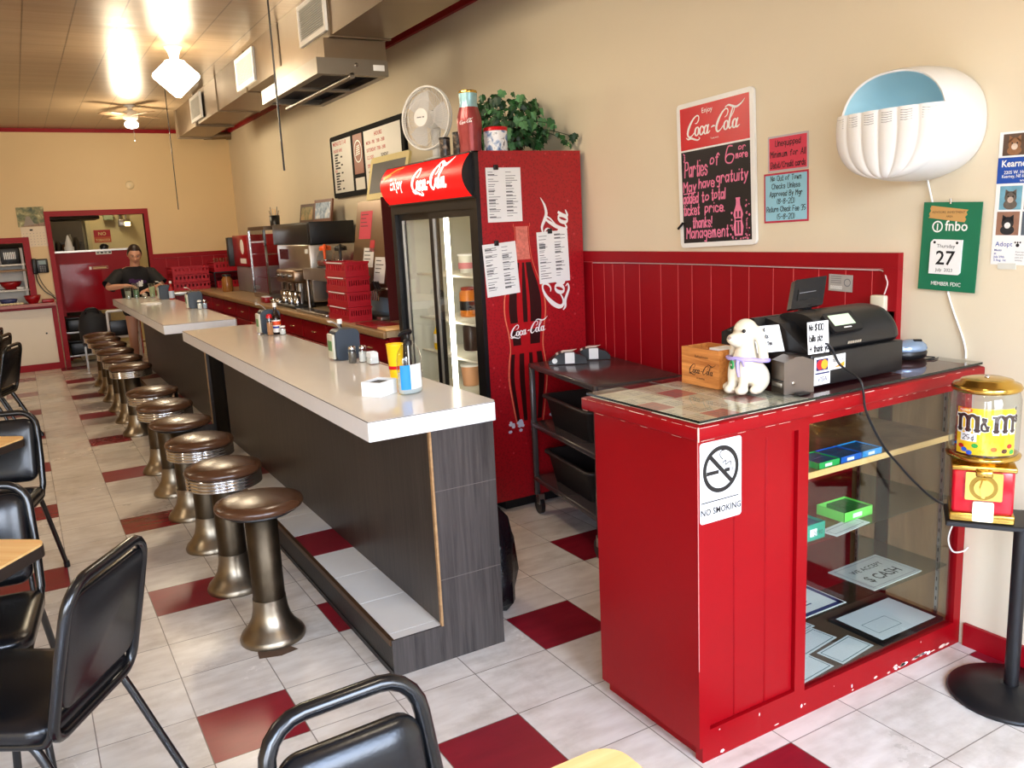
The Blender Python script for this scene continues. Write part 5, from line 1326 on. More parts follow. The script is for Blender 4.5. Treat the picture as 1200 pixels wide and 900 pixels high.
b.hand(cf, '25', -.066, .257, .014, BR, .14, .0016, .9); b.hand(cf, '¢', -.040, .256, .014, BR, .14, .0016, .8); b.build('price_sticker', t)
cols = [(200, 30, 30), (30, 90, 200), (40, 160, 60), (240, 190, 30), (235, 110, 30), (90, 50, 30)]
b = MB()
for i in range(170):
    r = .074*math.sqrt(rnd.random()); a = rnd.random()*2*PI; z = .212+.008*rnd.random()+.030*rnd.random()
    c = rnd.choice(cols); b.ball((r*math.cos(a), r*math.sin(a), zb+z), (.0075, .0075, .0055), mat('candy_%d_%d_%d' % c, c, .2, var=.02), 8, 5, MG)
for i, (u, v) in enumerate(((-.07, .235), (-.06, .225), (-.03, .24), (-.015, .222), (.02, .232), (.05, .226), (.066, .24), (-.045, .218), (.075, .222))):
    b.disc(cf, u, v, .009, mat('candy_%d_%d_%d' % cols[i % 6], cols[i % 6], .2, var=.02), .0012, n=14, ry=.007)
o = b.build('candy', t); o['kind'] = 'stuff'

# ================================================================== on top of the cooler
ZT = 1.9805
# fan
t = thing('desk_fan', 'white desk fan standing on top of the red cooler', 'fan', (1.98, 2.27, ZT))
n_ = Vector((-.90, -.42, .05)).normalized(); C0 = Vector((1.905, 2.235, 2.243))
uu = Vector((n_.y, -n_.x, 0)).normalized()*-1; vv = n_.cross(uu).normalized()
if vv.z < 0: vv = -vv
FF = Frame(C0, uu, vv)
if FF.n.dot(n_) < 0: FF = Frame(C0, -uu, vv)
R = .182
b = MB()
def circ(r, h, n=48): return [FF.p(r*math.cos(2*PI*i/n), r*math.sin(2*PI*i/n), h) for i in range(n)]
b.tube(circ(R, 0), .006, WHITE, 8, closed=True); b.tube(circ(R, -.022), .005, WHITE, 8, closed=True)
GRILL = mat('fan_grille_white', (226, 224, 220), .4, var=.02)
for r, h in ((.155, .022), (.105, .036)): b.tube(circ(r, h), .0016, GRILL, 5, closed=True)
for i in range(80):
    a = 2*PI*i/80; a2 = a+.35
    b.tube([FF.p(.05*math.cos(a), .05*math.sin(a), .042), FF.p(.11*math.cos(a+.15), .11*math.sin(a+.15), .034), FF.p(.155*math.cos(a+.25), .155*math.sin(a+.25), .021), FF.p(R*math.cos(a2), R*math.sin(a2), 0)], .0013, GRILL, 4, caps=False)
    if i % 2 == 0: b.tube([FF.p(R*math.cos(a), R*math.sin(a), -.022), FF.p(.12*math.cos(a), .12*math.sin(a), -.07), FF.p(.05*math.cos(a), .05*math.sin(a), -.078)], .0013, GRILL, 4, caps=False)
b.build('guard', t)
b = MB(); b.disc(FF, 0, 0, .052, WHITE, .036, .044, 32); b.rect(FF, -.028, -.003, .006, .003, INKG, .0445); b.rect(FF, .014, -.004, .028, .004, INKG, .0445); b.build('hub_badge', t)
FB = mat('fan_blade_grey', (214, 214, 214), .35, var=.03)
for q in range(3):
    b = MB(); vs = []; a0 = q*2*PI/3
    for i in range(7):
        for j in range(6):
            r = .035+.125*j/5; a = a0+(i/6-.5)*1.25*(1-.25*abs(j/5-.5)); vs.append(FF.p(r*math.cos(a), r*math.sin(a), -.018+.022*(i/6-.5)))
    b.add(vs, [(i*6+j, i*6+j+1, (i+1)*6+j+1, (i+1)*6+j) for i in range(6) for j in range(5)], FB, True); b.build('blade', t)
b = MB(); b.tube([FF.p(0, 0, -.03), FF.p(0, 0, -.09), FF.p(0, 0, -.145)], [.05, .058, .03], WHITE, 20); b.build('motor', t)
b = MB(); p0 = FF.p(0, -.01, -.11); b.tube([p0, (1.985, 2.272, 2.16), (1.99, 2.275, 2.02)], [.028, .030, .030], WHITE, 14); b.build('neck', t)
b = MB(); b.lathe([(.10, .0005), (.10, .012), (.07, .03), (.03, .045)], WHITE, (1.99, 2.275, ZT), 32); b.build('base', t)
# bottle-shaped tin
t = thing('bottle_tin', 'tall tin shaped like a cluster of cola bottles on the cooler', 'tin', (1.885, 1.64, ZT))
TINR = mat('tin_cola_red', (150, 62, 62), .32, .3, var=.3, scale=30); TINB = mat('tin_pale_blue', (150, 195, 205), .3, .3, var=.15, scale=40)
prof = [(.060, 0), (.058, .03), (.060, .08), (.066, .13), (.067, .165), (.064, .19), (.057, .215), (.050, .240)]
b = MB()
def lobed(pr, m, extra=.10):
    n = 36; vs = []
    for r, z in pr:
        for j in range(n):
            a = 2*PI*j/n; q = r*(.86+.16*abs(math.cos(2*a+.4))**.7); vs.append((1.885+q*math.cos(a), 1.64+q*math.sin(a), ZT+.0005+z))
    b.add(vs, [(i*n+j, i*n+(j+1) % n, (i+1)*n+(j+1) % n, (i+1)*n+j) for i in range(len(pr)-1) for j in range(n)], m, True)
    b.add(vs[:n], [tuple(range(n))[::-1]], m); b.add(vs[-n:], [tuple(range(n))], m)
lobed(prof, TINR); b.build('body', t)
b = MB(); lobed([(.050, .240), (.046, .262), (.047, .285), (.049, .305), (.049, .312)], TINB); b.build('shoulder_band', t)
b = MB(); lobed([(.048, .312), (.051, .318), (.047, .326)], GOLD); b.build('cap', t)
b = MB(); F = Frame((1.885-.062, 1.64-.02, ZT+.145), (.45, -.89, 0), (0, 0, 1)); F = Frame(Vector((1.885, 1.64, ZT+.150))+Vector((-.55, -.83, 0))*.072, (.83, -.55, 0), (0, 0, 1)); script(b, F, -.048, 0, .075, SCRW, 0., rot=.12, bold=1.3); b.build('script_lettering', t)
# picture tin
t = thing('picture_tin', 'round tin with red lid and blue winter picture on the cooler', 'tin', (2.02, 1.60, ZT))
b = MB(); b.lathe([(.064, .0005), (.064, .118)], blotch('tin_winter_picture', [(40, 60, 110), (120, 150, 190), (235, 238, 242), (240, 240, 240), (30, 36, 60)], 22., .35), (2.02, 1.60, ZT), 36); b.build('body', t)
b = MB(); b.lathe([(.0665, .114), (.0665, .132), (.058, .136), (1e-4, .136)], PRED, (2.02, 1.60, ZT), 36); b.lathe([(.0650, .001), (.0650, .008)], PRED, (2.02, 1.60, ZT), 36); b.build('lid_and_rim', t)
CANM = blotch('black_patterned_can', [(20, 18, 18), (40, 34, 30), (130, 112, 92)], 40., .35)
for x, y, h_, lb in ((1.808, 1.80, .10, 'shorter black can beside the fan on the cooler'), (1.872, 1.76, .125, 'taller black can beside the bottle tin on the cooler')):
    t = thing('spice_can', lb, 'can', (x, y, ZT), 0, 'black cans on the cooler')
    b = MB(); b.lathe([(.030, .0005), (.030, h_-.01)], CANM, (x, y, ZT), 24); b.build('can_body', t)
    b = MB(); b.lathe([(.031, h_-.010), (.031, h_), (.024, h_+.003)], BLACK, (x, y, ZT), 24); b.build('lid', t)
# ivy
t = thing('potted_ivy', 'bushy green ivy plant in a small pot on the cooler', 'plant', (2.27, 1.90, ZT))
b = MB(); b.lathe([(.075, .0005), (.095, .10), (.10, .105), (.10, .12), (.085, .12), (.08, .10)], mat('pot_brown', (88, 52, 38), .6), (2.27, 1.90, ZT), 28); b.build('pot', t)
LEAF2 = mat('leaf_pale_green', (96, 150, 96), .42, var=.35, scale=20); LEAF3 = mat('leaf_dark_green', (22, 58, 28), .42, var=.35, scale=20)
b = MB(); st = MB()
shape = [(0, -.5), (.28, -.62), (.62, -.30), (.42, -.05), (.52, .22), (.24, .28), (0, .75), (-.24, .28), (-.52, .22), (-.42, -.05), (-.62, -.30), (-.28, -.62)]
rs = random.Random(11)
for i in range(430):
    a = rs.random()*2*PI; el = rs.random()
    rr_ = rs.uniform(.45, 1.)
    px = 2.25+.29*math.cos(a)*rr_*(1-.25*el); py = 1.87+.22*math.sin(a)*rr_*(1-.25*el); pz = ZT+.03+.335*el*math.sqrt(max(.05, 1-(rr_*.75)**2))+.02*rs.random()
    if px > 2.455: px = 2.455-rs.random()*.1
    if i < 16:   # trailing sprays
        k_ = i/15.; px = 2.36+.10*k_; py = 1.70-.22*k_; pz = ZT+.10-.02*k_+rs.uniform(-.03, .03)+.05*math.sin(k_*6)
    elif i < 26: px = 1.99+rs.random()*.08; py = 1.78+rs.random()*.1; pz = ZT+.19+rs.random()*.13
    size = rs.uniform(.026, .052)
    nn = Vector((math.cos(a)*.7+rs.uniform(-.6, .6)-.35, math.sin(a)*.7+rs.uniform(-.6, .6)-.45, rs.uniform(-.1, .9))).normalized()
    dwn = Vector((rs.uniform(-.6, .6), rs.uniform(-.6, .6), -1)); vv_ = (dwn-nn*dwn.dot(nn)).normalized()
    u_ = vv_.cross(nn)
    mm = rs.choice([GREENL, GREENL, LEAF3, LEAF3, LEAF2])
    c = Vector((px, py, max(pz, ZT+size*.8))); vs = [c+u_*x*size+vv_*y*size+nn*(.18*size*(1-abs(x)*1.6)) for x, y in shape]
    ctr = c+nn*.22*size
    b.add([ctr]+vs, [(0, q+1, (q+1) % 12+1) for q in range(12)], mm)
    if i % 5 == 0: st.tube(catmull([(2.27, 1.90, ZT+.11), tuple((Vector((2.25, 1.86, ZT+.14))+c)/2+Vector((0, 0, .03))), tuple(c)], None, 4), .0022, LEAF3, 4)
o = b.build('foliage', t); o['kind'] = 'stuff'
st.build('stems', t)

# ================================================================== menu board on the wall
t = thing('menu_board', 'black-framed letter menu board on the wall above the dispenser', 'menu board', (2.498, 4.75, 1.93))
F = Frame((2.498, 5.66, 1.925), (0, -1, 0), (0, 0, 1)); W_, H_ = 1.80, .575
b = MB(); b.rrect(F, 0, 0, W_, H_, .03, mat('matt_black_frame', (14, 14, 15), .7, spec=.15), 0, .03); b.build('frame', t)
LB = mat('letter_board_white', (222, 220, 212), .4, var=.03)
b = MB(); b.rect(F, .06, .045, .58, H_-.045, LB, .030, .032); b.rect(F, .92, .045, W_-.06, H_-.045, LB, .030, .032); b.build('letter_panels', t)
b = MB(); BRN = mat('soda_brown_panel', (140, 66, 34), .4, var=.1); b.rect(F, .64, .185, .87, H_-.045, BRN, .030, .032); b.build('brown_panel', t)
b = MB(); b.ring(F, .755, .38, .088, .098, LB, .0325); 
for i in range(5): b.stroke(F, [(.69+.01*i, .35+.018*i), (.80, .36+.018*i)], .008, LB, .0326)
b.build('round_emblem', t)
b = MB(); b.rect(F, .64, .045, .87, .150, LB, .030, .032); b.build('small_panel', t)
b = MB(); IR = mat('letter_red', (190, 30, 40), .5)
h = .0325
b.text(F, 'MENU IS 11-8', .09, .482, .052, IR, h, 'LEFT', 1.2, .02); b.text(F, 'UNDER NINE', .09, .42, .042, IR, h, 'LEFT', 1.0, .02)
for i in range(14):
    v = .39-i*.0245
    if i == 6: b.text(F, 'KIDS', .10, v-.004, .032, IR, h, 'LEFT', 1, .02); continue
    b.rect(F, .12, v, .12+rnd.choice((.08, .11, .14)), v+.015, INK, h)
    if i % 3 == 1: b.rect(F, .28, v, .33, v+.015, INK, h)
b.text(F, 'HOURS', 1.26, .47, .048, IR, h, 'CENTER', 1.1, .02)
for i, l in enumerate(('MON - FRI   7:00 - 3:00', 'SATURDAY  7:00 - 3:00', 'CLOSED')): b.text(F, l, .97, .41-i*.062, .042, IR, h, 'LEFT', 1.05, .02)
b.text(F, 'SUNDAY', 1.30, .286, .040, INK, h, 'LEFT', 1., .02); b.text(F, 'SPECIAL', .97, .215, .042, IR, h, 'LEFT', 1., .02)
for i in range(4): b.rect(F, .99, .17-i*.03, 1.15, .184-i*.03, INK, h)
b.build('letters', t)
# cream framed chalkboard leaning on the dispenser
t = thing('small_chalkboard', 'cream-framed small blackboard leaning behind the cooler header', 'board', (2.33, 3.70, 1.835))
F = Frame((2.22, 4.10, 1.835), (.02, -1, 0), (.22, 0, 1)); CRF = mat('cream_frame', (226, 208, 140), .5, var=.05)
b = MB(); b.rrect(F, 0, 0, .74, .34, .03, CRF, 0, .02); b.build('frame', t)
b = MB(); b.rect(F, .05, .05, .69, .29, CHALKB, .0202, .0208); b.build('slate', t)

# ================================================================== things on the near counter
ZC1 = .9635
def napkin_holder(x, y, label, rot=0., grp='napkin holders on the lunch counters'):
    t = thing('napkin_holder', label, 'napkin holder', (x, y, ZC1), rot, grp)
    b = MB(); F = Frame((.072, -.05, .0005), (-1, 0, 0), (0, 0, 1))
    pr = rr(.0, 0, .125, .155, .03, 6); b.poly(F, rr(.0, .0, .125, .155, .028, 6), NAVYG, 0, .10); o = b.build('body'); o.parent = t
    b = MB(); b.rbox((-.068, -.046, .008), (-.0535, .046, .135), mat('clear_front', (205, 205, 190), .3, var=.05), .008); o = b.build('front_plate'); o.parent = t
    b = MB(); b.rbox((-.0692, -.03, .05), (-.0682, .03, .10), mat('green_advert', (96, 140, 88), .5, var=.4, scale=60), .0004); o = b.build('advert'); o.parent = t
    b = MB(); P_ = [(.0, .150), (-.02, .175), (-.05, .195), (-.075, .198)]
    vs = [(x_, yy, z+(.004 if yy > 0 else 0)) for x_, z in P_ for yy in (-.03, .0, .03)]
    vs = [(a, c, z+(.006 if c == 0 else 0)) for a, c, z in vs]
    b.add(vs+[(a, c, z-.003) for a, c, z in vs], [(i*3+j, i*3+j+1, (i+1)*3+j+1, (i+1)*3+j) for i in range(3) for j in range(2)]+[(12+i*3+j, 12+(i+1)*3+j, 12+(i+1)*3+j+1, 12+i*3+j+1) for i in range(3) for j in range(2)], PAPER, True); o = b.build('napkin'); o.parent = t
    return t
nh = napkin_holder(1.055, 1.575, 'blue-grey napkin holder on the near counter behind two glass shakers')
dup(nh, (1.065, 3.10, ZC1), 0, 'blue-grey napkin holder at the far end of the near counter')
dup(nh, (1.065, 5.80, ZC1), 0, 'blue-grey napkin holder at the near end of the far counter')
dup(nh, (1.045, 7.50, ZC1), 0, 'blue-grey napkin holder on the far counter beside the working person')
def shaker(x, y, fill, label, h=.085, cap=CHROME, name='shaker'):
    t = thing(name, label, 'shaker', (x, y, ZC1), 0, 'shakers on the lunch counters')
    b = MB(); b.lathe([(.018, .0005), (.021, .004), (.0205, h*.55), (.017, h*.82)], CLEAR, (x, y, ZC1), 16); b.build('glass', t)
    b = MB(); b.lathe([(.016, .003), (.0185, .006), (.018, h*.6), (1e-4, h*.6)], fill, (x, y, ZC1), 14); b.build('contents', t)
    b = MB(); b.lathe([(.0185, h*.80), (.0190, h*.88), (.0165, h*.96), (.006, h), (1e-4, h)], cap, (x, y, ZC1), 16); b.build('cap', t)
PEP = mat('ground_pepper', (96, 88, 80), .8, var=.5, scale=120); SALT = mat('salt', (236, 236, 234), .8); SPICE = mat('orange_spice', (186, 128, 84), .8, var=.3, scale=90)
shaker(1.045, 1.42, PEP, 'pepper shaker with chrome cap in front of the near napkin holder')
shaker(1.092, 1.40, SALT, 'salt shaker with chrome cap at the right of its pepper shaker')
shaker(1.040, 2.955, SPICE, 'red-capped spice shaker beside the sauce bottle on the near counter', .14, PRED)
shaker(1.112, 2.925, SALT, 'small white salt shaker right of the sauce bottle', .06, WHITE)
shaker(1.085, 5.63, SALT, 'white salt shaker on the far counter beside its nearer napkin holder', .085, WHITE)
shaker(1.130, 5.63, mat('pale_blue_salt', (170, 185, 205), .6), 'bluish shaker on the far counter right of the white one')
# sauce bottles
def sauce(x, y, h, body, cap, lab, label, lab2=None):
    t = thing('sauce_bottle', label, 'bottle', (x, y, ZC1))
    b = MB(); b.lathe([(.027, .0005), (.029, .006), (.029, h*.50), (.022, h*.62), (.011, h*.74), (.010, h*.88)], body, (x, y, ZC1), 20); b.build('body', t)
    b = MB(); b.lathe([(.0295, h*.07), (.0297, h*.46)], lab, (x, y, ZC1), 20, cap=False); 
    if lab2: b.lathe([(.0299, h*.30), (.0299, h*.42)], lab2[0], (x, y, ZC1), 20, cap=False); b.lathe([(.0299, h*.20), (.0299, h*.26)], lab2[1], (x, y, ZC1), 20, cap=False)
    b.build('label', t)
    b = MB(); b.lathe([(.0135, h*.87), (.0135, h*.99), (.011, h)], cap, (x, y, ZC1), 16); b.build('cap', t)
DKS = mat('dark_sauce', (34, 18, 14), .15)
sauce(1.090, 2.985, .205, DKS, WHITE, WL, 'dark sauce bottle with white cap and orange label on the near counter', (mat('label_orange', (228, 80, 30), .4), mat('label_navy', (40, 50, 150), .4)))
sauce(1.095, 1.72, .19, DKS, WHITE, WL, 'dark bottle with white cap behind the near napkin holder')
sauce(1.105, 7.36, .20, mat('ketchup', (170, 20, 24), .25), WHITE, mat('label_blue_white', (190, 205, 225), .4), 'red ketchup bottle with white cap on the far counter')
# little sugar caddy
t = thing('sugar_caddy', 'small white caddy of sweetener packets beside the shakers', 'caddy', (1.105, 1.31, ZC1))
b = MB(); b.rbox((1.08, 1.275, ZC1+.0005), (1.13, 1.34, ZC1+.035), CLEAR, .004); b.build('tray', t)
for i in range(4):
    b = MB(); b.box((1.086, 1.280+i*.014, ZC1+.004), (1.126, 1.290+i*.014, ZC1+.056+.004*(i % 2)), PAPER); b.build('packet', t)
# yellow cup
t = thing('plastic_cup', 'tall yellow plastic cup behind the sanitiser bottle', 'cup', (1.045, .860, ZC1))
b = MB(); b.lathe([(.028, .0005), (.037, .145), (.039, .150), (.0365, .150), (.035, .143), (.026, .006), (1e-4, .006)], YELLOW, (1.045, .860, ZC1), 28); b.build('cup', t)
b = MB(); F = Frame((1.0, .875, ZC1+.06), (.3, -.95, 0), (0, 0, 1))
b.lathe([(.0322, .04), (.0332, .055)], PRED, (1.045, .860, ZC1), 28, cap=False); b.build('printed_band', t)
# hand sanitiser
t = thing('sanitiser_bottle', 'clear pump bottle of hand gel with blue label on counter corner', 'bottle', (.955, .50, ZC1), .5)
b = MB(); 
def obl(pr, m, c=(0, 0, 0)): b.lathe(pr, m, c, 28, sx=1.25, sy=.80)
obl([(.044, .0005), (.049, .006), (.049, .135), (.043, .165), (.026, .192), (.016, .200)], CLEAR); o = b.build('bottle'); o.parent = t
b = MB(); obl([(.042, .004), (.0465, .008), (.0465, .085), (1e-4, .085)], mat('clear_gel', (232, 244, 250), .1, var=.03, alpha=.45)); o = b.build('gel'); o.parent = t
b = MB()
for a0, a1, m in ((PI*1.02, PI*1.30, mat('label_cyan_blue', (30, 140, 215), .4)), (PI*1.30, PI*1.62, WL)):
    n = 8; vs = [(.0502*1.25*math.cos(a0+(a1-a0)*i/n), .0502*.80*math.sin(a0+(a1-a0)*i/n), z) for z in (.022, .118) for i in range(n+1)]
    b.add(vs, [(i, i+1, n+2+i, n+1+i) for i in range(n)], m, True)
o = b.build('label'); o.parent = t
b = MB(); b.tube([(0, 0, .02), (0, 0, .20)], .003, WHITE, 6); b.lathe([(.017, .190), (.017, .208), (.010, .212), (.007, .214), (.007, .235)], BLACK, n=18); b.tube([(.018, .0, .240), (-.040, -.0, .240), (-.052, 0, .233)], [.011, .008, .005], BLACK, 10); o = b.build('pump'); o.parent = t
# white box
t = thing('card_tray', 'small open white card box on the near counter corner', 'box', (.845, .555, ZC1), .55)
b = MB(); 
for q in (((-.055, -.045, .0005), (.055, .045, .003)), ((-.055, -.045, .003), (-.052, .045, .058)), ((.052, -.045, .003), (.055, .045, .058)), ((-.052, -.045, .003), (.052, -.042, .058)), ((-.052, .042, .003), (.052, .045, .058))): b.box(*q, PAPER)
o = b.build('box_body'); o.parent = t
b = MB()
for i in range(9): b.box((-.045+i*.010, -.036, .004), (-.039+i*.010, .036, .050), mat('sachet_grey', (90, 88, 86), .5, var=.5, scale=60))
o = b.build('sachets'); o.parent = t
# far counter: drinks glasses, napkin
def glass(x, y, h, col, label, lv=.55):
    t = thing('drinking_glass', label, 'glass', (x, y, ZC1), 0, 'glasses by the working person')
    b = MB(); b.lathe([(.030, .0005), (.030, .006), (.040, h), (.038, h), (.028, .010), (1e-4, .010)], CLEAR, (x, y, ZC1), 20); b.build('tumbler', t)
    b = MB(); b.lathe([(.0275, .0105), (.0275+.0098*lv, h*lv), (1e-4, h*lv)], col, (x, y, ZC1), 18); b.build('drink', t)
GD = mat('green_drink', (80, 120, 84), .2, var=.1); LD = mat('pale_lime_drink', (176, 186, 140), .25, var=.1); WD = mat('pale_drink', (150, 155, 140), .25, var=.1)
glass(.735, 8.02, .150, WD, 'leftmost glass on the far counter, holding pale grey drink', .6)
glass(.825, 8.06, .175, GD, 'green drink in a glass on the far counter between two paler ones', .55)
glass(.985, 7.95, .165, LD, 'pale lime glass on the far counter nearest the napkin holder', .75)
t = thing('ice_dish', 'little clear dish with white contents between the green and lime glasses', 'dish', (.90, 7.95, ZC1))
b = MB(); b.lathe([(.025, .0005), (.032, .05), (.030, .05), (.023, .006), (1e-4, .006)], CLEAR, (.90, 7.95, ZC1), 18); b.build('dish', t)
b = MB()
for i in range(12): b.ball((.90+rnd.uniform(-.016, .016), 7.95+rnd.uniform(-.016, .016), ZC1+.02+rnd.random()*.034), .009, mat('cream_cubes', (225, 200, 180), .5), 8, 6)
b.build('contents', t)
b = MB(); F = Frame((.83, 6.90, ZC1+.0005), (1, .1, 0), (-.1, 1, 0))
vs = []; b.poly(F, rr(-.08, -.12, .08, .12, .02), PAPER, 0, .006); b.poly(F, rr(-.07, -.10, .075, .10, .03), PAPER, .006, .012)
solo('folded_napkin', b, (.83, 6.90, ZC1), 'white folded napkins lying on the far counter', 'napkin')

# ================================================================== ceiling: ducts, hood, lamps, cords
DUCTP = mat('duct_tape_seam', (120, 104, 84), .5, .6, var=.2)
t = thing('air_duct', 'long galvanised air duct under the ceiling along the right side', 'duct', (1.69, 4.0, 2.76))
b = MB(); b.box((1.50, -.6, 2.765), (1.88, 5.9, 3.079), DUCT); b.box((1.515, 5.9, 2.775), (1.865, 8.2, 3.079), DUCT); b.build('duct_body', t)
for y in (-.2, .85, 2.62, 3.72, 4.75, 5.88, 7.0, 8.18):
    b = MB(); b.box((1.494, y, 2.758), (1.886, y+.03, 3.0785), DUCTP); b.build('joint_band', t)
for y0, y1, lb in ((2.66, 3.20, 0), (4.42, 5.02, 0), (6.6, 7.14, 0)):
    g = MB(); x = 1.492; 
    for q in ((y0, 2.80, y1, 2.83), (y0, 3.02, y1, 3.05), (y0, 2.83, y0+.03, 3.02), (y1-.03, 2.83, y1, 3.02)): g.box((x-.012, q[0], q[1]), (x+.0075, q[2], q[3]), WHITE)
    o = g.build('wall_grille', t); g = MB()
    for i in range(14): z = 2.835+i*.0135; g.box((x-.008, y0+.03, z), (x+.004, y1-.03, z+.006), mat('grille_slat', (206, 206, 200), .5))
    g.box((x+.004, y0+.03, 2.83), (x+.0075, y1-.03, 3.02), mat('grille_dark', (110, 110, 108), .7)); g.build('slats', o)
t = thing('exhaust_hood', 'steel exhaust hood hanging beneath the air duct', 'hood', (1.65, 3.2, 2.5))
b = MB(); b.box((1.46, 2.66, 2.64), (1.86, 3.75, 2.757), DUCT); b.build('plenum', t)
HS = mat('hood_steel', (150, 144, 134), .36, 1., var=.1, scale=8)
b = MB(); x0, x1, y0, y1, z0, z1 = 1.40, 1.86, 2.64, 3.95, 2.545, 2.64
b.box((x0, y0, z0), (x0+.015, y1, z1), HS); b.box((x1-.015, y0, z0), (x1, y1, z1), HS); b.box((x0+.015, y0, z0), (x1-.015, y0+.015, z1), HS); b.box((x0+.015, y1-.015, z0), (x1-.015, y1, z1), HS)
b.box((x0+.015, y0+.015, z1-.02), (x1-.015, y1-.015, z1), HS)
b.box((x0+.015, y0+.015, z0), (x0+.05, y1-.015, z0+.012), HS); b.box((x1-.05, y0+.015, z0), (x1-.015, y1-.015, z0+.012), HS); b.box((x0+.05, y0+.015, z0), (x1-.05, y0+.06, z0+.012), HS); b.box((x0+.05, y1-.06, z0), (x1-.05, y1-.015, z0+.012), HS); b.box((x0+.05, 3.22, z0), (x1-.05, 3.30, z0+.012), HS)
b.build('canopy', t)
b = MB(); b.box((x0+.02, y0+.02, z0+.045), (x1-.02, y1-.02, z0+.055), mat('dark_filter', (40, 42, 56), .5, .4, var=.3, scale=20)); b.build('filter', t)
b = MB(); b.tube([(1.62, y0-.0, z0-.004), (1.62, y1+.12, z0-.004)], .018, HS, 8); b.build('cross_bar', t)
b = MB(); b.rbox((1.76, y0-.003, z0+.030), (1.835, y0, z0+.065), PAPER, .001); b.build('sticker', t)
b = MB(); b.lathe([(.012, 0), (.012, .006), (.006, .010)], CHROME, n=12, M=Matrix.Translation((1.65, y0, z0+.06)) @ Matrix.Rotation(PI/2, 4, 'X')); b.build('screw_knob', t)
t = thing('wall_pipe', 'short silver pipe near the ceiling at the back corner', 'pipe', (2.30, 9.95, 3.0))
b = MB(); b.tube([(2.14, 9.95, 2.985), (2.46, 9.95, 3.0)], .05, DUCT, 14); b.build('pipe', t); b = MB(); b.tube([(2.44, 9.95, 3.0), (2.499, 9.95, 3.003)], .062, DUCT, 14); b.build('collar', t)
b = MB(); b.tube([(1.045, 2.3, 3.08), (1.044, 2.3, 2.5), (1.046, 2.3, 1.952)], .0055, BLACK, 6); solo('pull_cord', b, (1.045, 2.3, 3.08), 'dark cord hanging from the ceiling in front of the exhaust hood', 'cord')
b = MB(); b.tube([(1.066, 6.0, 3.08), (1.064, 6., 2.5), (1.060, 6.0, 1.88)], .0042, BLACK, 6); solo('pull_cord', b, (1.06, 6.0, 3.08), 'thin dark cord hanging before the back wall', 'cord')
# schoolhouse lamp
t = thing('ceiling_lamp', 'lit diamond-shaped white glass ceiling lamp, nearer the camera', 'ceiling lamp', (.96, 4.75, 3.08))
b = MB(); b.lathe([(.03, -.11), (.035, -.07), (.05, -.03), (.068, -.006), (.068, -.0005)], WHITE, (.96, 4.75, 3.08), 28); b.build('fitter', t)
b = MB(); b.lathe([(.075, -.108), (.08, -.118), (.172, -.205), (.176, -.222), (.168, -.238), (.02, -.378), (1e-4, -.382)], LAMPG, (.96, 4.75, 3.08), 36, cap=False); b.build('glass_shade', t); lamp_a = t
t = thing('ceiling_fan', 'ceiling fan with lit lamp farther back near the back wall', 'ceiling fan', (.985, 7.9, 3.08))
b = MB(); b.lathe([(.02, -.16), (.07, -.15), (.08, -.12), (.075, -.07), (.03, -.05), (.025, -.02), (.06, -.012), (.06, -.0005)], WHITE, (.985, 7.9, 3.08), 28); b.build('motor', t)
FBL = mat('fan_blade_tan', (150, 122, 92), .4, var=.1)
for q in range(4):
    a = q*PI/2+.5; Mx = Matrix.Translation((.985, 7.9, 2.975)) @ Matrix.Rotation(a, 4, 'Z') @ Matrix.Rotation(.18, 4, 'X')
    b = MB(); b.rbox((.07, -.05, -.004), (.36, .05, .004), FBL, .003, 1, Mx); b.build('blade', t)
b = MB(); b.lathe([(.03, -.162), (.06, -.175), (.075, -.20), (.06, -.235), (1e-4, -.25)], LAMPG, (.985, 7.9, 3.08), 24, cap=False); b.build('glass_shade', t)
b = MB(); b.tube([(1.0, 7.9, 2.90), (1.0, 7.9, 2.70)], .002, CHROME, 5); b.build('pull_chain', t)
def pl(loc, w, col=(1., .83, .58), r=.12):
    ld = bpy.data.lights.new('lamp_bulb', 'POINT'); ld.energy = w; ld.color = col; ld.shadow_soft_size = r
    o = bpy.data.objects.new('lamp_bulb', ld); COL.objects.link(o); o.location = loc
pl((.96, 4.75, 2.60), LAMP_W*.62); pl((.985, 7.9, 2.68), LAMP_W*.85)

# unseen lamps of the same kind, added out of frame to brighten the room
for x, y, lb in ((.96, 1.55, 'unseen lit diamond-shaped ceiling lamp over the near lunch counter, above the picture'), (.96, -1.6, 'added unseen diamond-shaped ceiling lamp over the till end of the room'), (-2.2, 1.55, 'added unseen diamond-shaped ceiling lamp over the nearer tables on the left'), (-2.2, 4.75, 'added unseen diamond-shaped ceiling lamp over the farther tables on the left')):
    dup(lamp_a, (x, y, 3.08), 0, lb); pl((x, y, 2.62), LAMP_W*(.2 if y < 0 else .34 if x > 0 else .6), (1., .86, .68))

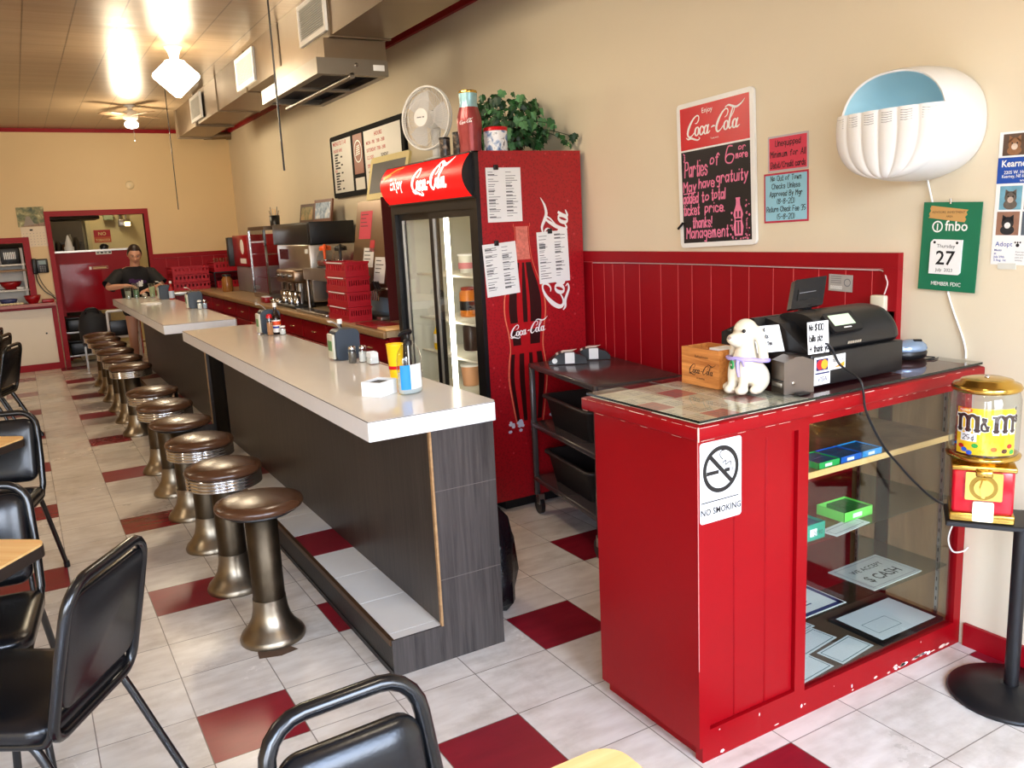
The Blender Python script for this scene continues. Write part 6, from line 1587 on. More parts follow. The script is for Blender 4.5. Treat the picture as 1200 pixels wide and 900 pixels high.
# ================================================================== rear service counter along the right wall
CTOP = mat('tan_laminate_worktop', (176, 150, 116), .28, var=.12, scale=12)
CABR = mat('cabinet_red_paint', (150, 12, 24), .3, var=.08, scale=6)
t = thing('worktop', 'tan worktop with wooden edge running along the right wall behind the counters', 'worktop', (2.1, 6.0, .885))
b = MB(); b.box((1.75, 2.73, .888), (2.485, 9.25, .928), CTOP); b.box((1.42, 9.25, .888), (2.485, 10.085, .928), CTOP); b.build('top', t)
b = MB(); b.rbox((1.725, 2.73, .882), (1.75, 9.25, .930), WOODT, .008); b.build('wooden_edge', t)
b = MB(); b.rbox((1.40, 9.228, .884), (1.725, 9.25, .931), STEEL, .004); b.rbox((1.40, 9.25, .884), (1.42, 10.085, .931), STEEL, .004); b.build('metal_edge', t)
units = 10; y = 2.75; dy = (9.24-2.75)/units
ordn = ('nearest the cooler', 'second from the cooler', 'third from the cooler', 'fourth from the cooler', 'fifth from the cooler', 'fifth from the back wall', 'fourth from the back wall', 'third from the back wall', 'second from the back wall', 'nearest the back wall')
BRK = mat('dull_brass_knob', (170, 150, 110), .35, .9)
for i in range(units):
    a = y+i*dy; c = a+dy-.006
    t = thing('base_cabinet', 'red base cabinet under the tan worktop, unit %s' % ordn[i], 'cabinet', (2.1, (a+c)/2, 0), 0, 'red base cabinets under the worktop')
    b = MB(); b.box((1.775, a, .08), (2.48, c, .8815), CABR); b.box((1.82, a, 0), (2.48, c, .08), BLACKM); b.build('carcass', t)
    d = MB(); d.rbox((1.757, a+.012, .715), (1.7748, c-.012, .868), CABR, .004, 1, smooth=False); o = d.build('drawer_front', t)
    k = MB(); k.tube([(1.757, (a+c)/2-.035, .79), (1.742, (a+c)/2-.028, .79), (1.742, (a+c)/2+.028, .79), (1.757, (a+c)/2+.035, .79)], .005, BRK, 6); k.build('pull', o)
    d = MB(); d.rbox((1.757, a+.012, .10), (1.7748, c-.012, .700), CABR, .004, 1, smooth=False); o = d.build('door', t)
    k = MB(); k.ball((1.746, c-.06 if i % 2 else a+.06, .60), .013, BRK, 12, 8); k.build('knob', o)
t = thing('base_cabinet', 'red end cabinet under the worktop against the back wall', 'cabinet', (1.6, 9.6, 0), 0, 'red base cabinets under the worktop')
b = MB(); b.box((1.44, 9.29, .0), (1.768, 10.08, .8815), CABR); b.build('carcass', t); b = MB(); b.rbox((1.46, 9.272, .10), (1.755, 9.2895, .868), CABR, .004, 1, smooth=False); b.build('door', t)
ZW = .9285
# ---- soda dispenser
DST = mat('brown_steel_panel', (150, 128, 108), .3, 1., var=.1, scale=8)
t = thing('soda_dispenser', 'tall steel soda dispenser with chrome taps beside the cooler', 'drink dispenser', (2.3, 3.75, ZW))
b = MB(); F = Frame((0, 3.36, 0), (1, 0, 0), (0, 0, 1))
b.poly(F, [(2.16, ZW), (2.48, ZW), (2.48, 1.83), (2.15, 1.83), (2.04, 1.20), (2.16, 1.16)], DST, 0, -.80); b.build('cabinet', t)
b = MB(); b.box((2.03, 3.352, ZW), (2.48, 3.3595, 1.835), mat('dark_red_side', (84, 30, 30), .4)); b.build('side_cover', t)
b = MB(); b.box((2.03, 3.3595, 1.10), (2.06, 4.16, 1.20), DST); b.build('tap_rail', t)
for i in range(3):
    yy = 3.385+i*.046; b = MB(); b.tube([(2.03, yy, 1.165), (1.985, yy, 1.16), (1.96, yy, 1.14)], .012, CHROME, 10); b.tube([(1.96, yy, 1.155), (1.96, yy, 1.085)], [.018, .011], CHROME, 12); b.tube([(1.985, yy, 1.165), (1.965, yy, 1.225)], [.007, .011], BLACK, 8); b.build('tap', t)
b = MB(); b.box((2.15, 3.42, ZW+.005), (2.1599, 4.10, 1.10), mat('pale_blue_panel', (160, 186, 205), .3, var=.05)); b.build('splash_panel', t)
b = MB(); b.rbox((1.98, 3.40, ZW+.0005), (2.14, 3.95, ZW+.03), STEEL, .005); b.build('drip_tray', t)
FP = Frame((2.15, 4.16, 1.83), (0, -1, 0), Vector((.11, 0, .63)))   # leaning front: v runs up
FP = Frame((2.04, 4.16, 1.20), (0, -1, 0), Vector((.11, 0, .63)))
if FP.n.x > 0: FP = Frame((2.04, 3.36, 1.20), (0, 1, 0), Vector((.11, 0, .63)))
def stick(u0, v0, u1, v1, m, label, name='note', deco=True):
    b = MB(); b.rect(FP, u0, v0, u1, v1, m, .001, .0016)
    if deco:
        for q in range(4): b.rect(FP, u0+.02, v1-.03-q*.03, u0+.02+rnd.uniform(.4, .75)*(u1-u0), v1-.024-q*.03, INK, .0019)
    solo(name, b, FP.p(u0, v0, .001), label, 'note', 'notes stuck on the soda dispenser')
# FP.u direction: world -y if FP built first way
sgn = 1 if FP.u.y < 0 else -1
def U(y): return (4.16-y) if sgn > 0 else (y-3.36)
def ys(a, c): return (min(U(a), U(c)), max(U(a), U(c)))
q = ys(4.06, 3.80); stick(q[0], .34, q[1], .56, PAPERR, 'red note at the upper left of the soda dispenser')
q = ys(3.92, 3.70); stick(q[0], .12, q[1], .27, PAPER, 'white note in the middle of the dispenser below the red one')
q = ys(3.80, 3.70); stick(q[0], .24, q[1], .33, mat('small_red_tag', (205, 40, 55), .5), 'small red tag over the corner of the white dispenser note', 'note', False)
q = ys(3.66, 3.44); stick(q[0], .004, q[1], .20, PAPER, 'white handwritten note at the lower right of the dispenser')
q = ys(3.60, 3.50); stick(q[0], .50, q[1], .58, PAPER, 'tiny pale label near the top right of the dispenser', 'note', False)
# red mat and cutting board on the worktop
b = MB(); b.rbox((1.76, 2.95, ZW+.0005), (1.97, 3.36, ZW+.012), CABR, .004); solo('red_tray', b, (1.86, 3.15, ZW), 'flat red tray on the worktop beside the crates', 'tray')
b = MB(); b.rbox((1.76, 2.76, ZW+.0005), (2.30, 2.93, ZW+.016), WOODL, .004); solo('cutting_board', b, (2.0, 2.85, ZW), 'pale wooden board on the worktop at the cooler end', 'board')
# ---- stacked red crates
def crate_mb(x0, y0, z0, x1, y1, z1, m):
    b = MB(); k = .008
    b.box((x0, y0, z0), (x1, y1, z0+.008), m)
    for (a, c, d, e, ax) in ((x0, y0, x0+k, y1, 1), (x1-k, y0, x1, y1, 1), (x0+k, y0, x1-k, y0+k, 0), (x0+k, y1-k, x1-k, y1, 0)):
        hh = z1-z0
        b.box((a, c, z0+.008), (d, e, z0+hh*.42), m); b.box((a, c, z1-hh*.22), (d, e, z1), m)
        n = 9
        for i in range(n):   # bars of the slotted side
            if ax: yy = c+(e-c)*i/n; b.box((a, yy, z0+hh*.42), (d, yy+(e-c)/n*.55, z1-hh*.22), m)
            else: xx = a+(d-a)*i/n; b.box((xx, c, z0+hh*.42), (xx+(d-a)/n*.55, e, z1-hh*.22), m)
    b.box((x0-.006, y0-.006, z1-.012), (x1+.006, y0, z1), m); b.box((x0-.006, y1, z1-.012), (x1+.006, y1+.006, z1), m); b.box((x0-.006, y0, z1-.012), (x0, y1, z1), m); b.box((x1, y0, z1-.012), (x1+.006, y1, z1), m)
    return b
CRT = mat('red_crate_plastic', (176, 18, 34), .4, var=.06)
lv = ('bottom', 'second', 'third', 'top')
for i in range(4):
    z0 = ZW+.0005+i*.1125
    t = thing('plastic_crate', 'red slotted plastic crate, %s of the stack beside the soda dispenser' % lv[i], 'crate', (1.87, 3.72, z0), 0, 'red crates stacked on the worktop')
    crate_mb(1.775, 3.52, z0, 1.955, 4.00, z0+.110, CRT).build('crate', t)
    b = MB(); b.box((1.7670, 3.57, z0+.099), (1.7685, 3.94, z0+.107), PAPER); b.build('label_strip', t)
# ---- coffee warmer with two pots
t = thing('coffee_warmer', 'steel coffee warmer carrying two glass pots, behind the crates', 'coffee warmer', (2.06, 4.57, ZW))
b = MB(); b.box((1.88, 4.19, 1.20), (2.24, 4.96, 1.30), STEEL); b.box((2.10, 4.21, ZW+.0005), (2.24, 4.94, 1.20), BLACKM); b.build('housing', t)
for x, y in ((1.905, 4.22), (1.905, 4.93)):
    b = MB(); b.tube([(x, y, ZW+.0005), (x, y, 1.20)], .015, STEEL, 8); b.build('leg', t)
for y in (4.36, 4.77):
    b = MB(); b.lathe([(.085, 1.300), (.085, 1.312), (1e-4, 1.312)], BLACKM, (2.04, y, 0), 24); b.build('hot_plate', t)
COF = mat('black_coffee', (28, 14, 9), .1)
for y, hc, lb in ((4.36, BLACK, 'black-handled glass coffee pot, nearer the camera on the warmer'), (4.77, ORANGE, 'orange-handled glass coffee pot, farther back on the warmer')):
    t = thing('coffee_pot', lb, 'coffee pot', (2.04, y, 1.3125), 0, 'coffee pots on the warmer'); z = 1.3128
    b = MB(); b.lathe([(.072, 0), (.082, .02), (.084, .06), (.070, .105), (.048, .135), (.050, .150)], CLEAR, (2.04, y, z), 26); b.build('glass_bowl', t)
    b = MB(); b.lathe([(.070, .003), (.079, .02), (.081, .05), (1e-4, .05)], mat('pinkish_coffee', (110, 45, 40), .2), (2.04, y, z), 24); b.build('coffee', t)
    b = MB(); b.lathe([(.052, .135), (.054, .155), (.050, .17), (.02, .178)], hc, (2.04, y, z), 22); b.tube([(2.04, y-.05, z+.16), (2.00, y-.11, z+.18), (1.99, y-.13, z+.15), (1.99, y-.125, z+.06)], [.012, .013, .014, .010], hc, 8); b.build('handle_and_collar', t)
# ---- ice machine with black cabinet on top
t = thing('ice_machine', 'tall stainless ice machine standing on the worktop', 'ice machine', (2.2, 5.6, ZW))
b = MB(); b.rbox((2.00, 5.12, ZW+.04), (2.45, 6.20, 1.50), STEEL, .012); b.build('cabinet', t)
b = MB(); b.box((1.994, 5.80, 1.36), (2.0, 6.10, 1.46), mat('dark_red_window', (60, 16, 20), .2)); b.build('window', t)
b = MB(); b.box((1.995, 5.16, 1.42), (2.0, 5.24, 1.46), WHITE); b.build('maker_plate', t)
for x in (2.0, 2.42):
    for y in (5.13, 6.16):
        b = MB(); b.lathe([(.018, .0005), (.014, .041)], BLACKM, (x, y, ZW), 12); b.build('foot', t)
t = thing('black_cabinet', 'black box cabinet on top of the ice machine', 'cabinet', (2.2, 5.7, 1.5005))
b = MB(); b.rbox((2.02, 5.12, 1.5008), (2.45, 6.40, 1.705), BLACKM, .006); b.build('case', t); b = MB(); b.rbox((2.014, 5.16, 1.51), (2.0199, 6.36, 1.69), BLACK, .003); b.build('door', t)
t = thing('pastry_case', 'upright glass display case with chrome edges behind the ice machine', 'display case', (2.2, 6.9, ZW))
b = MB(); b.box((1.96, 6.52, ZW+.0005), (2.45, 7.20, ZW+.05), STEEL); b.box((1.96, 6.52, 1.66), (2.45, 7.20, 1.70), DST); b.box((2.43, 6.54, ZW+.05), (2.45, 7.18, 1.66), DST); b.build('shell', t)
for x, y in ((1.965, 6.53), (1.965, 7.19), (2.44, 6.53), (2.44, 7.19)):
    b = MB(); b.box((x-.012, y-.012, ZW+.05), (x+.012, y+.012, 1.66), CHROME); b.build('corner_post', t)
b = MB(); b.box((1.960, 6.545, ZW+.05), (1.963, 7.175, 1.66), GLASS); b.build('front_glass', t)
b = MB(); b.box((1.98, 6.522, ZW+.05), (2.43, 6.525, 1.66), GLASS); b.build('side_glass', t)
for z in (1.15, 1.40):
    b = MB(); b.box((1.98, 6.545, z), (2.42, 7.175, z+.008), CHROME); b.build('shelf', t)
# framed pictures and pen cup on top
def photo(x, y, w_, h_, z, fr, art, label):
    t = thing('framed_picture', label, 'picture', (x, y, z), 0, 'framed pictures above the ice machine')
    F = Frame((x, y+w_/2, z+.0006), (.12, -1, 0), (.16, 0, 1))
    b = MB(); b.rect(F, 0, 0, w_, h_, fr, 0, .018); b.build('frame', t); b = MB(); b.rect(F, .03, .03, w_-.03, h_-.03, art, .0182, .0186); b.build('picture', t)
photo(2.30, 5.62, .40, .215, 1.7056, mat('brown_frame', (110, 66, 46), .4), blotch('blue_painting', [(70, 90, 120), (150, 175, 200), (225, 230, 235)], 14.), 'brown-framed blue picture above the ice machine')
photo(2.30, 6.12, .34, .19, 1.7056, mat('dark_frame', (80, 52, 36), .4), blotch('green_painting', [(60, 70, 40), (140, 130, 80), (190, 150, 100)], 14.), 'dark-framed green picture behind the blue one')
t = thing('pen_cup', 'dark cup of pens above the glass display case', 'cup', (2.15, 6.75, 1.7005))
b = MB(); b.lathe([(.05, .0005), (.055, .11), (.051, .11), (.046, .008), (1e-4, .008)], BLACK, (2.15, 6.75, 1.7), 18); b.build('cup', t)
for i in range(6):
    b = MB(); a = i*1.05; b.tube([(2.15+.02*math.cos(a), 6.75+.02*math.sin(a), 1.71), (2.15+.05*math.cos(a), 6.75+.05*math.sin(a), 1.86+.02*(i % 3))], .004, (BLACK, WOODL, INKG)[i % 3], 5); b.build('pen', t)
# ---- milkshake mixer and drainboard
t = thing('drink_mixer', 'chrome multi-head milkshake mixer in front of the ice machine', 'mixer', (1.90, 5.36, ZW))
b = MB(); b.rbox((1.80, 5.05, ZW+.0005), (1.98, 5.66, ZW+.03), BLACKM, .01); b.build('base', t)
b = MB(); b.tube([(1.95, 5.34, ZW+.03), (1.95, 5.34, 1.17)], .035, STEEL, 14); b.build('column', t)
b = MB(); b.rbox((1.82, 5.07, 1.16), (1.98, 5.65, 1.28), DST, .02); b.build('head', t)
for i in range(3):
    y = 5.16+i*.19; b = MB(); b.tube([(1.82, y, 1.23), (1.795, y, 1.23)], .022, CHROME, 12); b.tube([(1.86, y, 1.165), (1.86, y, 1.09)], [.024, .012], CHROME, 12); b.build('spindle', t)
    c_ = thing('mixing_cup', 'steel mixing cup under the mixer, %s' % ('nearest the crates', 'in the middle', 'farthest from the crates')[i], 'cup', (1.86, y, ZW+.03), 0, 'steel cups under the mixer')
    b = MB(); b.lathe([(.032, .0008), (.044, .12), (.042, .12), (.030, .006), (1e-4, .006)], CHROME, (1.86, y, ZW+.03), 18); b.build('cup_body', c_)
b = MB(); b.rbox((1.765, 4.06, ZW+.0005), (1.875, 4.90, ZW+.022), STEEL, .006)
for i in range(13): b.box((1.785, 4.10+i*.06, ZW+.022), (1.865, 4.12+i*.06, ZW+.027), CHROME)
solo('drain_board', b, (1.82, 4.5, ZW), 'ribbed steel drainboard on the worktop between crates and mixer', 'drainboard')
for i, (x, y, r, lb) in enumerate(((1.86, 5.78, .06, 'small steel bowl on the worktop just past the mixer'), (1.85, 5.94, .05, 'smaller steel bowl farther along the worktop past the mixer'))):
    b = MB(); b.lathe([(r*.5, .0005), (r, .05), (r*.96, .05), (r*.46, .006), (1e-4, .006)], CHROME, (x, y, ZW), 20); solo('steel_bowl', b, (x, y, ZW), lb, 'bowl', 'steel bowls on the worktop')
b = MB(); b.rbox((1.80, 6.10, ZW+.0005), (1.88, 6.28, ZW+.055), CABR, .005); b.box((1.802, 6.12, ZW+.055), (1.86, 6.26, ZW+.064), PAPER); solo('red_carton', b, (1.84, 6.19, ZW), 'little red carton with white top on the worktop', 'box')
# ---- red and white straw dispenser, grey machine, jar
t = thing('red_dispenser', 'red box dispenser with white disc, past the glass display case', 'dispenser', (2.25, 8.3, ZW))
b = MB(); b.rbox((2.08, 7.85, 1.24), (2.45, 8.60, 1.62), CABR, .01); b.build('box', t)
b = MB(); b.disc(Frame((2.0795, 8.1, 1.48), (0, -1, 0), (0, 0, 1)), 0, 0, .09, WHITE, 0, .002, 24); b.rect(Frame((2.0795, 8.25, 1.28), (0, -1, 0), (0, 0, 1)), 0, 0, .3, .06, WHITE, 0, .002); b.build('white_markings', t)
b = MB(); b.rbox((2.02, 8.60, 1.24), (2.45, 8.70, 1.60), BLACK, .006); b.build('dark_side', t)
b = MB(); b.rbox((2.10, 7.70, ZW+.0005), (2.42, 8.60, 1.24), mat('grey_steel', (150, 150, 158), .4, .6), .012); b.build('grey_base', t)
t = thing('amber_jar', 'amber jar with pale label on the worktop near the back wall', 'jar', (1.95, 8.55, ZW))
b = MB(); b.lathe([(.06, .0005), (.068, .02), (.066, .15), (.05, .18), (.05, .20)], mat('amber', (150, 96, 44), .2), (1.95, 8.55, ZW), 20); b.build('body', t); b = MB(); b.lathe([(.054, .19), (.054, .215), (.01, .217)], BLACK, (1.95, 8.55, ZW), 20); b.build('lid', t)
# ---- glass racks at the back wall
def rack(x0, x1, y0, y1, z, hh, label, glasses):
    t = thing('glass_rack', label, 'rack', ((x0+x1)/2, (y0+y1)/2, z), 0, 'red glass racks at the back wall')
    crate_mb(x0, y0, z+.0005, x1, y1, z+hh, CRT).build('rack', t)
    if glasses:
        n = int((x1-x0)/.075); k = 0
        for i in range(n):
            xx = x0+.045+i*(x1-x0-.09)/max(1, n-1); b = MB(); b.lathe([(.026, .010), (.032, hh+.055), (.029, hh+.055), (.022, .016), (1e-4, .016)], CLEAR, (xx, y0+.06, z), 12)
            b.build('tumbler', t)
for i, lb in enumerate(('bottom', 'middle', 'top')): rack(1.46, 1.93, 9.55, 9.98, ZW+i*.105, .10, 'red glass rack against the back wall, %s of the left stack' % lb, False)
t = thing('rack_shelf', 'dark two-tier shelf holding glass racks in the back corner', 'shelf', (2.2, 9.75, ZW))
for z in (1.13,):
    b = MB(); b.box((1.98, 9.50, z), (2.44, 10.0, z+.015), BLACKM); b.build('shelf_board', t)
for x in (1.985, 2.42):
    for y in (9.505, 9.98):
        b = MB(); b.box((x, y, ZW+.0005), (x+.015, y+.015, 1.13), BLACKM); b.build('leg', t)
rack(2.02, 2.40, 9.53, 9.95, ZW, .09, 'red glass rack under the shelf in the back corner', True)
rack(2.00, 2.42, 9.53, 9.95, 1.1455, .13, 'red glass rack on top of the shelf in the back corner', True)

# ================================================================== kitchen beyond the doorway, serving window, phone, calendar
t = thing('kitchen_divider', 'red boarded divider with glossy lower sheet, seen through the kitchen doorway', 'divider', (.62, 10.75, 0))
b = MB(); b.box((.15, 10.72, .68), (1.12, 10.78, 1.50), REDD); b.build('panel', t)
b = MB(); b.box((.19, 10.712, .70), (.70, 10.7195, 1.34), mat('glossy_red_sheet', (150, 16, 30), .1, var=.1, scale=5, bump=.15, bscale=6)); b.build('glossy_sheet', t)
b = MB(); b.box((.13, 10.69, 1.50), (1.14, 10.84, 1.525), STEEL); b.build('ledge', t)
for x in (.15, 1.08):
    b = MB(); b.box((x, 10.73, 0), (x+.04, 10.77, .68), REDD); b.build('post', t)
b = MB(); F = Frame((.55, 10.7118, 1.25), (1, 0, 0), (0, 0, 1)); b.rrect(F, 0, 0, .25, .045, .01, mat('wood_plate', (150, 60, 50), .4), 0, .003); b.rect(F, .0, .002, .03, .043, PAPER, .0032)
for a in ((.05, .006, .24, .009), (.05, .036, .24, .039), (.05, .015, .22, .026)): b.rect(F, *a, CRF, .0032)
b.build('name_plate', t)
b = MB(); F = Frame((.66, 10.711, 1.455), (1, 0, 0), (0, 0, 1)); b.rect(F, 0, 0, .20, .05, PAPER, 0, .003)
for i in range(4): b.rect(F, .01+i*.05, .012, .045+i*.05, .036, INK if i % 2 else INKG, .0032)
b.build('ticket_strip', t)
def bx(name, label, cat, a, b_, m, r=.006, grp=None):
    q = MB(); q.rbox(a, b_, m, r); return solo(name, q, ((a[0]+b_[0])/2, (a[1]+b_[1])/2, min(a[2], b_[2])), label, cat, grp)
b = MB(); b.lathe([(.05, .0005), (.06, .04), (.035, .07), (1e-4, .08)], BLACK, (.78, 10.76, 1.525), 16); solo('black_bell', b, (.78, 10.76, 1.525), 'small black domed thing on the ledge of the red divider', 'bell')
b = MB(); b.lathe([(.06, .0005), (.065, .05), (.05, .06), (.04, .12), (.015, .2), (1e-4, .22)], PAPER, (.34, 10.77, 1.525), 18, M=None); solo('paper_cone', b, (.34, 10.77, 1.525), 'white cone-shaped paper on the divider ledge at the left', 'paper')
# racks below the divider
t = thing('bin_shelf', 'steel shelf with black bins under the red divider', 'shelf', (.42, 10.5, 0))
for x in (.13, .70):
    for y in (10.35, 10.66):
        b = MB(); b.tube([(x, y, .0), (x, y, .66)], .012, STEEL, 8); b.build('post', t)
for z in (.10, .42):
    b = MB(); b.box((.12, 10.34, z), (.71, 10.67, z+.02), STEEL); b.build('shelf', t)
for z, lb in ((.1205, 'black bin on the lower shelf under the red divider'), (.4405, 'black bin on the upper shelf under the red divider')):
    t = thing('storage_bin', lb, 'bin', (.40, 10.5, z), 0, 'black bins under the red divider')
    b = MB(); b.rbox((.16, 10.36, z), (.66, 10.64, z+.17), BLACK, .02); b.build('bin', t); b = MB(); b.rbox((.15, 10.35, z+.17), (.67, 10.65, z+.195), BLACKM, .008); b.build('rim', t)
# kitchen equipment in the dark left half
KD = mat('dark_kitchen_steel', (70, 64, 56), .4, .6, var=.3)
t = thing('kitchen_hood', 'dark kitchen hood across the top of the doorway view', 'hood', (.35, 11.4, 2.0))
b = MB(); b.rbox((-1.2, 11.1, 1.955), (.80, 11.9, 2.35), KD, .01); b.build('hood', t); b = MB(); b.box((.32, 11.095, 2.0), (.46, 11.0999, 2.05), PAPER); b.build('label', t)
t = thing('kitchen_shelf', 'dark shelving with jars against the kitchen wall', 'shelf', (.25, 12.4, 0))
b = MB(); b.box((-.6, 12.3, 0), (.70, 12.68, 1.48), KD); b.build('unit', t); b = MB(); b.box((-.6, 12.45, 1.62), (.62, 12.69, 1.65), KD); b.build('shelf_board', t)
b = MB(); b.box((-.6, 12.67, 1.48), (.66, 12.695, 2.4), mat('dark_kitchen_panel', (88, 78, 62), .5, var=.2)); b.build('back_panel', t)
for i in range(7):
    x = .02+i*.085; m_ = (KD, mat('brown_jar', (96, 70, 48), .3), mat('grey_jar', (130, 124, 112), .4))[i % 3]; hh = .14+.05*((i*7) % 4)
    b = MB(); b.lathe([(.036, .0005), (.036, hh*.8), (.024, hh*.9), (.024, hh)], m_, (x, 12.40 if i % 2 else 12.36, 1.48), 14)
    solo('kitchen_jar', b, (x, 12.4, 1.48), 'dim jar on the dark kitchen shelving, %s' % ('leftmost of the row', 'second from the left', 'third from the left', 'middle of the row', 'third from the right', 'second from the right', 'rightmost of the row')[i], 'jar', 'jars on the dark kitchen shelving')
bx('door_post', 'cream painted post left of the kitchen sign', 'post', (.70, 12.55, 0), (.77, 12.699, 2.6), mat('cream_post', (196, 186, 140), .5), .004)
t = thing('kitchen_sign', 'red NO sign on the yellow kitchen wall', 'sign', (.94, 12.695, 1.62))
F = Frame((.815, 12.698, 1.62), (1, 0, 0), (0, 0, 1)); b = MB(); b.rect(F, 0, .09, .245, .20, mat('sign_red', (170, 26, 24), .4), 0, .004); b.rect(F, 0, 0, .245, .09, mat('sign_orange', (190, 84, 40), .4), 0, .004); b.build('plate', t)
b = MB(); b.text(F, 'NO', .122, .115, .075, CRF, .0045, 'CENTER', 1, .01); b.text(F, 'TOBACCO', .122, .022, .050, CRF, .0045, 'CENTER', .85, .01); b.build('lettering', t)
bx('wall_box', 'pale green wall box high on the kitchen wall', 'box', (.98, 12.56, 1.97), (1.12, 12.699, 2.08), mat('pale_green_box', (170, 186, 150), .5))
t = thing('kitchen_light', 'steel fixture with small lit lamp on the kitchen wall', 'light', (1.27, 12.6, 1.85))
b = MB(); b.rbox((1.19, 12.55, 1.86), (1.36, 12.699, 1.97), STEEL, .005); b.build('housing', t)
b = MB(); b.rbox((1.275, 12.50, 1.862), (1.355, 12.5499, 1.93), mat('warm_lamp_glow', (255, 226, 150), .4, var=0, emit=(255, 220, 140), estr=4.), .008); b.build('lamp', t)
for x in (1.22, 1.31):
    b = MB(); b.tube([(x, 12.62, 1.97), (x, 12.62, 3.079)], .014, STEEL, 8); b.build('conduit', t)
pl((.9, 11.9, 2.6), KITCH_W, (1., .82, .55), .15)
pl((-1.2, 11.6, 2.4), KITCH_W*1.2, (1., .92, .78), .15)
# serving window things
SHL = mat('white_shelf_board', (220, 216, 206), .4)
t = thing('serving_counter', 'red-edged serving ledge with white sliding doors below, left of the kitchen doorway', 'counter', (-.75, 9.95, 0))
b = MB(); b.box((-1.6, 9.90, .845), (.055, 10.099, .885), mat('pinkish_ledge', (168, 96, 82), .35, var=.1)); b.build('ledge', t)
b = MB(); b.box((-1.6, 10.04, .06), (-1.53, 10.099, .845), REDD); b.box((-.0, 10.04, .0), (.055, 10.099, .845), REDD); b.box((-1.53, 10.04, .0), (-.0, 10.099, .085), REDD); b.box((-1.53, 10.04, .805), (-.0, 10.099, .845), REDD); b.build('red_frame', t)
DOORW = mat('cream_sliding_door', (226, 214, 192), .4, var=.02)
for x0, x1, y0 in ((-.76, -.001, 10.062), (-1.53, -.72, 10.078)):
    b = MB(); b.box((x0, y0, .086), (x1, y0+.014, .804), DOORW); o = b.build('sliding_door', t)
    b = MB(); b.lathe([(.012, 0), (.012, .003)], BLACKM, n=12, M=Matrix.Translation((x1-.10, y0, .48)) @ Matrix.Rotation(PI/2, 4, 'X')); b.build('finger_pull', o)
t = thing('pass_shelf', 'white two-tier shelf inside the serving window', 'shelf', (-.8, 10.3, .886))
for z in (1.045, 1.30, 1.375):
    b = MB(); b.box((-1.45, 10.24, z), (-.22, 10.62, z+.022), SHL if z != 1.30 else WOODT); b.build('shelf_board', t)
for x in (-1.44, -.26):
    b = MB(); b.box((x, 10.26, .0), (x+.03, 10.60, 1.60), SHL); b.build('upright', t)
b = MB(); b.box((-1.41, 10.60, 0), (-.26, 10.615, 1.60), SHL); b.build('back_board', t)
t = thing('black_radio', 'black radio with white grille on the shelf in the serving window', 'radio', (-.36, 10.4, 1.398))
b = MB(); b.rbox((-.488, 10.27, 1.398), (-.268, 10.50, 1.605), BLACK, .01); b.build('case', t); b = MB(); F = Frame((-.458, 10.2695, 1.46), (1, 0, 0), (0, 0, 1))
for i in range(7): b.rect(F, .01+i*.02, 0, .022+i*.02, .09, WHITE, 0, .002)
b.build('grille', t)
b = MB()
for i in range(9): b.ball((-.80+rnd.random()*.12, 10.40+rnd.random()*.1, 1.106+rnd.random()*.05), (.05, .04, .035), mat('dark_cloth', (42, 30, 28), .8, var=.3), 10, 6)
o = solo('dark_cloths', b, (-.65, 10.4, 1.068), 'dark heap of cloths on the lower serving shelf', 'cloth')
def bowl(x, y, z, r, h_, m, label):
    b = MB(); b.lathe([(r*.5, .0005), (r*.85, h_*.5), (r, h_), (r*.96, h_), (r*.8, h_*.5), (r*.45, .008), (1e-4, .008)], m, (x, y, z), 28); solo('serving_bowl', b, (x, y, z), label, 'bowl', 'bowls in the serving window')
bowl(-.47, 10.02, .8855, .105, .075, mat('blue_bowl', (60, 66, 110), .3), 'bluish bowl at the left of the serving ledge')
bowl(-.20, 10.0, .8855, .098, .105, CABR, 'red bowl on the serving ledge')
bowl(-.42, 10.42, 1.1675 if False else 1.0675, .13, .10, CABR, 'red bowl on the lower serving shelf')
b = MB(); b.rbox((-.10, 9.96, .8855), (.04, 10.08, .93), CABR, .01); solo('red_basket', b, (-.03, 10.02, .8855), 'low red basket at the right end of the serving ledge', 'basket')
b = MB()
for i in range(7): b.ball((-.56+i*.038, 9.922, .9005), (.028, .016, .0145), mat('pale_bread', (232, 214, 170), .7, var=.15), 10, 6)
solo('bread_rolls', b, (-.40, 9.935, .8855), 'pale bread pieces along the front of the serving ledge', 'bread')['kind'] = 'stuff'
bx('soap_dish', 'white dish on the lower serving shelf near the right post', 'dish', (-.36, 10.25, 1.0675), (-.27, 10.33, 1.10), WHITE, .01)
# wall phone
t = thing('wall_phone', 'black wall phone with grey screen and hanging cord', 'phone', (-.06, 10.09, 1.35))
b = MB(); b.rbox((-.145, 10.055, 1.265), (.035, 10.099, 1.445), BLACK, .01); b.build('body', t)
b = MB(); b.rbox((-.15, 10.025, 1.255), (-.095, 10.0549, 1.455), BLACKM, .014); b.build('handset', t)
b = MB(); b.rect(Frame((-.075, 10.0545, 1.375), (1, 0, 0), (0, 0, 1)), 0, 0, .085, .05, mat('phone_screen', (120, 140, 135), .3), 0, .001)
for i in range(4):
    for j in range(3): b.rect(Frame((-.065, 10.0545, 1.28), (1, 0, 0), (0, 0, 1)), j*.026, i*.02, j*.026+.016, i*.02+.012, INKG, 0, .001)
b.build('screen_and_keys', t)
b = MB(); b.tube(catmull([(-.12, 10.07, 1.26), (-.11, 10.08, 1.15), (-.05, 10.08, 1.03), (.03, 10.075, .96), (.06, 10.05, .92)], None, 6), .007, BLACK, 6); b.tube(catmull([(-.10, 10.07, 1.26), (-.07, 10.08, 1.15), (-.02, 10.08, 1.05), (.05, 10.07, .96)], None, 6), .005, BLACK, 6); b.build('cord', t)
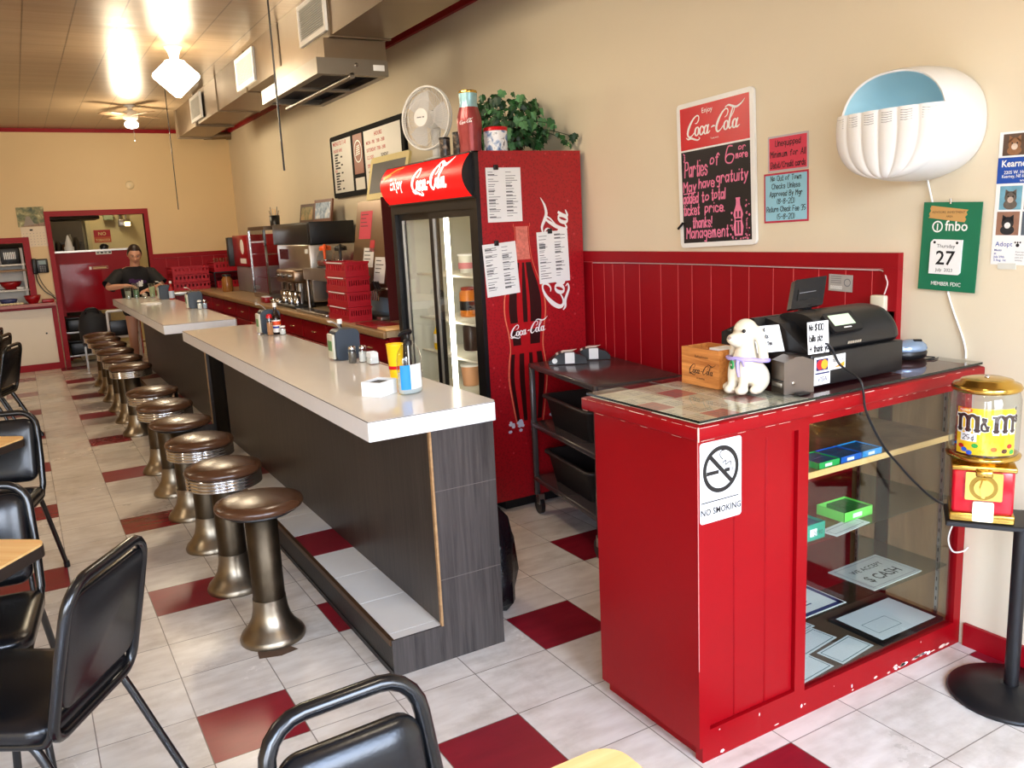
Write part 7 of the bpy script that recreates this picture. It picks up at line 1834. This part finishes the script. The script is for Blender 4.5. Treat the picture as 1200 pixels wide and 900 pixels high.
# picture calendar
t = thing('picture_calendar', 'wall calendar with forest road picture above the phone', 'calendar', (-.09, 10.098, 1.6))
F = Frame((-.215, 10.097, 1.60), (1, .0, .02), (-.0, 0, 1)); b = MB(); b.rect(F, 0, 0, .30, .255, mat('calendar_paper', (232, 216, 192), .6, var=.02), 0, .003)
for i in range(5):
    for j in range(7): b.rect(F, .02+j*.038, .025+i*.036, .03+j*.038, .030+i*.036, INKG, .0032)
b.rect(F, .10, .205, .135, .225, INK, .0032); b.build('date_sheet', t)
b = MB(); F = Frame((-.235, 10.095, 1.858), (1, 0, .02), (-.0, 0, 1)); b.rect(F, 0, 0, .31, .245, blotch('forest_print', [(40, 52, 26), (96, 104, 62), (150, 140, 90), (205, 200, 150)], 14.), 0, .004)
b.poly(F, [(.06, .0), (.20, .0), (.14, .13), (.10, .13)], mat('road_grey_print', (150, 138, 124), .5, var=.1), .0042); b.poly(F, [(0, 0), (.31, 0), (.31, .05), (.15, .02)], blotch('leaf_litter_print', [(110, 84, 60), (150, 118, 92), (176, 146, 110)], 40.), .0043); b.build('picture', t)
t = thing('round_cover_plate', 'small round cream cover plate on the tan back wall', 'wall plate', (1.141, 10.098, 2.357)); b = MB(); b.lathe([(.055, 0), (.055, .006), (.045, .010), (1e-4, .010)], mat('cover_plate', (226, 206, 164), .4), n=24, M=Matrix.Translation((1.141, 10.1003, 2.357)) @ Matrix.Rotation(PI/2, 4, 'X')); b.build('plate', t); b = MB(); b.lathe([(.006, 0), (.006, .002)], STEEL, n=10, M=Matrix.Translation((1.141, 10.089, 2.357)) @ Matrix.Rotation(PI/2, 4, 'X')); b.build('screw', t)
# white-framed chair and black bag at the doorway
t = thing('high_chair', 'white-framed black high chair behind the far counter end', 'chair', (.72, 8.98, 0))
WM = mat('white_metal_tube', (224, 222, 220), .3, var=.02)
for x in (.555, .90):
    b = MB(); b.tube(catmull([(x, 9.02, .012), (x, 8.96, .43), (x, 8.90, .78)], None, 4), .016, WM, 10); b.build('leg', t)
    b = MB(); b.tube([(x, 8.96, .45), (x, 9.30, .012)], .016, WM, 10); b.build('leg', t)
b = MB(); b.tube([(.555, 8.90, .78), (.90, 8.90, .78)], .017, WM, 10); b.build('top_bar', t)
b = MB(); b.tube([(.555, 8.955, .45), (.90, 8.955, .45)], .016, WM, 10); b.build('seat_bar', t)
b = MB(); b.rbox((.57, 8.93, .47), (.885, 8.955, .66), BLACK, .01); b.build('backrest', t)
b = MB(); b.rbox((.57, 8.97, .44), (.885, 9.25, .475), BLACK, .012); b.build('seat', t)
b = MB(); vs = []; prof = [(.13, .001), (.16, .06), (.165, .2), (.15, .32), (.11, .40), (.05, .43)]; n = 22; c = Vector((.42, 9.45, .36))
t = thing('backpack', 'black backpack on a small stand in the kitchen doorway', 'bag', (.42, 9.45, .0))
for i, (r, z) in enumerate(prof):
    for j in range(n):
        a = 2*PI*j/n; q = r*(1+.05*math.sin(4*a+i)); vs.append(c+Vector((q*math.cos(a), q*.8*math.sin(a), z)))
b.add(vs, [(i*n+j, i*n+(j+1) % n, (i+1)*n+(j+1) % n, (i+1)*n+j) for i in range(5) for j in range(n)]+[tuple(range(n))[::-1], tuple(range(5*n, 6*n))], mat('bag_cloth', (30, 32, 36), .7, var=.3, bump=.3, bscale=30), True); b.build('bag', t)
b = MB(); b.tube(catmull([(.34, 9.36, .74), (.36, 9.34, .80), (.46, 9.34, .80), (.50, 9.36, .74)], None, 5), .012, BLACK, 6); b.build('strap', t)
b = MB(); b.box((.28, 9.33, .33), (.56, 9.57, .361), BLACKM)
for x in (.29, .54):
    for y in (9.34, 9.55): b.box((x, y, 0), (x+.012, y+.012, .33), STEEL)
b.build('stand', t)

# ================================================================== person behind the far counter
from mathutils.bvhtree import BVHTree
def skin(name, nodes, edges, m, root, sub=2):
    me = bpy.data.meshes.new(name); me.from_pydata([n[0] for n in nodes], edges, [])
    ob = bpy.data.objects.new(name, me); COL.objects.link(ob)
    ob.modifiers.new('s', 'SKIN'); sd = ob.modifiers.new('d', 'SUBSURF'); sd.levels = sub; sd.render_levels = sub
    for i, n in enumerate(nodes):
        v = me.skin_vertices[0].data[i]; r = n[1]; v.radius = r if isinstance(r, tuple) else (r, r); v.use_root = (i == root)
    ob.modifiers['s'].use_smooth_shade = True
    dg = bpy.context.evaluated_depsgraph_get(); dg.update()
    m2 = bpy.data.meshes.new_from_object(ob.evaluated_get(dg)); m2.name = name; m2.materials.clear(); m2.materials.append(m)
    for p in m2.polygons: p.use_smooth = True
    bpy.data.objects.remove(ob); bpy.data.meshes.remove(me)
    o = bpy.data.objects.new(name, m2); COL.objects.link(o); return o
PX, PY = .885, 8.58
t = thing('person', 'person in a black T-shirt bending over glasses at the far counter', 'person', (PX, PY, 0))
nd = []; ed = []
def node(p, r, parent=None):
    nd.append((Vector(p), r)); i = len(nd)-1
    if parent is not None: ed.append((parent, i))
    return i
pel = node((0, 0, .90), (.145, .10)); sp1 = node((0, -.005, 1.03), (.125, .09), pel); ch = node((.0, -.03, 1.17), (.14, .10), sp1); up = node((.0, -.07, 1.26), (.11, .085), ch)
nk = node((.008, -.090, 1.30), .042, up)
def arm(sx, elbow, wrist, handdir, palmn):
    sh = node((sx*.155, -.06, 1.245), .055, up); el = node(elbow, .040, sh); mid = node(((Vector(elbow)*.55+Vector(wrist)*.45)), .038, el); wr = node(wrist, .025, mid)
    d = Vector(handdir).normalized(); n_ = Vector(palmn).normalized(); s_ = d.cross(n_).normalized()
    W = Vector(wrist); pm = node(W+d*.05, (.032, .016), wr)
    for q, (off, ln) in enumerate(((-.030, .055), (-.010, .066), (.010, .062), (.028, .048))):
        k = node(W+d*.088+s_*off, .0095, pm); a = node(W+d*(.088+ln*.5)+s_*off*1.1+n_*-.010, .0085, k); node(W+d*(.088+ln*.85)+s_*off*1.1+n_*-.032, .0075, a)
    th = node(W+d*.035+s_*-.038*1.0, .0105, pm); node(W+d*.070+s_*-.055+n_*-.018, .009, th)
arm(-1, (-.325, -.16, 1.085), (-.16, -.32, 1.105), (.85, -.35, -.05), (0, .0, 1))
arm(1, (.285, -.15, 1.07), (.13, -.33, 1.045), (-.85, -.35, -.10), (0, 0, 1))
for sx in (-1, 1):
    hp_ = node((sx*.085, 0, .84), .088, pel); kn = node((sx*.10, -.015, .47), .055, hp_); cf = node((sx*.10, .01, .33), .052, kn); an = node((sx*.10, .015, .085), .034, cf); node((sx*.11, -.13, .03), .026, an)
body = skin('body', nd, ed, SKIN, 0); body.parent = t
# the head: an egg with brow, sockets, nose, lips, chin and ears, sculpted on a fine grid and merged into the body mesh
HM = Matrix.Translation((.014, -.168, 1.458)) @ Matrix.Rotation(.50, 4, 'X') @ Matrix.Rotation(-.06, 4, 'Z')
def gs(d, s_): return math.exp(-(d/s_)**2)
def headp(a, ph, off=0.):
    """a: angle round the head (0 = face, forward is -Y), ph: 0 top .. pi chin"""
    x = math.sin(ph)*math.sin(a); y = -math.sin(ph)*math.cos(a); z = math.cos(ph)
    jaw = 1-.34*max(0, -z)**1.6
    X = .074*x*jaw; Y = (.088 if y < 0 else .100)*y*(1 if y < 0 else 1-.25*max(0, -z)); Z = .116*z
    if y < 0:
        f = min(1., -y*1.6)
        d = .021*gs(X, .0105)*(gs(Z+.020, .016)+.45*gs(Z-.004, .020))+.006*gs(X, .017)*gs(Z+.026, .010)
        d += -.011*(gs(X-.031, .016)+gs(X+.031, .016))*gs(Z-.012, .012)
        d += .005*gs(Z-.034, .012)*gs(X, .045)
        d += .007*gs(X, .020)*(gs(Z+.050, .006)+gs(Z+.062, .006))-.003*gs(X, .022)*gs(Z+.056, .003)
        d += .008*gs(X, .018)*gs(Z+.092, .016)+.004*(gs(X-.038, .018)+gs(X+.038, .018))*gs(Z+.018, .02)
        Y -= d*f
    v = Vector((X, Y, Z))
    return v+v.normalized()*off
nA, nP = 72, 56
hv = [headp(2*PI*j/nA, PI*i/nP) for i in range(nP+1) for j in range(nA)]
hfc = [(i*nA+j, (i+1)*nA+j, (i+1)*nA+(j+1) % nA, i*nA+(j+1) % nA) for i in range(nP) for j in range(nA)]
hb_ = MB(); hb_.add(hv, hfc, SKIN, True, HM)
for sx in (-1, 1):
    hb_.ball((sx*.074, .012, -.006), (.009, .018, .030), SKIN, 12, 8, HM); hb_.ball((sx*.078, .016, .004), (.007, .012, .018), SKIN, 10, 6, HM)
hb_.tube([(.006, -.075, 1.22), (.008, -.095, 1.29), (.011, -.125, 1.36), (.014, -.150, 1.44)], [.085, .058, .054, .052], SKIN, 24, caps=False)
bmj = bmesh.new(); bmj.from_mesh(body.data); off_ = len(bmj.verts)
vl = [bmj.verts.new(v) for v in hb_.v]
for f_ in hb_.f:
    try: bmj.faces.new([vl[k] for k in f_]).smooth = True
    except ValueError: pass
bmj.to_mesh(body.data); bmj.free()
def fp(x, z, off=0.):   # point on the face at local x, z
    best = None
    for v in hv:
        if v.y < 0:
            d = (v.x-x)**2+(v.z-z)**2
            if best is None or d < best[0]: best = (d, v)
    return Vector((x, best[1].y-off, z))
EYE = mat('dark_eye', (30, 20, 18), .3); LIP = mat('lip', (158, 92, 84), .5); SCL = mat('eye_white', (215, 205, 198), .3)
HAIR = mat('dark_brown_hair', (34, 21, 17), .42, var=.4, scale=60)
b = MB()
for sx in (-1, 1):
    b.ball(fp(sx*.031, .011, -.001), (.0125, .006, .0050), SCL, 12, 8, HM); b.ball(fp(sx*.031, .009, .0025), (.0052, .0036, .0042), EYE, 10, 8, HM)
b.build('eyes', None, (0, 0, 0)).parent = t
b = MB()
for sx in (-1, 1):
    b.tube([fp(sx*q, z, .0012) for q, z in ((.014, .030), (.028, .036), (.044, .032), (.050, .027))], [.0022, .0028, .0022, .0012], HAIR, 6, M=HM)
    b.tube([fp(sx*q, z, .003) for q, z in ((.019, .014), (.031, .0175), (.044, .012))], [.001, .0016, .001], HAIR, 5, M=HM)
b.build('brows_and_lashes', None, (0, 0, 0)).parent = t
b = MB(); b.tube([fp(q, z, .0006) for q, z in ((-.021, -.0565), (-.010, -.0535), (0, -.0548), (.010, -.0535), (.021, -.0565))], [.0012, .003, .003, .003, .0012], LIP, 8, M=HM)
b.tube([fp(q, z, .0006) for q, z in ((-.018, -.058), (0, -.0612), (.018, -.058))], [.0012, .0036, .0012], LIP, 8, M=HM); b.build('mouth', None, (0, 0, 0)).parent = t
# hair: follows the skull down to the hairline, parted in the middle and tied back
def hairline(a):       # lowest polar angle the hair reaches at this angle round the head
    a = abs((a+PI) % (2*PI)-PI)
    if a < .95: return .80+.10*(a/.95)**2
    if a < 1.45: return .90+(a-.95)/.5*.75
    return min(2.35, 1.65+(a-1.45)*.9)
nP2 = 30; vs = []; fs = []
for i in range(nP2+1):
    for j in range(nA):
        a = 2*PI*j/nA; ph = hairline(a)*i/nP2; aa = (a+PI) % (2*PI)-PI
        part = .004*gs(aa, .05) if abs(aa) < .6 else 0
        vs.append(headp(a, ph, .009*(1-.75*(i/nP2)**6)-part+.0010*math.sin(aa*38)))
fs = [(i*nA+j, (i+1)*nA+j, (i+1)*nA+(j+1) % nA, i*nA+(j+1) % nA) for i in range(nP2) for j in range(nA)]
b = MB(); b.add(vs, fs, HAIR, True, HM); b.ball((0, .118, .012), (.034, .036, .036), HAIR, 16, 12, HM)
o = b.build('hair', None, (0, 0, 0)); o.parent = t
# loose T-shirt: lofted torso and short wide sleeves
SHIRT = mat('black_shirt', (16, 15, 17), .8, var=.2, bump=.25, bscale=24)
b = MB(); n = 40; RG = [(.80, .172, .132, .0), (.86, .170, .130, .0), (.95, .166, .126, -.008), (1.06, .172, .126, -.028), (1.15, .184, .126, -.046), (1.215, .196, .118, -.060), (1.255, .192, .104, -.068), (1.285, .158, .090, -.080), (1.308, .100, .076, -.092), (1.316, .078, .070, -.096)]
vs = []
for q, (z, rx, ry, cy_) in enumerate(RG):
    for j in range(n):
        a = 2*PI*j/n; wr = 1+(.018*math.sin(5*a+z*21)+.012*math.sin(9*a-z*30))*(1 if z < 1.2 else .3); vs.append((rx*math.cos(a)*wr, cy_+ry*math.sin(a)*wr, z+.008*math.sin(3*a)*(1 if q == 0 else 0)))
b.add(vs, [(i*n+j, i*n+(j+1) % n, (i+1)*n+(j+1) % n, (i+1)*n+j) for i in range(len(RG)-1) for j in range(n)], SHIRT, True)
for sx, el in ((-1, (-.325, -.16, 1.085)), (1, (.285, -.15, 1.07))):
    p0 = Vector((sx*.120, -.066, 1.232)); p1 = Vector((sx*.175, -.066, 1.222)); e1_ = Vector(el)
    b.tube([p0, p1, p1*.6+e1_*.4, p1*.28+e1_*.72, p1*.12+e1_*.88], [.074, .080, .079, .081, .085], SHIRT, 22, caps=False)
b.build('t_shirt', None, (0, 0, 0)).parent = t
shb = b
bv = BVHTree.FromPolygons(shb.v, shb.f)
def onshirt(x, z, off):
    h = bv.ray_cast(Vector((x, -1.5, z)), Vector((0, 1, 0)))
    return (h[0] if h[0] else Vector((x, -.17, z)))+Vector((0, -off, 0))
b = MB(); PUR = mat('purple_print', (64, 30, 78), .8, var=.3, scale=40); rs2 = random.Random(5)
def blob(cx_, cz, r, m, off, k=7):
    pts = [onshirt(cx_, cz, off)]+[onshirt(cx_+r*(.7+.5*rs2.random())*math.cos(2*PI*i/k), cz+r*(.6+.4*rs2.random())*math.sin(2*PI*i/k), off) for i in range(k)]
    b.add(pts, [(0, i+1, (i+1) % k+1) for i in range(k)], m)
for i in range(20): blob(-.10+.20*rs2.random(), 1.075+.09*rs2.random(), .016+.012*rs2.random(), PUR, .003+.0001*i)
for x, z, r in ((.03, 1.10, .026), (.05, 1.12, .024), (.012, 1.115, .018), (.058, 1.14, .014), (.03, 1.135, .012), (.045, 1.09, .02)): blob(x, z, r, WHITE, .006+x*.01)
b.build('shirt_print', None, (0, 0, 0)).parent = t
# shorts
nd = []; ed = []
a0 = node((0, 0, .88), (.165, .125))
for sx in (-1, 1):
    s1 = node((sx*.088, 0, .80), .108, a0); node((sx*.098, -.01, .70), .10, s1)
sh_ = skin('shorts', nd, ed, mat('dark_shorts', (26, 26, 30), .8, var=.2), 0); sh_.parent = t
SHOE = mat('dark_shoe', (28, 28, 30), .5)
for sx in (-1, 1):
    b = MB(); b.ball((sx*.105, -.06, .040), (.048, .135, .038), SHOE, 16, 10); o = b.build('shoe', None, (0, 0, 0)); o.parent = t

# ================================================================== chairs and tables
def make_chair(label, w=.190, ptop=.79, tr=.0145, zt=.820):
    t = thing('dining_chair', label, 'chair', (0, 0, 0), 0, 'black vinyl chairs at the tables')
    def arcpts(pts): return catmull(pts, None, 6)
    # back frame: an upright loop, leaning back
    def bp(x, z): return (x, .175+(z-.44)*.24, z)
    loop = []
    zl, r = .455, .075
    prof = [(-w, zl+.03), (-w, .60), (-w+.006, zt-r)]
    for i in range(1, 6):
        a = PI-PI/2*i/5; prof.append((-w+.006+r+r*math.cos(a), zt-r+r*math.sin(a)))
    prof += [(-x, z) for x, z in prof[::-1]]
    r2 = .05
    low = []
    for i in range(0, 5):
        a = -PI/2*i/4; low.append((w-r2+r2*math.cos(a), zl+.02+r2*math.sin(a)))
    low += [(-x, z) for x, z in low[::-1]]
    b = MB(); b.tube([bp(x, z) for x, z in prof+low], tr, TUBE, 10, closed=True); b.build('back_frame', t)
    # padded back
    b = MB(); F = Frame((0, .175+(.495-.44)*.24, .495), (1, 0, 0), (0, .24, 1))
    k = 1/math.sqrt(1+.24*.24)
    hh = (ptop-.495)*1.03; ww = w-.016
    def ringp(s, hgt): return [F.p(x*s, (hh/2+(y-hh/2)*s), hgt) for x, y in rr(-ww, 0, ww, hh, .045, 6)]
    n = len(rr(-ww, 0, ww, hh, .045, 6))
    L_ = [ringp(.97, -.010), ringp(1., -.008), ringp(1., .006), ringp(.965, .016), ringp(.86, .026), ringp(.6, .030)]
    vs = [p for l in L_ for p in l]
    fs = [tuple(range(n))[::-1], tuple(range(5*n, 6*n))]+[(i*n+j, i*n+(j+1) % n, (i+1)*n+(j+1) % n, (i+1)*n+j) for i in range(5) for j in range(n)]
    b.add(vs, fs, VINYL, True); b.build('backrest', t)
    b = MB()
    for x in (-.09, .09):
        for y in (.05, hh-.05): b.lathe([(.006, 0), (.006, .002), (.003, .003)], CHROME, n=8, M=Matrix.Translation(F.p(x, y, -.0102)) @ Matrix.Rotation(-PI/2, 4, 'X'))
    # seat
    b = MB()
    def sr(s, z): return [(x*s, y*s-.03, z) for x, y in rr(-.205, -.205, .205, .205, .06, 6)]
    L_ = [sr(.95, .432), sr(1., .438), sr(1.0, .462), sr(.96, .474), sr(.80, .482), sr(.5, .484)]
    n = len(L_[0]); vs = [p for l in L_ for p in l]
    fs = [tuple(range(n))[::-1], tuple(range(5*n, 6*n))]+[(i*n+j, i*n+(j+1) % n, (i+1)*n+(j+1) % n, (i+1)*n+j) for i in range(5) for j in range(n)]
    b.add(vs, fs, VINYL, True); b.build('seat', t)
    # side rails and legs
    for sx in (-1, 1):
        x = sx*(w-.002)
        b = MB(); b.tube(arcpts([(x, .178, .475), (x, .165, .44), (x, .12, .424), (x, -.14, .424), (x, -.185, .418)]), .0115, TUBE, 10); b.build('side_rail', t)
        b = MB(); b.tube(arcpts([(x, -.165, .424), (x, -.195, .40), (sx*.198, -.215, .20), (sx*.205, -.235, .014)]), .0115, TUBE, 10); f = b.build('leg', t)
        m = MB(); m.tube([(sx*.205, -.235, .001), (sx*.205, -.234, .030)], .0145, BLACK, 10); m.build('rubber_foot', f)
        b = MB(); b.tube(arcpts([(x, .10, .424), (x, .135, .40), (sx*.198, .23, .19), (sx*.205, .31, .014)]), .0115, TUBE, 10); f = b.build('leg', t)
        m = MB(); m.tube([(sx*.205, .312, .001), (sx*.205, .306, .030)], .0145, BLACK, 10); m.build('rubber_foot', f)
    return t
def face(fx, fy): return math.atan2(fx, -fy)          # chair's own front is -Y
chA = make_chair('black vinyl chair seen from behind, nearest at the lower left')
def put(ch_, bx_, by_, f, lb=None):
    """place so that the back's top middle is over (bx_, by_)"""
    f = Vector(f).normalized(); rz = math.atan2(f.x, -f.y); back = -f*.262
    loc = (bx_-back.x, by_-back.y, 0)
    if lb is None: ch_.location = loc; ch_.rotation_euler = (0, 0, rz); return ch_
    return dup(ch_, loc, rz, lb)
put(chA, -.222, -.262, (-.83, .55))
chB = make_chair('black vinyl chair at the bottom edge, its handle-topped back nearest the camera', .152, .728, .0155, .790)
put(chB, .072, -1.175, (.06, -1))
put(chA, -.575, .705, (-.12, -1), 'black vinyl chair behind the nearest wooden table on the left')
put(chA, -.515, 2.13, (-.28, -1), 'black vinyl chair behind the second wooden table on the left')
put(chA, -.44, 5.45, (-1, .35), 'nearest of three dark chair backs at the far left')
put(chA, -.50, 6.45, (-1, .25), 'middle of three dark chair backs at the far left')
put(chA, -.56, 7.15, (-1, .15), 'farthest of three dark chair backs at the far left')
# tables
EDGE = mat('dark_table_edge', (52, 42, 36), .4)
def make_table(label, half=.53, hx=None):
    t = thing('dining_table', label, 'table', (0, 0, 0), 0, 'oak-topped dining tables')
    hx = hx or half
    b = MB(); F = Frame((0, 0, 0), (1, 0, 0), (0, 1, 0)); b.poly(F, rr(-hx, -half, hx, half, .045, 5), WOODL, .745, .752); b.build('tabletop', t)
    b = MB(); b.poly(F, rr(-hx-.002, -half-.002, hx+.002, half+.002, .047, 5), EDGE, .712, .7449); b.build('edge', t)
    b = MB(); b.tube([(0, 0, .03), (0, 0, .70)], .035, BLACKM, 16); b.build('pedestal', t)
    b = MB(); b.rbox((-.16, -.16, .698), (.16, .16, .7119), BLACKM, .004); b.build('support_plate', t)
    b = MB()
    b.lathe([(.20, .001), (.202, .010), (.16, .022), (.05, .045), (.036, .06)], BLACKM, (0, 0, 0), 36); b.build('base', t)
    return t
tb = make_table('oak-topped table with dark edge, left side, nearest of the two')
e1 = Vector((-.79, .61)).normalized(); e2 = Vector((-.61, -.79)).normalized()
def corner(tt, c, lb=None):
    c = Vector(c)+(e1+e2)*.545; rz = math.atan2(e1.y, e1.x)
    if lb is None: tt.location = (c.x, c.y, 0); tt.rotation_euler = (0, 0, rz)
    else: dup(tt, (c.x, c.y, 0), rz, lb)
corner(tb, (-.325, .215))
corner(tb, (-.360, 1.845), 'oak-topped table with dark edge, left side, second from the camera')
dup(tb, (-.11, -2.035, 0), 0, 'oak-topped table whose rounded corner shows at the bottom edge')
